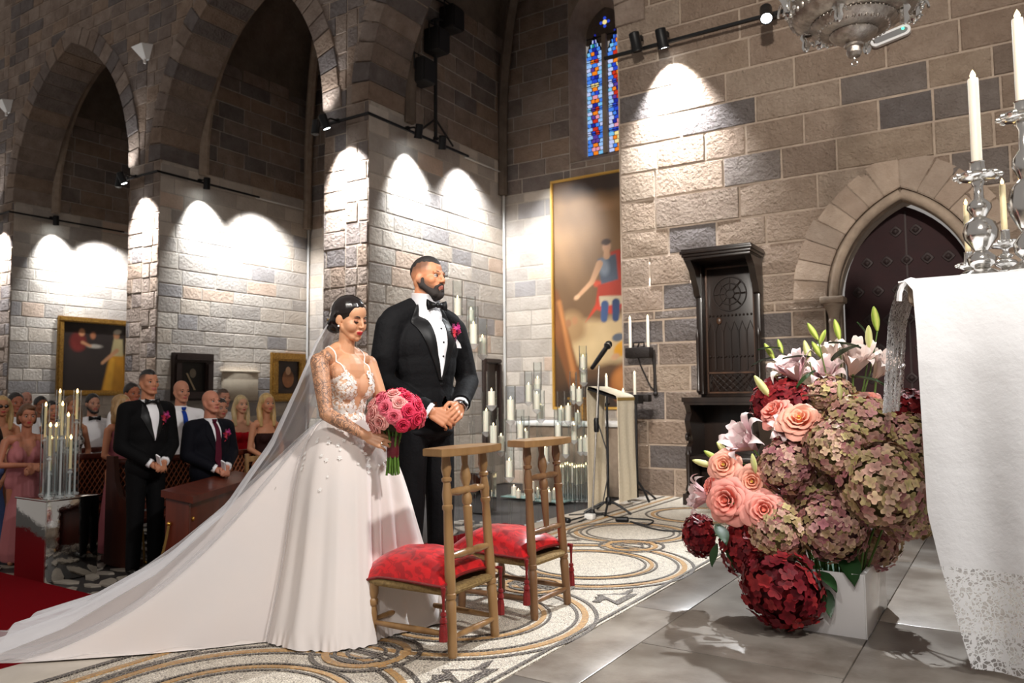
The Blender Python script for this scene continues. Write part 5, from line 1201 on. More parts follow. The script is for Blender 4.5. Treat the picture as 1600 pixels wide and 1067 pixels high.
for px, py, Y, r, k in HL:
    p = fpos(px, py, Y); dpt = seen(p)[2]; s = r*dpt/F_PX; d = (p-CEN); d.y -= .15; d.z += .1
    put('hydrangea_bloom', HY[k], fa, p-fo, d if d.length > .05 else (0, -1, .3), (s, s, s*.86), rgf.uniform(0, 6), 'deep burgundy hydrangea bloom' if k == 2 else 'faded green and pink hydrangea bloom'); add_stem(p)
for px, py, Y, r, k, dd in ((1131, 727, 4.02, 27, 0, (.1, -1, .35)), (1136, 782, 3.95, 37, 1, (-.1, -1, .15)), (1175, 752, 4.0, 26, 0, (.2, -1, .1)), (1193, 797, 3.93, 33, 1, (.3, -1, .25)), (1210, 643, 4.12, 28, 1, (-.4, -.6, .6)), (1249, 657, 4.05, 36, 0, (.1, -.8, .7)), (1355, 627, 4.2, 24, 1, (.1, -.7, .7)), (1110, 760, 4.1, 20, 1, (-.8, -.5, .2))):
    p = fpos(px, py, Y); s = r*seen(p)[2]/F_PX; put('rose_bloom', CORAL[k], fa, p-fo, dd, s*1.08, rgf.uniform(0, 6), 'coral garden rose'); add_stem(p)
for px, py, Y, r, k, dd in ((1244, 588, 4.3, 40, 0, (-.2, -.5, .8)), (1333, 578, 4.4, 42, 1, (.3, -.5, .8)), (1173, 696, 4.15, 44, 0, (-.5, -.7, .5)), (1106, 776, 4.15, 34, 0, (-.9, -.5, .1)), (1370, 585, 4.5, 34, 1, (.6, -.4, .7)), (1290, 590, 4.4, 32, 0, (.1, -.7, .6)), (1222, 672, 4.1, 24, 0, (.3, -.8, .3)), (1300, 566, 4.5, 30, 1, (-.1, -.3, .9))):
    p = fpos(px, py, Y); s = r*seen(p)[2]/F_PX; put('lily_bloom', LIL[k], fa, p-fo, dd, s*1.25, rgf.uniform(0, 6), 'pale pink double lily'); add_stem(p)
for px, py, Y, L, dd, k in ((1191, 604, 4.15, 21, (-.5, -.2, .8), 1), (1202, 549, 4.4, 15, (-.5, 0, .9), 0), (1219, 541, 4.4, 12, (-.3, 0, 1), 0), (1217, 594, 4.35, 14, (-.6, 0, .8), 1), (1261, 549, 4.3, 18, (-.2, 0, 1), 1), (1270, 518, 4.35, 16, (-.5, 0, .9), 0), (1277, 547, 4.4, 16, (-.5, 0, .9), 0), (1308, 515, 4.4, 17, (-.2, 0, 1), 0), (1358, 527, 4.4, 19, (0, 0, 1), 1), (1368, 498, 4.45, 20, (-.1, 0, 1), 0), (1285, 527, 4.45, 13, (.4, 0, .9), 0), (1099, 724, 4.05, 18, (-1, -.1, .25), 1), (1113, 713, 4.1, 16, (-.8, 0, .5), 0), (1131, 704, 4.1, 17, (-.6, 0, .7), 1), (1178, 724, 3.98, 16, (-.1, -.2, 1), 1), (1312, 612, 4.1, 14, (0, -.2, 1), 1)):
    p = fpos(px, py, Y); s = L*seen(p)[2]/F_PX; put('lily_bud', BUD[k], fa, p-fo, dd, s, 0, 'closed green lily bud'); dv = Vector(dd).normalized()
    e = p-dv*s; mid = e.lerp(CEN+Vector((0, .05, .1)), .45)+Vector((0, 0, -.02)); mb = MB(); mb.tube([e-fo, e.lerp(mid, .5)-dv*.03-fo, mid-fo, CEN-fo], [.0035, .004, .005, .005], 6); part('bud_stalk', mb, M_stem, fa)
for px, py, Y, L, dd in ((1300, 565, 4.3, 34, (.7, -.3, .5)), (1270, 560, 4.3, 30, (-.7, -.3, .1)), (1275, 580, 4.25, 28, (-.6, -.5, -.5)), (1345, 545, 4.35, 32, (-.8, -.2, .3)), (1330, 590, 4.2, 36, (.8, -.3, -.1)), (1365, 620, 4.3, 46, (.1, -.3, -.9)), (1220, 545, 4.35, 24, (-.9, 0, .1)), (1205, 560, 4.35, 22, (-.8, 0, -.2)), (1290, 622, 4.1, 26, (-.7, -.6, .2)), (1140, 845, 4.1, 30, (.3, -.4, -.8)), (1122, 850, 4.1, 24, (-.2, -.4, -.8)), (1120, 820, 4.05, 30, (.4, -.5, -.3)), (1275, 890, 4.0, 34, (.6, -.5, -.3)), (1285, 915, 4.0, 32, (.3, -.4, -.7)), (1360, 540, 4.45, 28, (-.3, 0, .9)), (1250, 720, 4.2, 40, (-.5, -.8, .1)), (1320, 860, 4.1, 44, (.3, -.7, -.5))):
    p = fpos(px, py, Y); s = L*seen(p)[2]/F_PX; o = link('leaf', LEAF, fa, p-fo); o.rotation_mode = 'QUATERNION'; o.rotation_quaternion = Vector(dd).to_track_quat('X', 'Z'); o.scale = (s*1.5, s*1.5, s*1.5)
for k in range(16):     # bare stems rising out of the planter
    a = rgf.uniform(-.1, .1), rgf.uniform(-.27, .1); q = Vector((a[0]*1.6+.02, a[1]*1.3, .5)); mb = MB(); mb.tube([(a[0], a[1], .2), (a[0]*1.3, a[1]*1.1, .36), q], .006, 6); part('stem', mb, M_stem, fa)

# ================================================================ ALTAR
M_linen = mat('white_altar_linen', S(232, 232, 234), .8, bump=(5, .25, 'noise', .03))
m, N, L, b = node_mat('lace'); b.inputs['Base Color'].default_value = (*S(236, 236, 238), 1); b.inputs['Roughness'].default_value = .85
g = N.new('ShaderNodeNewGeometry'); v1 = N.new('ShaderNodeTexVoronoi'); v1.feature = 'DISTANCE_TO_EDGE'; v1.inputs['Scale'].default_value = 55; L.new(g.outputs['Position'], v1.inputs['Vector'])
nz = N.new('ShaderNodeTexNoise'); nz.inputs['Scale'].default_value = 24; nz.inputs['Distortion'].default_value = 2.2; L.new(g.outputs['Position'], nz.inputs['Vector'])
c1 = N.new('ShaderNodeMath'); c1.operation = 'LESS_THAN'; c1.inputs[1].default_value = .09; L.new(v1.outputs['Distance'], c1.inputs[0])
c2 = N.new('ShaderNodeMath'); c2.operation = 'GREATER_THAN'; c2.inputs[1].default_value = .53; L.new(nz.outputs['Fac'], c2.inputs[0])
c3 = N.new('ShaderNodeMath'); c3.operation = 'MAXIMUM'; L.new(c1.outputs[0], c3.inputs[0]); L.new(c2.outputs[0], c3.inputs[1])
mr = N.new('ShaderNodeMapRange'); mr.inputs['To Min'].default_value = .22; L.new(c3.outputs[0], mr.inputs['Value']); L.new(mr.outputs[0], b.inputs['Alpha'])
M_lace = m
AY, AZ = 3.75, 1.64
t = thing('altar', 'stone altar table beneath the white cloth', 'altar', (.5, 4.25, 0))
mb = MB(); mb.bevbox((.15, 0, .78), (1.2, .74, 1.55), .02); part('block', mb, M_trim, t); mb = MB(); mb.bevbox((0, 0, 1.585), (1.74, .92, .09), .015); part('table_top', mb, M_trim, t)
t = thing('altar_cloth', 'long white altar cloth with a deep lace hem', 'altar cloth', (.5, AY, 0)); oc = Vector((.5, AY, 0))
xl = [(1.645, -.385), (1.62, -.345), (1.4, -.335), (.645, -.324), (.436, -.285), (.022, -.187)]
def xe(z):
    for (z1, a), (z0, b_) in zip(xl, xl[1:]):
        if z >= z0: return b_+(a-b_)*(z-z0)/(z1-z0)
    return xl[-1][1]
def front(z0, z1):
    def f(u, v):
        z = z1+(z0-z1)*v; x = xe(z)+(1.4-xe(z))*u; dn = (AZ-z)
        return Vector((x, AY-.012-.03*min(1, dn*3)-.022*dn*math.sin(x*9.0+.6)-.012*dn*math.sin(x*21+z), z))-oc
    return f
mb = MB(); mb.grid(front(.43, AZ), 60, 26); thick(mb, .004, (0, 1, 0)); part('front_drop', mb, M_linen, t, 60)
mb = MB(); mb.grid(front(.03, .434), 60, 10); part('lace_hem', mb, M_lace, t, 60, label='white floral lace hem')
mb = MB(); mb.grid(lambda u, v: Vector((-.40+1.8*u, AY-.012+.98*v, AZ+.003-.02*max(0, .04-u)*10))-oc, 24, 12); thick(mb, -.006, (0, 0, 1)); part('top_cloth', mb, M_linen, t, 60)
mb = MB(); mb.grid(lambda u, v: Vector((-.40-.035*math.sin(min(1, v*3)*PI/2)-.055*v+.012*math.sin(u*26)*v, AY+.04+.66*u, AZ-.0-.58*v))-oc, 30, 18); part('end_drop', mb, M_lace, t, 60, label='lace end of the cloth hanging over the altar corner')
mb = MB(); mb.tube([Vector((-.35-.05*math.cos(a), AY+.0+.3*k/8*0, 1.55+.09*math.sin(a)))-oc for k, a in enumerate([PI*i/8 for i in range(9)])], .012, 6); part('corner_fold', mb, M_linen, t)
def candlestick(name, label, loc, h, rd, prof_scale=1.0):
    t = thing(name, label, 'candlestick', loc, 0, 'silver altar candlesticks'); s = prof_scale
    mb = MB(); mb.lathe([(.085*s, 0), (.088*s, .012), (.07*s, .03), (.045*s, .05), (.03*s, .06)], (0, 0, 0), 20, lobes=(3, .1)); part('foot', mb, M_silb, t)
    zz = lambda f: .06+(h-.06-.04)*f
    mb = MB(); mb.lathe([(.022*s, zz(0)), (.045*s, zz(.05)), (.05*s, zz(.12)), (.022*s, zz(.2)), (.03*s, zz(.23)), (.056*s, zz(.34)), (.06*s, zz(.42)), (.05*s, zz(.52)), (.022*s, zz(.58)), (.03*s, zz(.62)), (.042*s, zz(.68)), (.04*s, zz(.73)), (.018*s, zz(.79)), (.016*s, zz(.93)), (.024*s, zz(.97)), (.02*s, zz(1))], (0, 0, 0), 20, lobes=(8, .045)); part('baluster', mb, M_silb, t, 60)
    mb = MB(); mb.lathe([(.02*s, h-.045), (rd*.8, h-.035), (rd, h-.02), (rd*1.02, h-.01), (rd*.6, h-.016), (.03*s, h-.014), (.026*s, h+.04), (.029*s, h+.045), (.02*s, h+.045)], (0, 0, 0), 24); d = part('drip_pan', mb, M_silb, t)
    mb = MB()
    for k in range(10): a = 2*PI*k/10; mb.ball((rd*1.05*math.cos(a), rd*1.05*math.sin(a), h-.02), .010*s+.002, 6, 5)
    part('rim_beads', mb, M_silb, d)
    return t
za = AZ+.012
for px, yt, yb, Y, r, rd, s, nm in ((1527, 122, 262, 4.1, .0225, .085, 1.15, 'tall silver candlestick standing nearest the altar end'), (1597, 28, 168, 3.95, .0225, .085, 1.15, 'tall silver candlestick with the highest candle on the altar'), (1513, 320, 402, 4.42, .0125, .05, .7, 'small silver candlestick partly behind the tall one on the altar'), (1570, 288, 368, 4.36, .0135, .07, .8, 'small silver candlestick between the two tall ones on the altar')):
    p = ony(px, yb, Y); q = ony(px, yt, Y)
    candlestick('candlestick', nm, (p.x, Y, za), p.z-za-.02, rd, s)
    candle('altar_candle', 'lit ivory candle in the '+nm.replace(' standing', '').replace(' partly', ''), 'altar candles', (p.x, Y, p.z-.02), r, q.z-p.z+.02, M_wax if s > 1 else M_waxy, fl=(.013 if s > 1 else .008, .04 if s > 1 else .028))

# ================================================================ PEOPLE
def xf(prims, M):
    for p in prims: p.v = [tuple(M @ Vector(v)) for v in p.v]
    return prims
def head_prims(male=True, ear=True, mouth=1.0):
    P = []
    if male:
        P += [ell((-.016, 0, .03), (.097, .075, .09)), ell((.022, 0, -.028), (.064, .063, .085)), ell((-.02, 0, -.02), (.075, .068, .075))]
        for s in (-1, 1):
            P += [cone((-.004, s*.054, -.05), .02, (.058, s*.024, -.1), .018), ell((.048, s*.04, -.026), (.028, .025, .027)), cone((.072, s*.038, .016), .012, (.078, s*.012, .014), .013), ell((.093, s*.0115, -.037), (.010, .008, .0075))]
        P += [ell((.07, 0, -.103), (.02, .024, .018)), cone((.084, 0, .006), .0088, (.102, 0, -.03), .0108), ell((.1, 0, -.034), (.011, .0105, .0095)), ell((.066, 0, -.068), (.024, .034, .03))]
    else:
        P += [ell((-.018, 0, .032), (.096, .073, .088)), ell((.018, 0, -.02), (.064, .064, .096)), ell((-.02, 0, -.02), (.07, .064, .07)), ell((.036, 0, .03), (.046, .058, .06)), ell((.04, 0, -.062), (.04, .044, .046))]
        for s in (-1, 1):
            P += [cone((.0, s*.048, -.052), .02, (.05, s*.02, -.094), .02), ell((.044, s*.033, -.035), (.036, .032, .038)), ell((.09, s*.009, -.037), (.008, .0065, .006))]
        P += [ell((.06, 0, -.1), (.02, .019, .018)), cone((.078, 0, .006), .0075, (.097, 0, -.03), .0082), ell((.097, 0, -.033), (.009, .0085, .0075)), ell((.062, 0, -.068), (.024, .03, .028))]
    for s in (-1, 1):
        if ear: P += [ell((-.014, s*.0745, -.012), (.019, .008, .028), rotz(s*-.35) @ roty(.2)), ell((-.008, s*.072, -.034), (.01, .007, .012))]
    dx = 0 if male else -.0035
    P += [cone((.083+dx, -.0185, -.0635), .0042, (.0915+dx, -.005, -.061), .0058*mouth), cone((.083+dx, .0185, -.0635), .0042, (.0915+dx, .005, -.061), .0058*mouth), cone((.084+dx, -.013, -.0705), .0045, (.0905+dx, 0, -.072), .0066*mouth), cone((.084+dx, .013, -.0705), .0045, (.0905+dx, 0, -.072), .0066*mouth)]
    return P
def seg_d(V, a, b):
    a, b = np.array(a, float), np.array(b, float); ab = b-a; t = np.clip(((V-a) @ ab)/(ab @ ab+1e-12), 0, 1); return np.linalg.norm(V-(a+t[:, None]*ab), axis=1)
def face_paint(M, skin_c, lip, stub=None, blush=0., fade=None):
    Mi = np.array(M.inverted())
    def f(V):
        L = V @ Mi[:3, :3].T + Mi[:3, 3]; c = np.tile(np.array(skin_c), (len(V), 1))
        def blend(w_, col): c[:] = c*(1-w_[:, None])+np.array(col)*w_[:, None]
        if stub is not None:
            d = np.minimum(seg_d(L, (-.004, .056, -.045), (.06, .026, -.1)), seg_d(L, (-.004, -.056, -.045), (.06, -.026, -.1))); blend(np.clip((.045-d)/.02, 0, 1)*(L[:, 0] > -.03)*.75, stub)
        if fade is not None: blend(np.clip((L[:, 2]-.0-.35*np.clip(L[:, 0]-.0, 0, 1))/.05, 0, 1)*np.clip((.045-L[:, 0])/.012, 0, 1)*(np.abs(L[:, 1]) < .0765)*.8, fade)
        if blush: blend(np.exp(-(np.minimum(np.linalg.norm(L-np.array((.055, .045, -.03)), axis=1), np.linalg.norm(L-np.array((.055, -.045, -.03)), axis=1))/.02)**2)*blush, (.75, .3, .22))
        dl = np.minimum.reduce([seg_d(L, (.084, -.02, -.064), (.095, 0, -.062)), seg_d(L, (.084, .02, -.064), (.095, 0, -.062)), seg_d(L, (.084, -.016, -.071), (.094, 0, -.074)), seg_d(L, (.084, .016, -.071), (.094, 0, -.074))])
        blend(np.clip((.0078-dl)/.0025, 0, 1)*(L[:, 0] > .07), lip)
        blend(np.clip((.0045-np.abs(L[:, 2]+.0672)*1.6)/.003, 0, 1)*(np.abs(L[:, 1]) < .019)*(L[:, 0] > .082)*.8, tuple(x*.35 for x in lip))
        return c
    return f
def skin_mat(name, rough=.5): return mat(name, (.6, .35, .25), rough, attr='Col', sss=.08, spec=.35, bump=(300, .04))
M_skin = skin_mat('skin')
M_eye = mat('eye_white', S(206, 196, 190), .2); M_iris = mat('dark_iris', S(34, 22, 16), .15); M_brow = mat('brow_hair', S(30, 20, 16), .7); M_browl = mat('light_brow_hair', S(110, 80, 56), .7)
def face_parts(root, M, brow=None, closed=False, lash=False, big=True):
    brow = brow or M_brow; ex = .0715 if not closed else .0665; X = lambda p: M @ (Vector(p)+Vector((ex-.0715, 0, 0)))
    mb = MB(); q = M.to_3x3()
    for s in (-1, 1):
        mb.merge(MB().ball((0, 0, 0), .0118 if closed else .0106, 12, 8), M @ Matrix.Translation((ex, s*.0315, -.004)))
    e = part('eyes', mb, M_eye if not closed else M_skin_lid, root, 180)
    if not closed:
        mb = MB()
        for s in (-1, 1): mb.merge(MB().ball((0, 0, 0), (.0035, .0068, .0062), 10, 6), M @ Matrix.Translation((.0803, s*.0315+.001, -.0035)))
        part('irises', mb, M_iris, root, 180)
    mb = MB()
    for s in (-1, 1):
        pts = [(.0735, s*.0175, -.004), (.0815, s*.025, .0005), (.0838, s*.032, .0015), (.0805, s*.04, -.0005), (.0735, s*.0465, -.0045)] if not closed else [(.0755, s*.0175, -.008), (.0835, s*.025, -.0105), (.0845, s*.032, -.0115), (.081, s*.041, -.0105), (.0735, s*.0485, -.0055)]
        mb.tube([X(p) for p in pts], [.0015, .003 if lash else .002, .0038 if lash else .0018, .0036 if lash else .0018, .0012], 6)
    part('eyelashes', mb, M_iris, root, 180)
    mb = MB()
    for s in (-1, 1): mb.tube([X(p) for p in ((.084, s*.014, .0125), (.086, s*.024, .0185), (.081, s*.037, .0205), (.07, s*.05, .0145))], [.0018, .0036 if big else .003, .003 if big else .0026, .001], 6)
    part('eyebrows', mb, brow, root, 180)
M_skin_lid = mat('eyelid_skin', S(150, 92, 66), .5)
def unit(v): return Vector(v).normalized()
def hand_prims(wr, d, nrm, thumb, s=1., curl=(.5, .6, .4), fan=.1, tcurl=.3, grip=None):
    """palm and five fingers; d = along the hand, nrm = back of the hand, thumb=+1/-1 the side (nrm x d) it leaves from"""
    wr, d = Vector(wr), unit(d); nrm = (Vector(nrm)-d*Vector(nrm).dot(d)).normalized(); sd = nrm.cross(d).normalized(); P = []; tips = []
    P.append(cone(wr-d*.02*s, .024*s, wr+d*.012*s, .024*s, flat=(nrm, .75)))
    for i, (o, L, r) in enumerate(((1.5, .07, .0088), (.5, .079, .0092), (-.5, .073, .0088), (-1.5, .056, .0078))):
        o *= thumb; a = wr+d*.012*s+sd*o*.013*s; k = wr+d*(.088-.006*abs(o))*s+sd*o*.0205*s; P.append(cone(a, .0145*s, k, .0115*s))
        dd = unit(d+sd*o*fan); p = k; ax = sd; ang = 0
        for j, f in enumerate((.45, .31, .24)):
            ang += curl[j]*(1+.08*i); v = Matrix.Rotation(ang, 3, ax) @ dd
            if (Matrix.Rotation(.3, 3, ax) @ d).dot(nrm) > 0: v = Matrix.Rotation(-ang, 3, ax) @ dd
            q = p+v*L*f*s; P.append(cone(p, r*s*(1-.1*j), q, r*s*(.92-.1*j))); p = q
        tips.append((p, v))
    b = wr+d*.02*s+sd*thumb*.022*s-nrm*.006*s; t1 = b+unit(sd*thumb*.75+d*.75-nrm*.25)*.045*s; t2 = t1+unit(sd*thumb*(.35-tcurl)+d*.9-nrm*tcurl)*.033*s; t3 = t2+unit(sd*thumb*(.1-tcurl*1.5)+d*.9-nrm*tcurl)*.026*s
    P += [cone(wr+d*.0*s, .018*s, b, .0165*s), cone(b, .0165*s, t1, .012*s), cone(t1, .0115*s, t2, .0105*s), cone(t2, .0105*s, t3, .0085*s)]
    return P, tips
def HM(loc, yaw=0., pitch=0., tilt=0., s=1.): return Matrix.Translation(Vector(loc)) @ (rotz(R_(yaw)) @ roty(R_(pitch)) @ rotx(R_(tilt))).to_4x4() @ Matrix.Scale(s, 4)
def hairmat(name, c, c2=None): return mat(name, c, .38, var=(60, c2 or tuple(x*.55 for x in c), 1.2, 'grain'), bump=(90, .35, 'grain'), coords='obj')

# ---------------------------------------------------------------- the bride
BR = thing('person', 'bride in a white lace ball gown and veil holding pink roses', 'person', (-2.83, 2.84, 0), 0)
Hb = HM((.03, 0, 1.548), 2, 14, 3, .935); SKB = S(206, 152, 116)
RS, RE, RW = Vector((-.01, -.172, 1.322)), Vector((.075, -.205, 1.07)), Vector((.245, -.105, .962))
LS, LE, LW = Vector((-.01, .172, 1.322)), Vector((.08, .205, 1.07)), Vector((.25, .08, .975))
def bride_torso(g=0.):
    P = [ell((.045, 0, 1.2), (.045+g, .07, .07)), cone((-.012, -.125, 1.345), .042+g, (-.012, .125, 1.345), .042+g), ell((-.005, 0, 1.25), (.088+g, .135+g, .13)), ell((-.002, 0, 1.13), (.08+g, .112+g, .12)), ell((0, 0, 1.02), (.082+g, .112+g, .09)), ell((.002, 0, .95), (.1+g, .14+g, .09))]
    for s in (-1, 1): P += [ell((.062, s*.056, 1.2), (.046+g, .058+g, .064+g)), ell((.03, s*.085, 1.26), (.05+g, .045+g, .06))]
    return P
P = xf(head_prims(False, True, 1.02), Hb)+bride_torso()
P += [cone((-.012, 0, 1.36), .05, (.0, 0, 1.415), .042), cone((.0, 0, 1.41), .041, (.012, 0, 1.50), .042), cone((-.03, -.03, 1.40), .03, (-.02, -.11, 1.362), .03), cone((-.03, .03, 1.40), .03, (-.02, .11, 1.362), .03)]
for a, b, c in ((RS, RE, RW), (LS, LE, LW)):
    P += [cone(a, .045, a.lerp(b, .45), .041), cone(a.lerp(b, .45), .041, b, .033), cone(b, .034, b.lerp(c, .3), .034), cone(b.lerp(c, .3), .034, c, .0225)]
hp, tipsR = hand_prims(RW, (.85, .42, -.28), (.35, -.85, .35), 1, .93, (.45, .55, .35), .06, .45); P += hp
hp, tipsL = hand_prims(LW, (.75, -.55, -.2), (.3, .85, .3), -1, .93, (.6, .8, .5), .04, .4); P += hp
VFb = sculpt(P, .0034, 7)
m, N, L, b = node_mat('tattooed_skin'); b.inputs['Roughness'].default_value = .45; b.inputs['Subsurface Weight'].default_value = .08; b.inputs['Subsurface Radius'].default_value = (.012, .005, .003); b.inputs['Subsurface Scale'].default_value = .6
vc = N.new('ShaderNodeVertexColor'); vc.layer_name = 'Col'; at = N.new('ShaderNodeAttribute'); at.attribute_name = 'tattoo'
tc = N.new('ShaderNodeTexCoord'); mp = N.new('ShaderNodeMapping'); L.new(tc.outputs['Object'], mp.inputs[0])
nw = N.new('ShaderNodeTexNoise'); nw.inputs['Scale'].default_value = 18; L.new(mp.outputs[0], nw.inputs['Vector']); ad = N.new('ShaderNodeMixRGB'); ad.blend_type = 'ADD'; ad.inputs[0].default_value = .09; L.new(mp.outputs[0], ad.inputs[1]); L.new(nw.outputs['Color'], ad.inputs[2])
vo = N.new('ShaderNodeTexVoronoi'); vo.inputs['Scale'].default_value = 30; vo.feature = 'DISTANCE_TO_EDGE'; L.new(ad.outputs[0], vo.inputs['Vector'])
vr = N.new('ShaderNodeTexVoronoi'); vr.inputs['Scale'].default_value = 17; L.new(ad.outputs[0], vr.inputs['Vector']); sn = N.new('ShaderNodeMath'); sn.operation = 'MULTIPLY'; sn.inputs[1].default_value = 34; L.new(vr.outputs['Distance'], sn.inputs[0]); s2 = N.new('ShaderNodeMath'); s2.operation = 'SINE'; L.new(sn.outputs[0], s2.inputs[0])
mr1 = N.new('ShaderNodeMapRange'); mr1.inputs['From Min'].default_value = .13; mr1.inputs['From Max'].default_value = .0; L.new(vo.outputs['Distance'], mr1.inputs[0])
mr2 = N.new('ShaderNodeMapRange'); mr2.inputs['From Min'].default_value = .1; mr2.inputs['From Max'].default_value = .9; mr2.inputs['To Max'].default_value = .75; L.new(s2.outputs[0], mr2.inputs[0])
mxx = N.new('ShaderNodeMath'); mxx.operation = 'MAXIMUM'; L.new(mr1.outputs[0], mxx.inputs[0]); L.new(mr2.outputs[0], mxx.inputs[1])
nk = N.new('ShaderNodeTexNoise'); nk.inputs['Scale'].default_value = 13; L.new(mp.outputs[0], nk.inputs['Vector']); mr3 = N.new('ShaderNodeMapRange'); mr3.inputs['From Min'].default_value = .36; mr3.inputs['From Max'].default_value = .48; mr3.inputs['To Min'].default_value = .35; L.new(nk.outputs['Fac'], mr3.inputs[0])
m1 = N.new('ShaderNodeMath'); m1.operation = 'MULTIPLY'; L.new(mxx.outputs[0], m1.inputs[0]); L.new(mr3.outputs[0], m1.inputs[1]); m2 = N.new('ShaderNodeMath'); m2.operation = 'MULTIPLY'; L.new(m1.outputs[0], m2.inputs[0]); L.new(at.outputs['Fac'], m2.inputs[1]); m3 = N.new('ShaderNodeMath'); m3.operation = 'MULTIPLY'; m3.inputs[1].default_value = .82; L.new(m2.outputs[0], m3.inputs[0])
mx = N.new('ShaderNodeMix'); mx.data_type = 'RGBA'; L.new(m3.outputs[0], mx.inputs['Factor']); L.new(vc.outputs['Color'], mx.inputs['A']); mx.inputs['B'].default_value = (*S(46, 46, 54), 1); L.new(mx.outputs['Result'], b.inputs['Base Color'])
M_tat = m
def tattoo(V):
    d = np.minimum(seg_d(V, RS, RE), seg_d(V, RE, RW)); t = np.clip((.075-d)/.012, 0, 1)*(V[:, 1] < -.115+.12*(V[:, 0] > .04)*1.0)*(V[:, 0] < .235); return t*(1-np.clip((1.0*(V[:, 2]-1.372))/.02, 0, 1))
skin('body', VFb, M_tat, BR, face_paint(Hb, SKB, S(178, 44, 50), None, .28), attrs={'tattoo': tattoo})
M_skin_lid.node_tree.nodes['Principled BSDF'].inputs['Base Color'].default_value = (*S(168, 108, 82), 1)
face_parts(BR, Hb, None, True, True)
# sleek parted hair with a low bun
M_bhair = mat('sleek_black_hair', S(24, 17, 16), .22, bump=(140, .12, 'grain'), coords='obj', coat=.3)
hp = [ell((-.029, 0, .032), (.107, .0805, .0895), roty(-.4)), ell((-.045, 0, -.01), (.085, .079, .075)), ell((-.108, 0, -.062), (.043, .056, .044)), cone((-.03, .072, .02), .016, (-.1, .03, -.05), .03), cone((-.03, -.072, .02), .016, (-.1, -.03, -.05), .03)]
VFh = sculpt(xf(hp, Hb), .0045, 3); skin('hair', VFh, M_bhair, BR)
mb = MB(); mb.tube([Hb @ Vector(p) for p in ((-.12, -.048, -.03), (-.14, -.03, -.05), (-.146, 0, -.055))], .0035, 6); part('hair_pin', mb, mat('gold_pin', S(214, 176, 110), .3, .9), BR)
mb = MB()
for s in (-1, 1): mb.ball(Hb @ Vector((-.004, s*.08, -.047)), .0055, 8, 6)
part('earring', mb, mat('pearl', S(240, 234, 226), .2, coat=.5), BR)
# bodice
m, N, L, b = node_mat('lace_bodice'); b.inputs['Roughness'].default_value = .7
tc = N.new('ShaderNodeTexCoord'); vo = N.new('ShaderNodeTexVoronoi'); vo.inputs['Scale'].default_value = 55; L.new(tc.outputs['Object'], vo.inputs['Vector']); n2 = N.new('ShaderNodeTexNoise'); n2.inputs['Scale'].default_value = 40; n2.inputs['Distortion'].default_value = 1.5; L.new(tc.outputs['Object'], n2.inputs['Vector'])
cc = N.new('ShaderNodeMath'); cc.operation = 'GREATER_THAN'; cc.inputs[1].default_value = .5; L.new(n2.outputs['Fac'], cc.inputs[0]); mx = N.new('ShaderNodeMix'); mx.data_type = 'RGBA'; L.new(cc.outputs[0], mx.inputs['Factor']); mx.inputs['A'].default_value = (*S(214, 172, 140), 1); mx.inputs['B'].default_value = (*S(240, 232, 224), 1); L.new(mx.outputs['Result'], b.inputs['Base Color'])
bn = N.new('ShaderNodeBump'); bn.inputs['Strength'].default_value = .5; bn.inputs['Distance'].default_value = .006; L.new(n2.outputs['Fac'], bn.inputs['Height']); L.new(bn.outputs[0], b.inputs['Normal'])
M_bod = m
VFbo = sculpt(bride_torso(.006), .005, 4)
def bod_keep(V):
    y, z, x = np.abs(V[:, 1]), V[:, 2], V[:, 0]; front = x > .0
    zf = np.where(y < .018, 1.10+y*1.1, np.minimum(1.12+(y-.018)*3.4, 1.285-np.clip(y-.085, 0, 1)*.9)); zb = 1.17+np.clip(x+.06, 0, .1)*.4
    return (z < np.where(front, zf, zb)) & (z > .99)
skin('bodice', VFbo, M_bod, BR, keep=bod_keep, label='white floral lace bodice with a plunging neckline')
TB = bvh(VFbo)
VFsh = VFbo
def mesh_keep(V): return (V[:, 0] > .02) & (np.abs(V[:, 1]) < .055) & (V[:, 2] < 1.24-.0*V[:, 2]) & (V[:, 2] > 1.08)
skin('mesh_inset', sculpt(bride_torso(.0035), .006, 3), mat('nude_mesh', S(204, 152, 118), .6), BR, keep=mesh_keep)
M_lwhite = mat('white_lace_thread', S(244, 240, 236), .75)
flower = MB()
for k in range(5):
    a = k*2*PI/5; flower.add([(0, 0, .1), (math.cos(a-.5)*.7, math.sin(a-.5)*.7, .25), (math.cos(a)*1.05, math.sin(a)*1.05, .1), (math.cos(a+.5)*.7, math.sin(a+.5)*.7, .25)], [(0, 1, 2, 3)])
rgl = random.Random(33); mb = MB(); nfl = 0
while nfl < 170:
    y, z = rgl.uniform(-.135, .135), rgl.uniform(1.01, 1.265); ay = abs(y)
    lim = 1.1 if ay < .018 else min(1.115+(ay-.018)*3.4, 1.28-max(0, ay-.085)*.9)
    if z > lim: continue
    h = TB.ray_cast(Vector((.5, y, z)), Vector((-1, 0, 0)))
    if h[0] is None: continue
    q = h[1].to_track_quat('Z', 'Y').to_matrix().to_4x4(); mb.merge(flower, Matrix.Translation(h[0]+h[1]*.0015) @ q @ rotz(rgl.uniform(0, 6)).to_4x4() @ Matrix.Scale(rgl.uniform(.007, .013), 4)); nfl += 1
for k in range(40):
    z = rgl.uniform(1.02, 1.2); x = rgl.uniform(-.06, .05); h = TB.ray_cast(Vector((x, -.5, z)), Vector((0, 1, 0)))
    if h[0] is not None: mb.merge(flower, Matrix.Translation(h[0]+h[1]*.0015) @ h[1].to_track_quat('Z', 'Y').to_matrix().to_4x4() @ Matrix.Scale(rgl.uniform(.007, .012), 4))
part('lace_flowers', mb, M_lwhite, BR, 180, kind='stuff')
TBody = bvh(VFb)
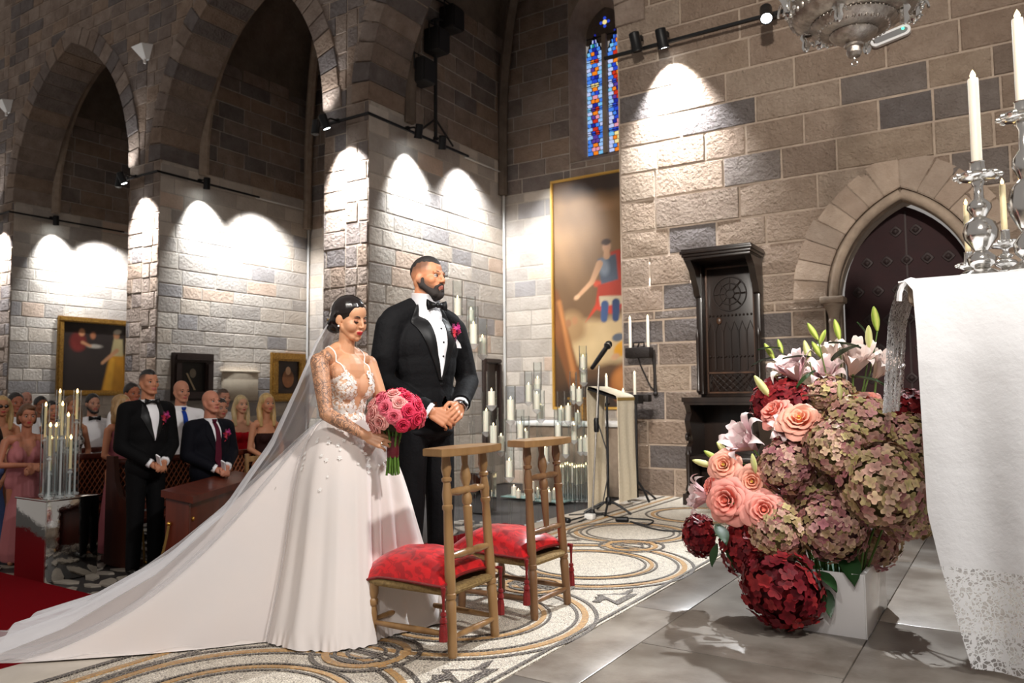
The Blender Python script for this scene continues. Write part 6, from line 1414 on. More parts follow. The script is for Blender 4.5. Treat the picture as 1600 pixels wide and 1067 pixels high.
def on_body(p, d=(-1, 0, 0), off=.003):
    d = Vector(d); h = TBody.ray_cast(Vector(p)-d*.5, d); return (h[0]-d*off) if h[0] is not None else Vector(p)
for s in (-1, 1):
    pts = []
    for k in range(19):
        an = R_(-8+k*10); dv = Vector((math.cos(an), 0, math.sin(an))); ce = Vector((-.015, s*(.088+.014*math.sin(max(0, an))), 1.27)); h = TBody.ray_cast(ce+dv*.5, -dv); pts.append((h[0] if h[0] is not None else ce)+dv*.003)
    pts.append(on_body((0, s*.085, 1.2), (1, 0, 0), .006)); mb = MB(); mb.tube(pts, .0035, 6); part('strap', mb, M_lwhite, BR)
# gown skirt with a long train
WZ = 1.035
def Rg(f):
    f = f % (2*PI); dg = math.degrees(f)
    pts = [(-30, .33), (0, .275), (25, .34), (45, .48), (65, .56), (90, .52), (130, .46), (180, .42), (240, .37), (300, .36), (330, .33), (360, .275), (390, .34)]; base = next(b0+(b1-b0)*(.5-.5*math.cos(PI*(dg-a0)/(a1-a0))) for (a0, b0), (a1, b1) in zip(pts, pts[1:]) if a0 <= dg <= a1)
    def sm(a, b_, x): t = max(0, min(1, (x-a)/(b_-a))); return t*t*(3-2*t)
    tr = sm(165, 212, dg)*(1-sm(228, 246, dg))
    return base+1.22*tr, tr
def skirt_pt(u, v, lift=0.):
    f = 2*PI*u; R, tr = Rg(f); c, s = math.cos(f), math.sin(f); rw = 1/math.sqrt((c/.098)**2+(s/.127)**2); t = v
    pw = .92+1.0*tr; hip = .075*math.sin(PI*t**.6)**1.5*(1-t)*(1-tr)
    amp = (.010-.003*(1-tr))*min(1, t*1.6)*(1 if t > .02 else 0)
    fold = math.sin(17*f+2.3*math.sin(3*f+1)+.8*t)*.6+math.sin(38*f+2.5*math.sin(2*f))*.16*t+math.sin(9*f+1.8*math.sin(4*f)+t)*.9
    r = rw+(R-rw)*t+hip+amp*fold*(1+.9*tr*t); z = WZ*(1-t)**pw
    z += tr*t**.7*(1-t)*(.26*math.sin(26*f+1.0+2.2*t+.8*math.sin(9*f))+.10*math.sin(49*f+3*t))
    hem = max(0, (t-.9)/.1); z = max(.0075+.003*hem*(1+math.sin(29*f+math.sin(11*f)*2)), z)
    if t > .97: r += .004*math.sin(50*f+3*math.sin(7*f))
    return Vector((r*c, r*s, z+lift))
M_gown = mat('blush_tulle_gown', S(230, 218, 211), .8, spec=.12, var=(1.6, S(222, 216, 214), 1.0), sheen=.25, bump=(240, .06))
mb = MB(); mb.grid(lambda u, v: skirt_pt(u, v), 420, 44, wrap=True); mb.fixn = True; part('skirt', mb, M_gown, BR, 180, label='full blush white tulle skirt with a long train')
mb = MB(); mb.grid(lambda u, v: (lambda p: Vector((p.x*1.03, p.y*1.03, p.z+.012+.01*math.sin(30*u*2*PI)*v)))(skirt_pt(.42+.28*u, v**.9)), 130, 30); part('tulle_overlay', mb, sheer_mat('tulle_overlay', S(232, 230, 232), .14), BR, 180)
mb = MB(); rgl = random.Random(6)
for k in range(70):
    u = rgl.uniform(.62, 1.12); v = abs(rgl.gauss(0, .1))+.02+ (.08*rgl.random())
    p = skirt_pt(u % 1, v); n = Vector((p.x, p.y, .12)).normalized(); mb.merge(flower, Matrix.Translation(p+n*.004) @ n.to_track_quat('Z', 'Y').to_matrix().to_4x4() @ rotz(rgl.uniform(0, 6)).to_4x4() @ Matrix.Scale(rgl.uniform(.007, .014), 4))
part('skirt_applique', mb, M_lwhite, BR, 180, kind='stuff')
# veil
def veil(u, v):
    pth = [(-.085, 0, 1.535), (-.145, -.01, 1.42), (-.215, -.04, 1.18), (-.31, -.1, .9), (-.46, -.22, .6), (-.66, -.42, .34), (-.92, -.68, .14), (-1.12, -.9, .05)]
    wd = [.05, .09, .16, .2, .26, .33, .4, .44]; k = v*(len(pth)-1); i = min(int(k), len(pth)-2); f = k-i
    p = Vector(pth[i]).lerp(Vector(pth[i+1]), f); w_ = wd[i]*(1-f)+wd[i+1]*f; a = 2*u-1; sd = Vector((-.35, .94, 0)).lerp(Vector((-.62, .78, 0)), v).normalized()
    q = p+sd*w_*a+Vector((-.08*(1-a*a)*min(1, v*2), -.03*(1-a*a), .015*math.sin(a*14+v*4)*min(1, v*3)+.04*(1-a*a)*v)); q.z = max(q.z, .03); return q
mb = MB(); mb.grid(veil, 36, 50); part('veil', mb, sheer_mat('veil_tulle', S(240, 240, 244), .44), BR, 180, label='long sheer white veil falling over the train')
mb = MB(); mb.tube([RW+Vector((.075, .03, -.035))+Vector((0, .0115*math.cos(a*PI/5), .0115*math.sin(a*PI/5))) for a in range(10)], .0018, 5, closed=True); part('ring', mb, mat('ring_gold', S(226, 214, 196), .15, 1.0), BR)
M_nail = mat('pale_nail_polish', S(244, 232, 228), .15, coat=.5); mb = MB()
for p, v in tipsR+tipsL: mb.ball(p+v*.004, (.0065, .0065, .0065), 8, 6)
part('fingernails', mb, M_nail, BR, 180)
# ---------------------------------------------------------------- the bouquet in her hands
bq0, bq1 = Vector((-2.83+.325, 2.84-.012, .775)), Vector((-2.83+.335, 2.84+.0, 1.06))
BQ = thing('bouquet', 'round bouquet of pink roses with bound green stems in the bride\'s hands', 'bouquet', bq0)
PK = [rose_mesh('pink_rose', S(206, 60, 90), S(238, 120, 136), 11), rose_mesh('pink_rose', S(214, 40, 74), S(224, 58, 92), 12), rose_mesh('pink_rose', S(232, 140, 140), S(246, 178, 170), 13), rose_mesh('pink_rose', S(196, 30, 64), S(232, 84, 104), 14)]
rgb = random.Random(14); C0 = bq1+Vector((0, 0, .0)); k = 0
for i in range(34):
    z = 1-1.5*(i+.5)/34; a = i*2.39996+.4; s = math.sqrt(max(0, 1-z*z)); d = Vector((s*math.cos(a), s*math.sin(a), z)); p = C0+Vector((d.x*.128, d.y*.128, d.z*.115+.0))
    side = seen(p)[0]-seen(C0)[0]; c = rgb.choice([2, 0, 2, 0]) if side < -8 else rgb.choice([1, 3, 1, 0]) if side > 6 else rgb.choice([0, 2, 3])
    put('rose', PK[c], BQ, p-bq0, d, rgb.uniform(.042, .05), rgb.uniform(0, 6), ('soft pink rose', 'hot pink rose', 'pale blush rose', 'deep pink rose')[c])
mb = MB(); mb.ball(C0-bq0, (.098, .098, .085), 14, 10); part('foliage_core', mb, mat('dark_rose_foliage', S(34, 46, 24), .7, bump=(60, .6)), BQ)
for i in range(14):
    a = i*2*PI/14; r = .020*(1 if i % 2 else .55); mb = MB(); mb.tube([(r*1.5*math.cos(a), r*1.5*math.sin(a), .0+.008*(i % 3)), (r*math.cos(a), r*math.sin(a), .12), (r*2.2*math.cos(a), r*2.2*math.sin(a), .22)], .0055, 6); part('stem', mb, mat('rose_stem', S(98, 138, 48), .5, var=(40, S(60, 84, 30), 1)), BQ)
mb = MB(); mb.lathe([(.027, .085), (.029, .1), (.029, .17), (.027, .185)], (0, 0, 0), 16); part('ribbon', mb, mat('burgundy_ribbon', S(84, 16, 26), .4), BQ)

# ---------------------------------------------------------------- the groom
M_tux = mat('black_wool', S(9, 9, 12), .78, spec=.18, bump=(8, .7, 'noise', .02), coords='obj')
M_satin = mat('black_satin', S(9, 9, 11), .48, spec=.3)
M_shirt = mat('white_shirt', S(236, 236, 240), .7, bump=(14, .15, 'noise', .01), coords='obj')
M_shoe = mat('black_leather', S(14, 12, 12), .2)
def bow_tie(root, p, d, m, s=1.):
    """p centre, d forward"""
    q = unit(d).to_track_quat('X', 'Z').to_matrix(); mb = MB()
    for k in (-1, 1):
        mb.grid(lambda u, v: Vector(p)+q @ (Vector((.012*math.sin(v*PI)*(1-.5*u)+.004*math.sin(u*9), k*(.006+.052*u), (v-.5)*(.018+.034*u))))*s, 6, 6)
        mb.grid(lambda u, v: Vector(p)+q @ (Vector((-.006*math.sin(v*PI), k*(.006+.052*u), (v-.5)*(.018+.034*u))))*s, 6, 6)
    mb.ball(Vector(p)+q @ Vector((.007, 0, 0))*s, (.011*s, .011*s, .013*s), 10, 7); return part('bow_tie', mb, m, root, 60)
def boutonniere(root, p, s=1., cols=None):
    rg = random.Random(5); mb = MB(); cols = cols or [mat('magenta_petals', S(170, 30, 110), .6), mat('plum_petals', S(110, 24, 70), .6), mat('red_petals', S(180, 30, 50), .6)]
    o = None
    for i in range(3):
        mb = MB()
        for k in range(9): mb.merge(flower, Matrix.Translation(Vector(p)+Vector((rg.uniform(.0, .016), rg.gauss(0, .014), rg.gauss(0, .016)))*s) @ (rotz(rg.uniform(-.7, .7)) @ roty(PI/2+rg.uniform(-.6, .6))).to_4x4() @ Matrix.Scale(.011*s, 4))
        if o is None: o = part('boutonniere', mb, cols[i], root, 180, label='magenta flower buttonhole')
        else: part('petals', mb, cols[i], o, 180)
    mb = MB(); mb.tube([Vector(p), Vector(p)+Vector((.006, -.004, -.04))*s], .003*s, 6); part('stalk', mb, cols[2], o)
    return o
GR = thing('person', 'bearded groom in a black tuxedo with bow tie and magenta buttonhole', 'person', (-2.93, 3.58, 0), R_(-12)); GR.scale = (1.01, 1.01, 1.015)
Hg = HM((.045, 0, 1.825), 13, -3, -2, 1.05); SKG = S(186, 126, 92)
gRS, gRE, gRW = Vector((-.02, -.232, 1.53)), Vector((-.02, -.295, 1.22)), Vector((.19, -.10, 1.045))
gLS, gLE, gLW = Vector((-.02, .245, 1.53)), Vector((.02, .325, 1.22)), Vector((.205, .10, 1.075))
P = xf(head_prims(True), Hg)+[cone((.0, 0, 1.6), .085, (.01, 0, 1.68), .076), cone((.01, 0, 1.66), .074, (.024, 0, 1.78), .068), cone((-.03, -.04, 1.64), .045, (-.02, -.17, 1.57), .05), cone((-.03, .04, 1.64), .045, (-.02, .17, 1.57), .05)]
P += [ell((0, 0, 1.42), (.13, .2, .17)), ell((0, 0, 1.2), (.11, .16, .16)), ell((0, 0, 1.0), (.12, .165, .13))]
for a, b, c in ((gRS, gRE, gRW), (gLS, gLE, gLW)): P += [cone(a, .065, b, .045), cone(b, .045, c, .03)]
for s in (-1, 1): P += [cone((0, s*.095, .98), .085, (.01, s*.11, .52), .06), cone((.01, s*.11, .52), .06, (-.01, s*.12, .1), .04), cone((-.01, s*.12, .06), .04, (.12, s*.14, .035), .03)]
hp, _ = hand_prims(gLW, (.55, -.75, -.35), (.6, .45, .5), -1, 1.16, (.35, .5, .35), .03, .3); P += hp
hp, _ = hand_prims(gRW, (.62, .55, -.42), (.72, -.45, .3), 1, 1.16, (.5, .7, .5), .03, .25); P += hp
VFg = sculpt(P, .0042, 4)
skin('body', VFg, M_skin, GR, face_paint(Hg, SKG, S(150, 84, 72), S(70, 48, 40), 0, S(66, 48, 40)))
face_parts(GR, Hg)
M_ghair = mat('cropped_dark_hair', S(26, 20, 18), .6, bump=(220, .5, 'noise', .006))
hp = [ell((-.024, 0, .047), (.0985, .069, .0785), roty(-.2))]
VFh = sculpt(xf(hp, Hg), .0045, 2); Mi = np.array(Hg.inverted())
skin('hair', VFh, M_ghair, GR)
hp = []
for s in (-1, 1): hp += [cone((-.006, s*.0555, -.045), .0215, (.056, s*.027, -.101), .0225), cone((-.002, s*.0565, -.02), .0175, (-.004, s*.056, -.05), .0215), cone((.078, s*.021, -.062), .0095, (.088, s*.008, -.0525), .0085), cone((.072, s*.027, -.068), .012, (.066, s*.02, -.1), .02)]
hp += [ell((.07, 0, -.108), (.0235, .028, .0235)), cone((.084, -.01, -.0525), .0078, (.084, .01, -.0525), .0078), cone((.02, 0, -.11), .03, (.06, 0, -.113), .024), ell((.088, 0, -.085), (.008, .010, .008))]
VFbd = sculpt(xf(hp, Hg), .0045, 2); skin('beard', VFbd, mat('dark_beard', S(30, 21, 18), .75, bump=(260, .6, 'noise', .006)), GR)
# tuxedo
def jacket_prims(g=0.):
    P = [cone((-.02, -.215, 1.535), .078+g, (-.02, .225, 1.535), .078+g), cone((-.04, -.045, 1.635), .08, (-.02, -.2, 1.567), .082), cone((-.04, .045, 1.635), .08, (-.02, .2, 1.567), .082), ell((.012, 0, 1.33), (.15+g, .206+g, .22)), ell((.008, 0, 1.13), (.14+g, .187+g, .22)), ell((.01, 0, 1.42), (.155+g, .225+g, .19)), ell((.012, 0, 1.24), (.14+g, .188+g, .18)), ell((.005, 0, 1.04), (.138+g, .185+g, .16)), cone((.005, -.05, .93), .135, (.005, .05, .93), .135, flat=((0, 0, 1), .35))]
    for a, b, c in ((gRS, gRE, gRW), (gLS, gLE, gLW)):
        d = (b-c).normalized(); e = c+d*.035; P += [cone(a, .083, a.lerp(b, .5), .08), cone(a.lerp(b, .5), .08, b, .067), cone(b, .071, b.lerp(e, .5), .063), cone(b.lerp(e, .5), .063, e, .05)]
    return P
VFj = sculpt(jacket_prims(), .008, 9)
VFy = sculpt([cone((.002, 0, 1.57), .112, (.012, 0, 1.665), .084), ell((.03, 0, 1.6), (.085, .09, .07))], .008, 2); skin('shirt_yoke', VFy, M_shirt, GR)
def jk(V):
    z, x, y = V[:, 2], V[:, 0], np.abs(V[:, 1]); ok = z > .875
    for w_, e in ((gRW, gRE), (gLW, gLE)):
        d = np.array((w_-e).normalized()); ok &= ~(((V-np.array(w_)) @ d > -.022) & (np.linalg.norm(V-np.array(w_), axis=1) < .1))
    return ok
skin('jacket', VFj, M_tux, GR, keep=jk, label='black dinner jacket')
TJ = bvh(VFj)
sh = drape(TJ, [(0, -.062, 1.63), (0, -.055, 1.58), (0, -.035, 1.42), (0, .0, 1.24)], [(0, .062, 1.63), (0, .055, 1.58), (0, .04, 1.42), (0, .012, 1.24)], 22, 8, off=.006, crown=.004)
shp = part('shirt_front', sh, M_shirt, GR, 180, label='white pleated shirt front')
mb = MB()
for z in (1.52, 1.44, 1.36): h = TJ.ray_cast(Vector((.6, .005, z)), Vector((-1, 0, 0))); mb.ball(h[0]+Vector((.012, 0, 0)), .006, 8, 6)
part('studs', mb, M_satin, shp)
for s in (-1, 1):
    lp = drape(TJ, [(0, s*.075, 1.665), (0, s*.062, 1.58), (0, s*.04, 1.42), (0, s*-.002, 1.225)], [(0, s*.1, 1.65), (0, s*.15, 1.555), (0, s*.115, 1.46), (0, s*.012, 1.225)], 20, 6, off=.010, crown=.004); thick(lp, .008, (-1, 0, 0)); part('lapel', lp, M_satin, GR, 60)
    mb = MB(); c0 = Vector((.012, 0, 1.665))                                         # wing of the collar
    mb.grid(lambda u, v: c0+Vector((.084*math.cos(s*(.12+u*2.6)), .084*math.sin(s*(.12+u*2.6)), .062*v-.012-.03*(1-u)*(1-v)+.02*u))*(1.0), 14, 4); thick(mb, .004, (0, 0, 1)); part('collar', mb, M_shirt, GR, 60)
    w_, e = (gRW, gRE) if s < 0 else (gLW, gLE); d = (w_-e).normalized(); mb = MB(); mb.lathe([(.044, -.05), (.046, -.02), (.045, .0), (.04, .0), (.04, -.05)], w_-d*.004, 20, align(d)); part('cuff', mb, M_shirt, GR)
    mb = MB(); mb.lathe([(.055, -.05), (.0565, -.012), (.05, -.012)], w_-d*.022, 20, align(d)); part('sleeve_end', mb, M_tux, GR)
bow_tie(GR, (.118, 0, 1.655), (1, 0, .1), M_satin, 1.25)
h = TJ.ray_cast(Vector((.6, .125, 1.51)), Vector((-1, 0, 0))); boutonniere(GR, h[0]+Vector((.015, 0, 0)), 1.25)
h = TJ.ray_cast(Vector((.6, .155, 1.42)), Vector((-1, 0, 0))); mb = MB(); c = h[0]+Vector((.008, 0, 0)); mb.add([c+Vector((0, -.035, -.005)), c+Vector((-.004, .03, -.005)), c+Vector((.002, .015, .02)), c+Vector((.004, -.012, .045)), c+Vector((.002, -.025, .018))], [(0, 1, 2, 3, 4)]); thick(mb, .004, (-1, 0, 0)); part('pocket_square', mb, M_shirt, GR, 0)
h = TJ.ray_cast(Vector((.6, .012, 1.2)), Vector((-1, 0, 0))); mb = MB(); mb.lathe([(.0001, .004), (.008, .003), (.01, 0)], h[0], 12, align((1, 0, 0))); part('button', mb, M_satin, GR)
d = (gLW-gLE).normalized(); mb = MB(); mb.lathe([(.036, -.011), (.038, -.01), (.038, .01), (.036, .011), (.033, .011), (.033, -.011)], gLW+d*.012, 24, align(d), sx=1.0); wt = part('watch', mb, mat('steel_bracelet', S(190, 190, 194), .2, 1.0, bump=(300, .4)), GR); mb = MB(); mb.lathe([(.02, 0), (.021, .008), (.016, .010), (.0001, .010)], gLW+d*.012+Vector((.025, .02, .02)), 18, align((.6, .5, .6))); part('watch_dial', mb, M_satin, wt)
VFt = sculpt([ell((0, 0, .97), (.135, .18, .12))]+[cone((0, s*.095, .95), .105, (.015, s*.112, .52), .085) for s in (-1, 1)]+[cone((.015, s*.112, .52), .085, (0, s*.122, .09), .07) for s in (-1, 1)], .009, 3)
skin('trousers', VFt, M_tux, GR, keep=lambda V: V[:, 2] > .045)
for s in (-1, 1): mb = MB(); [mb.add(p.v, p.f) for p in (cone((-.05, s*.122, .05), .045, (.06, s*.135, .045), .045, flat=((0, 0, 1), .9)), cone((.06, s*.135, .042), .044, (.16, s*.15, .032), .03))]; mb.v = [(x, y, max(.0, z)) for x, y, z in mb.v]; part('shoe', mb, M_shoe, GR, 180)

# ---------------------------------------------------------------- the guests
def guest(label, px, py_top, depth, H, yaw=0., male=True, outfit='suit', skin_c=S(196, 140, 110), hair=None, haircol=S(40, 28, 22), cloth=S(20, 20, 26), cloth2=S(40, 60, 150), pose='clasp', hyaw=0., hpitch=0., beard=False, extra=(), z0=ZN, wide=1.0, shades=False):
    top = world_at(px, py_top, depth); k = H/1.78; fl_z = top.z-H                       # stands so that the crown meets the measured point
    t = thing('person', label, 'person', (top.x, top.y, z0), R_(yaw), 'wedding guests'); dz = fl_z-z0
    H2 = top.z-z0; k = H2/1.78
    eye = H2-.122*(1.0 if male else .95); hs = (1.0 if male else .94)
    M = HM((.02, 0, eye), hyaw, hpitch, 0, hs); shw = (.19 if male else .158)*wide*k**.5; nb = eye-.2
    sh = Vector((-.01, 0, nb-.055)); a_ = []
    RSg, LSg = sh+Vector((0, -shw, 0)), sh+Vector((0, shw, 0)); hipz = .52*H2; el = .62*H2; wr = .535*H2
    if pose == 'clasp': arms = [(RSg, Vector((.0, -shw-.045, el)), Vector((.2, -.05, wr))), (LSg, Vector((.02, shw+.045, el)), Vector((.215, .055, wr+.01)))]
    elif pose == 'fold': arms = [(RSg, Vector((.04, -shw-.06, el)), Vector((.24, .0, el+.0))), (LSg, Vector((.04, shw+.06, el)), Vector((.24, .02, el-.03)))]
    else: arms = [(RSg, Vector((-.02, -shw-.06, el)), Vector((.08, -shw-.06, wr-.06))), (LSg, Vector((-.02, shw+.06, el)), Vector((.08, shw+.06, wr-.06)))]
    P = xf(head_prims(male), M)+[cone((-.005, 0, nb-.03), .062 if male else .048, (.005, 0, eye-.09), .058 if male else .045), cone(RSg+Vector((0, .05, .02)), .05, LSg+Vector((0, -.05, .02)), .05), cone((-.02, 0, nb+.0), .045, RSg+Vector((0, .05, .02)), .035), cone((-.02, 0, nb+.0), .045, LSg+Vector((0, -.05, .02)), .035)]
    dx, dy = (.105, .155) if male else (.092, .128); dy *= wide
    P += [ell((0, 0, nb-.18), (dx, dy, .16)), ell((0, 0, nb-.38), (dx*.88, dy*.84, .16)), ell((0, 0, hipz), (dx*1.02, dy*1.02, .12))]
    for s in (-1, 1): P += [cone((0, s*.085, hipz-.02), .075, (.01, s*.09, .28*H2), .052), cone((.01, s*.09, .28*H2), .052, (-.01, s*.1, .08), .036), cone((-.01, s*.1, .05), .036, (.11, s*.12, .03), .026)]
    if not male:
        for s in (-1, 1): P.append(ell((.065, s*.055, nb-.19), (.05, .055, .058)))
    ra = .046 if male else .038
    for (a, b, c), s in zip(arms, (-1, 1)):
        P += [cone(a, ra, b, ra*.82), cone(b, ra*.84, c, ra*.6)]
        d = (c-b).normalized(); hd = unit((d.x*.6+.3, -s*.55, -.35 if pose != 'down' else -.9)); hp, _ = hand_prims(c, hd, (.65, s*.45, .5) if pose != 'down' else (.2, s, 0), -s if s > 0 else -s, .98 if male else .86, (.4, .6, .4), .02, .3); P += hp
    VF = sculpt(P, .0075, 3)
    skin('body', VF, M_skin, t, face_paint(M, skin_c, S(176, 92, 84) if male else S(176, 60, 66), S(96, 74, 66) if beard else None, 0, S(60, 44, 36) if hair == 'crop' else None))
    face_parts(t, M, M_browl if haircol[0] > .25 else M_brow, big=male)
    if shades:
        mb = MB()
        for s in (-1, 1): mb.merge(MB().ball((0, 0, 0), (.006, .022, .017), 12, 8), M @ Matrix.Translation((.09, s*.028, -.005)))
        mb.tube([M @ Vector(p) for p in ((.0, -.075, .0), (.08, -.05, .0), (.092, 0, .002), (.08, .05, 0), (.0, .075, 0))], .0025, 5); part('sunglasses', mb, M_iris, t)
    hm = hairmat('hair_%d_%d_%d' % tuple(int(c*999) for c in haircol), haircol) if hair else None
    if hair:
        hp = [ell((-.026, 0, .036), (.102, .081, .092), roty(-.3))]
        if hair == 'crop': hp = [ell((-.024, 0, .047), (.099, .071, .08), roty(-.2))]
        if hair == 'bob': hp += [cone((-.03, s*.072, .02), .026, (-.035, s*.068, -.07), .026) for s in (-1, 1)]+[ell((-.06, 0, -.02), (.06, .075, .085)), ell((.03, .02, .085), (.055, .05, .028))]
        if hair == 'long':
            for s in (-1, 1): hp += chain([(-.005, s*.062, .06), (-.015, s*.088, .0), (-.02, s*.098, -.08), (.0, s*.092, -.17), (.02, s*.085, -.27)], [.028, .026, .032, .034, .02])
            hp += [ell((-.06, 0, -.05), (.062, .09, .13)), ell((-.06, 0, -.15), (.05, .1, .12))]
        if hair == 'back': hp += [ell((-.07, 0, -.03), (.06, .072, .1)), cone((-.08, 0, -.08), .05, (-.09, 0, -.22), .03)]
        skin('hair', sculpt(xf(hp, M), .008, 2), hm, t)
    if beard:
        hp = [ell((.068, 0, -.108), (.024, .027, .02))]+[cone((-.004, s*.056, -.05), .0215, (.056, s*.027, -.102), .0215) for s in (-1, 1)]+[cone((.08, -.018, -.056), .008, (.08, .018, -.056), .008)]
        skin('beard', sculpt(xf(hp, M), .007, 2), hm or M_brow, t)
    cm = lambda c, nm='cloth': mat('%s_%d_%d_%d' % (nm, *[int(x*999) for x in c]), c, .8, spec=.15, bump=(10, .4, 'noise', .012), coords='obj')
    if outfit in ('suit', 'tux', 'shirt'):
        g = .018 if outfit == 'shirt' else .032; lz = .46*H2 if outfit != 'shirt' else .53*H2
        Q = [cone(RSg+Vector((0, .03, .0)), .055+g, LSg+Vector((0, -.03, .0)), .055+g), cone((-.03, -.05, nb-.005), .05, RSg+Vector((0, .04, .0)), .055+g), cone((-.03, .05, nb-.005), .05, LSg+Vector((0, -.04, .0)), .055+g), ell((.005, 0, nb-.18), (dx+g, dy+g+.01, .19)), ell((.005, 0, nb-.30), (dx+g+.005, dy+g, .22)), ell((.005, 0, nb-.42), (dx+g+.005, dy+g*.8, .2)), ell((.003, 0, hipz), (dx+g+.006, dy+g+.005, .17))]
        for a, b, c in arms:
            e = c+(b-c).normalized()*.04; Q += [cone(a, .058+g*.6, b, .047+g*.6), cone(b, .047+g*.6, e, .036+g*.5)]
        VFj = sculpt(Q, .012, 5)
        def jk(V):
            ok = V[:, 2] > lz
            for a, b, c in arms:
                d = np.array((c-b).normalized()); ok &= ~(((V-np.array(c)) @ d > -.028) & (np.linalg.norm(V-np.array(c), axis=1) < .09))
            return ok
        body_m = M_shirt if outfit == 'shirt' else cm(cloth, 'suit')
        skin('shirt' if outfit == 'shirt' else 'jacket', VFj, body_m, t, keep=jk); T = bvh(VFj)
        skin('collar', sculpt([cone((.0, 0, nb-.035), .074, (.008, 0, nb+.045), .064)], .008, 2), M_shirt, t, keep=lambda V: V[:, 2] < nb+.045)
        if outfit != 'shirt':
            zc, zb = nb+.0, nb-.34
            part('shirt_front', drape(T, [(0, -.05, zc), (0, -.045, nb-.1), (0, -.0, zb)], [(0, .05, zc), (0, .045, nb-.1), (0, .01, zb)], 14, 4, off=.006, crown=.003), M_shirt, t, 180)
            for s in (-1, 1):
                lp = drape(T, [(0, s*.06, zc), (0, s*.048, nb-.1), (0, 0, zb)], [(0, s*.09, zc), (0, s*.12, nb-.12), (0, s*.01, zb)], 12, 4, off=.01, crown=.003); part('lapel', lp, M_satin if outfit == 'tux' else body_m, t, 60)
                a, b, c = arms[0 if s < 0 else 1]; d = (c-b).normalized(); mb = MB(); mb.lathe([(.04, -.05), (.042, -.02), (.041, .0), (.034, .0)], c-d*.006, 16, align(d)); part('cuff', mb, M_shirt, t)
            hh = T.ray_cast(Vector((.6, .1, nb-.12)), Vector((-1, 0, 0)))
            if 'flower' in extra and hh[0] is not None: boutonniere(t, hh[0]+Vector((.02, 0, 0)), 1.3)
        if 'bow' in extra: bow_tie(t, (.085, 0, nb+.02), (1, 0, .1), M_satin, 1.2)
        if 'tie' in extra:
            tb = drape(T, [(0, -.022, nb+.0), (0, -.03, nb-.2), (0, -.042, nb-.48)], [(0, .022, nb+.0), (0, .03, nb-.2), (0, .042, nb-.48)], 16, 3, off=.014, crown=.004); mb = MB(); mb.add(tb.v, tb.f); mb.lathe([(.026, 0), (.022, -.02), (.016, -.035)], (.078, 0, nb+.03), 10, sy=1.0); part('tie', mb, cm(cloth2, 'silk'), t, 180)
        if 'paper' in extra:
            c = arms[0][2]; mb = MB(); mb.box(c+Vector((.08, .02, .03)), (.05, .012, .14), rotx(.5) @ roty(.5)); part('folded_paper', mb, M_shirt, t, 0)
        VFt = sculpt([ell((0, 0, hipz-.01), (dx+.028, dy+.022, .13))]+[cone((0, s*.088, hipz-.04), .095, (.012, s*.095, .28*H2), .075) for s in (-1, 1)]+[cone((.012, s*.095, .28*H2), .075, (0, s*.102, .07), .062) for s in (-1, 1)], .013, 3)
        skin('trousers', VFt, cm(cloth if outfit != 'shirt' else S(22, 22, 28), 'suit'), t, keep=lambda V: V[:, 2] > .04)
        for s in (-1, 1): mb = MB(); q = cone((-.04, s*.105, .045), .04, (.14, s*.13, .035), .032); mb.add([(x, y, max(0, z)) for x, y, z in q.v], q.f); part('shoe', mb, M_shoe, t, 180)
    else:
        g = .010; Q = [ell((0, 0, nb-.2), (dx+g, dy+g, .16)), ell((0, 0, nb-.33), (dx*.93+g, dy*.9+g, .16)), ell((0, 0, hipz+.06), (dx*1.05+g, dy*1.02+g, .15)), ell((0, 0, hipz-.02), (dx*1.1+g, dy*1.08+g, .14)), cone((0, 0, hipz-.05), .13, (0, 0, .12), .2)]
        for s in (-1, 1): Q.append(ell((.066, s*.055, nb-.19), (.052+g, .055+g, .058+g)))
        if outfit == 'vdress': Q += [cone((.03, s*.07, nb-.14), .05, (-.01, s*.085, nb-.035), .042) for s in (-1, 1)]
        zt_ = nb-.135 if outfit == 'strapless' else nb+.0
        def dk(V):
            y = np.abs(V[:, 1])
            return (V[:, 2] < (zt_+y*.0 if outfit == 'strapless' else np.where(V[:, 0] > .0, nb-.2+y*2.2, nb+.0))) & (V[:, 2] > .03)
        dm = cm(cloth, 'dress')
        if 'print' in extra: dm = mat('printed_dress', cloth, .7, var=(26, cloth2, 2.5), coords='obj')
        skin('dress', sculpt(Q, .011, 4), dm, t, keep=dk)
    return t
G_ = guest
G_('man in a black tuxedo with bow tie standing at the end of the front pew', 232, 577, 7.25, 1.83, -4, True, 'tux', S(180, 122, 92), 'crop', S(26, 20, 18), S(7, 7, 9), pose='clasp', extra=('bow', 'flower', 'paper'), hpitch=-4)
G_('bald man in a white shirt and blue tie behind the tuxedoed man', 283, 594, 8.45, 1.82, -8, True, 'shirt', S(188, 130, 104), None, S(90, 70, 60), extra=('tie',), cloth2=S(24, 60, 150), wide=1.12)
G_('bald older man in a navy suit with burgundy tie and buttonhole', 329, 609, 7.8, 1.74, -2, True, 'suit', S(190, 128, 104), None, S(120, 100, 90), S(10, 11, 20), S(80, 22, 40), extra=('tie', 'flower', 'paper'), wide=1.1, hpitch=-8)
G_('woman with short brown hair in a dusty pink wrap dress', 43, 631, 7.7, 1.66, -12, False, 'vdress', S(176, 116, 90), 'bob', S(104, 68, 40), S(176, 112, 116), pose='fold', hpitch=4, wide=1.2)
G_('blonde woman in a sleeveless pink dress beside the tuxedoed man', 190, 616, 8.1, 1.66, 14, False, 'vdress', S(184, 124, 94), 'long', S(176, 140, 92), S(158, 92, 102), hyaw=18)
G_('bearded man in a white shirt with a black bow tie under the gilt painting', 145, 615, 9.6, 1.8, -8, True, 'shirt', S(190, 140, 116), 'short', S(26, 20, 18), extra=('bow',), beard=True)
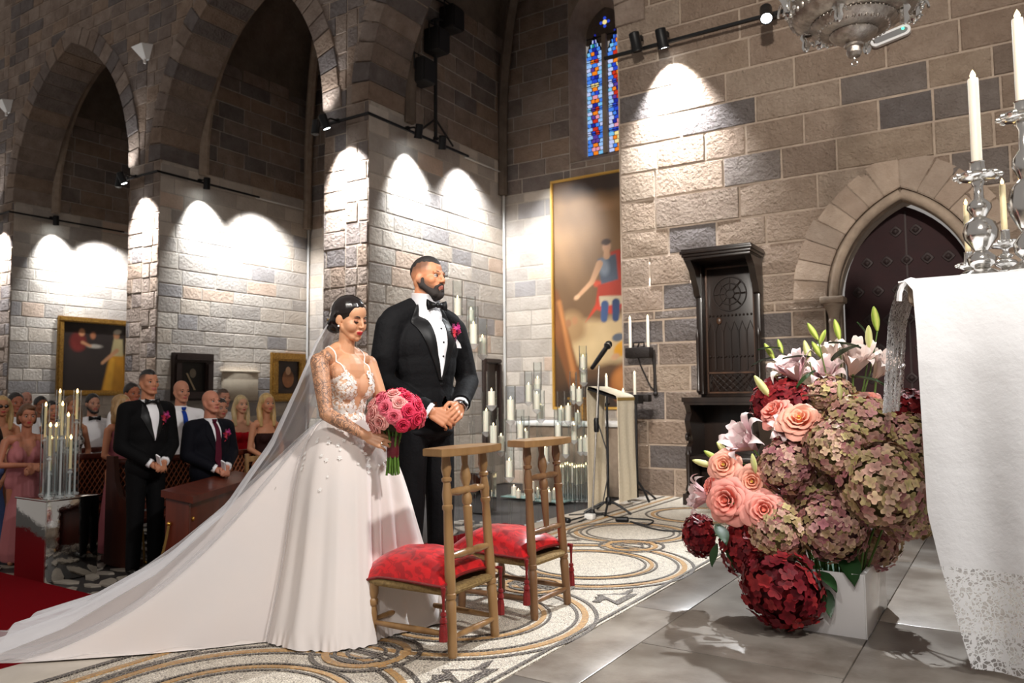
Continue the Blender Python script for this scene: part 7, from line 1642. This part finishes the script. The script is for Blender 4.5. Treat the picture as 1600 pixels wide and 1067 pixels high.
G_('woman in a black and white patterned dress behind the plinth candles', 112, 618, 8.7, 1.7, 0, False, 'vdress', S(178, 120, 90), 'long', S(120, 88, 58), S(20, 18, 18), S(190, 186, 180), extra=('print',))
G_('blonde woman in a bright red strapless dress', 376, 617, 9.6, 1.68, -10, False, 'strapless', S(214, 160, 130), 'long', S(216, 190, 140), S(170, 12, 28))
G_('blonde woman in a dark brown strapless dress nearest the bride\'s veil', 416, 614, 8.9, 1.68, -8, False, 'strapless', S(186, 128, 96), 'long', S(208, 172, 112), S(44, 24, 22), pose='clasp')
G_('dark-haired man half hidden behind the tuxedoed man\'s shoulder', 206, 598, 8.9, 1.84, -2, True, 'shirt', S(166, 100, 72), 'short', S(36, 24, 20))
G_('grey-haired man looking over the navy suit', 348, 607, 9.9, 1.8, -4, True, 'shirt', S(196, 140, 116), 'crop', S(92, 70, 56))
G_('dark-haired woman peering out behind the navy suit', 344, 622, 9.0, 1.62, -10, False, 'vdress', S(186, 130, 104), 'back', S(40, 28, 22), S(150, 156, 170))
G_('dark-haired man in a white shirt behind the short-haired woman', 25, 613, 9.0, 1.83, -6, True, 'shirt', S(166, 104, 80), 'short', S(30, 22, 20))
G_('pale bald man farthest back at the end of the nave', 41, 612, 11.6, 1.84, -6, True, 'shirt', S(206, 150, 130), None, S(120, 90, 70))
G_('dark man in a white shirt behind the plinth candles', 64, 619, 10.3, 1.78, -4, True, 'shirt', S(150, 96, 70), 'short', S(22, 18, 16))
G_('smiling woman with long black hair behind the plinth candles', 81, 626, 9.4, 1.7, -6, False, 'vdress', S(196, 134, 104), 'long', S(18, 14, 14), S(20, 18, 20))
G_('long-haired blonde woman in sunglasses at the picture edge', 3, 618, 8.6, 1.72, -12, False, 'strapless', S(186, 128, 96), 'long', S(204, 168, 110), S(196, 160, 128), shades=True)
G_('guest in a light blue dress cut by the picture edge', -14, 660, 8.2, 1.55, -8, False, 'vdress', S(186, 128, 96), 'long', S(60, 40, 30), S(110, 140, 206))
# ---------------------------------------------------------------- pews and benches
M_pew = mat('red_brown_pew', S(96, 36, 16), .4, var=(10, S(66, 22, 9), 1.1, 'grain'), coat=.2)
M_pewd = mat('dark_pew_wood', S(72, 34, 20), .42, var=(10, S(46, 20, 12), 1.1, 'grain'))
M_latt = mat('cane_lattice', S(150, 82, 44), .5)
t = thing('prayer_desk', 'solid red-brown prayer desk nearest the bride\'s train', 'pew', (-6.34, 4.74, ZN), R_(32.3)); t.scale = (.9, .83, 1.14)
mb = MB(); mb.bevbox((0, 0, .36), (.06, 1.96, .62), .006); part('panel', mb, M_pew, t)
mb = MB(); mb.add([(-.2, -1.04, .73), (.1, -1.04, .68), (.1, 1.0, .68), (-.2, 1.0, .73)], [(0, 1, 2, 3)]); thick(mb, -.05, (0, 0, 1)); part('desk_top', mb, M_pew, t, 0)
for s in (-1, 1): mb = MB(); mb.bevbox((-.06, s*.98, .34), (.22, .05, .66), .008); part('end_panel', mb, M_pew, t); mb = MB(); mb.bevbox((-.06, s*.98, .035), (.5, .09, .07), .012); part('foot', mb, M_pew, t)
mb = MB(); mb.ball((.035, -.86, .5), .018, 8, 6); part('knob', mb, mat('brass', S(196, 150, 70), .3, .9), t)
def pew(label, x, y0, y1, lat=True):
    t = thing('pew', label, 'pew', (x, (y0+y1)/2, ZN), 0, 'nave pews'); w_ = (y1-y0)/2
    mb = MB(); mb.bevbox((0, 0, .44), (.42, 2*w_, .05), .01); part('seat', mb, M_pew, t)
    for z in (.52, .98): mb = MB(); mb.bevbox((-.2, 0, z), (.045, 2*w_, .06), .008); part('back_rail', mb, M_pew, t)
    if lat:
        n = int(2*w_/.055); mb = MB(); mb.box((-.215, 0, .75), (.012, 2*w_-.06, .42)); part('back_panel', mb, M_pewd, t, 0)
        for dirn in (-1, 1):
            mb = MB()
            for k in range(-4, n+4):
                ya = -w_+k*.055; yb = ya+dirn*.26; z0, z1 = .55, .95
                y0_, y1_ = max(-w_+.03, min(w_-.03, ya)), max(-w_+.03, min(w_-.03, yb))
                if abs(y1_-y0_) < .02: continue
                z0_ = z0+(z1-z0)*(y0_-ya)/(yb-ya); z1_ = z0+(z1-z0)*(y1_-ya)/(yb-ya); mb.tube([(-.195, y0_, z0_), (-.195, y1_, z1_)], .006, 4)
            part('cane_lattice', mb, M_latt, t, 0)
    for s in (-1, 1): mb = MB(); P = [(-.26, 0), (.2, 0), (.2, .06), (.12, .1), (.14, .44), (.2, .5), (.16, .62), (-.02, .66), (-.1, .8), (-.14, 1.04), (-.26, 1.04)]; mb.prism(P, s*w_-.025, s*w_+.025, lambda u, v, d: Vector((u, d, v))); part('end_panel', mb, M_pewd, t, 30)
    return t
pew('front cane-backed pew behind the tuxedoed man', -7.2, 4.28, 8.1)
pew('second cane-backed pew among the guests', -8.2, 4.28, 8.1)
pew('third dark pew among the guests farther back', -9.25, 4.4, 8.1, False)
t = thing('prayer_desk', 'dark prayer desk end standing beside the mirrored plinth', 'pew', (-7.3, 4.34, ZN)); mb = MB(); mb.bevbox((-.02, 0, .36), (.3, .05, .7), .01); part('end_panel', mb, M_pewd, t); mb = MB(); mb.bevbox((0, 0, .035), (.56, .1, .07), .012); part('foot', mb, M_pew, t)
def rope(label, a, b):
    t = thing('barrier_rope', label, 'rope', a, 0, 'gold pew ropes'); a, b = Vector(a), Vector(b); d = b-a; P = [Vector((d.x*k/10+.04*math.sin(k/10*PI), d.y*k/10, d.z*k/10)) for k in range(11)]
    mb = MB(); mb.tube(P, .011, 6); part('cord', mb, mat('gold_cord', S(150, 116, 56), .5, .3, bump=(200, .6, 'wave')), t); mb = MB(); mb.ball((0, 0, 0), .02, 8, 6); mb.tube([P[-1]+Vector((.03*math.cos(q*.7), .03*math.sin(q*.7), .012)) for q in range(8)], .009, 6); part('hook', mb, MATS['brass'], t)
rope('thin gold rope hanging from the prayer desk beside the plinth', (-7.12, 4.36, .2), (-7.05, 4.42, ZN+.02))
rope('thin gold rope hanging from the red-brown desk front', (-5.98, 3.96, .1), (-6.12, 3.88, ZN+.02))
t = thing('rush_chair', 'light wooden chair back between the two blonde women', 'chair', (*world_at(392, 740, 8.55)[:2], ZN), R_(180))
for s in (-1, 1):
    for x_, h_ in ((-.18, 1.0), (.18, .46)): mb = MB(); mb.bevbox((x_, s*.2, h_/2), (.035, .035, h_), .006); part('leg', mb, M_oak, t)
for z_ in (.62, .78, .94): mb = MB(); mb.bevbox((-.18, 0, z_), (.022, .4, .06), .006); part('back_slat', mb, M_oak, t)
mb = MB(); mb.bevbox((0, 0, .46), (.42, .44, .03), .01); part('seat', mb, M_rush, t)
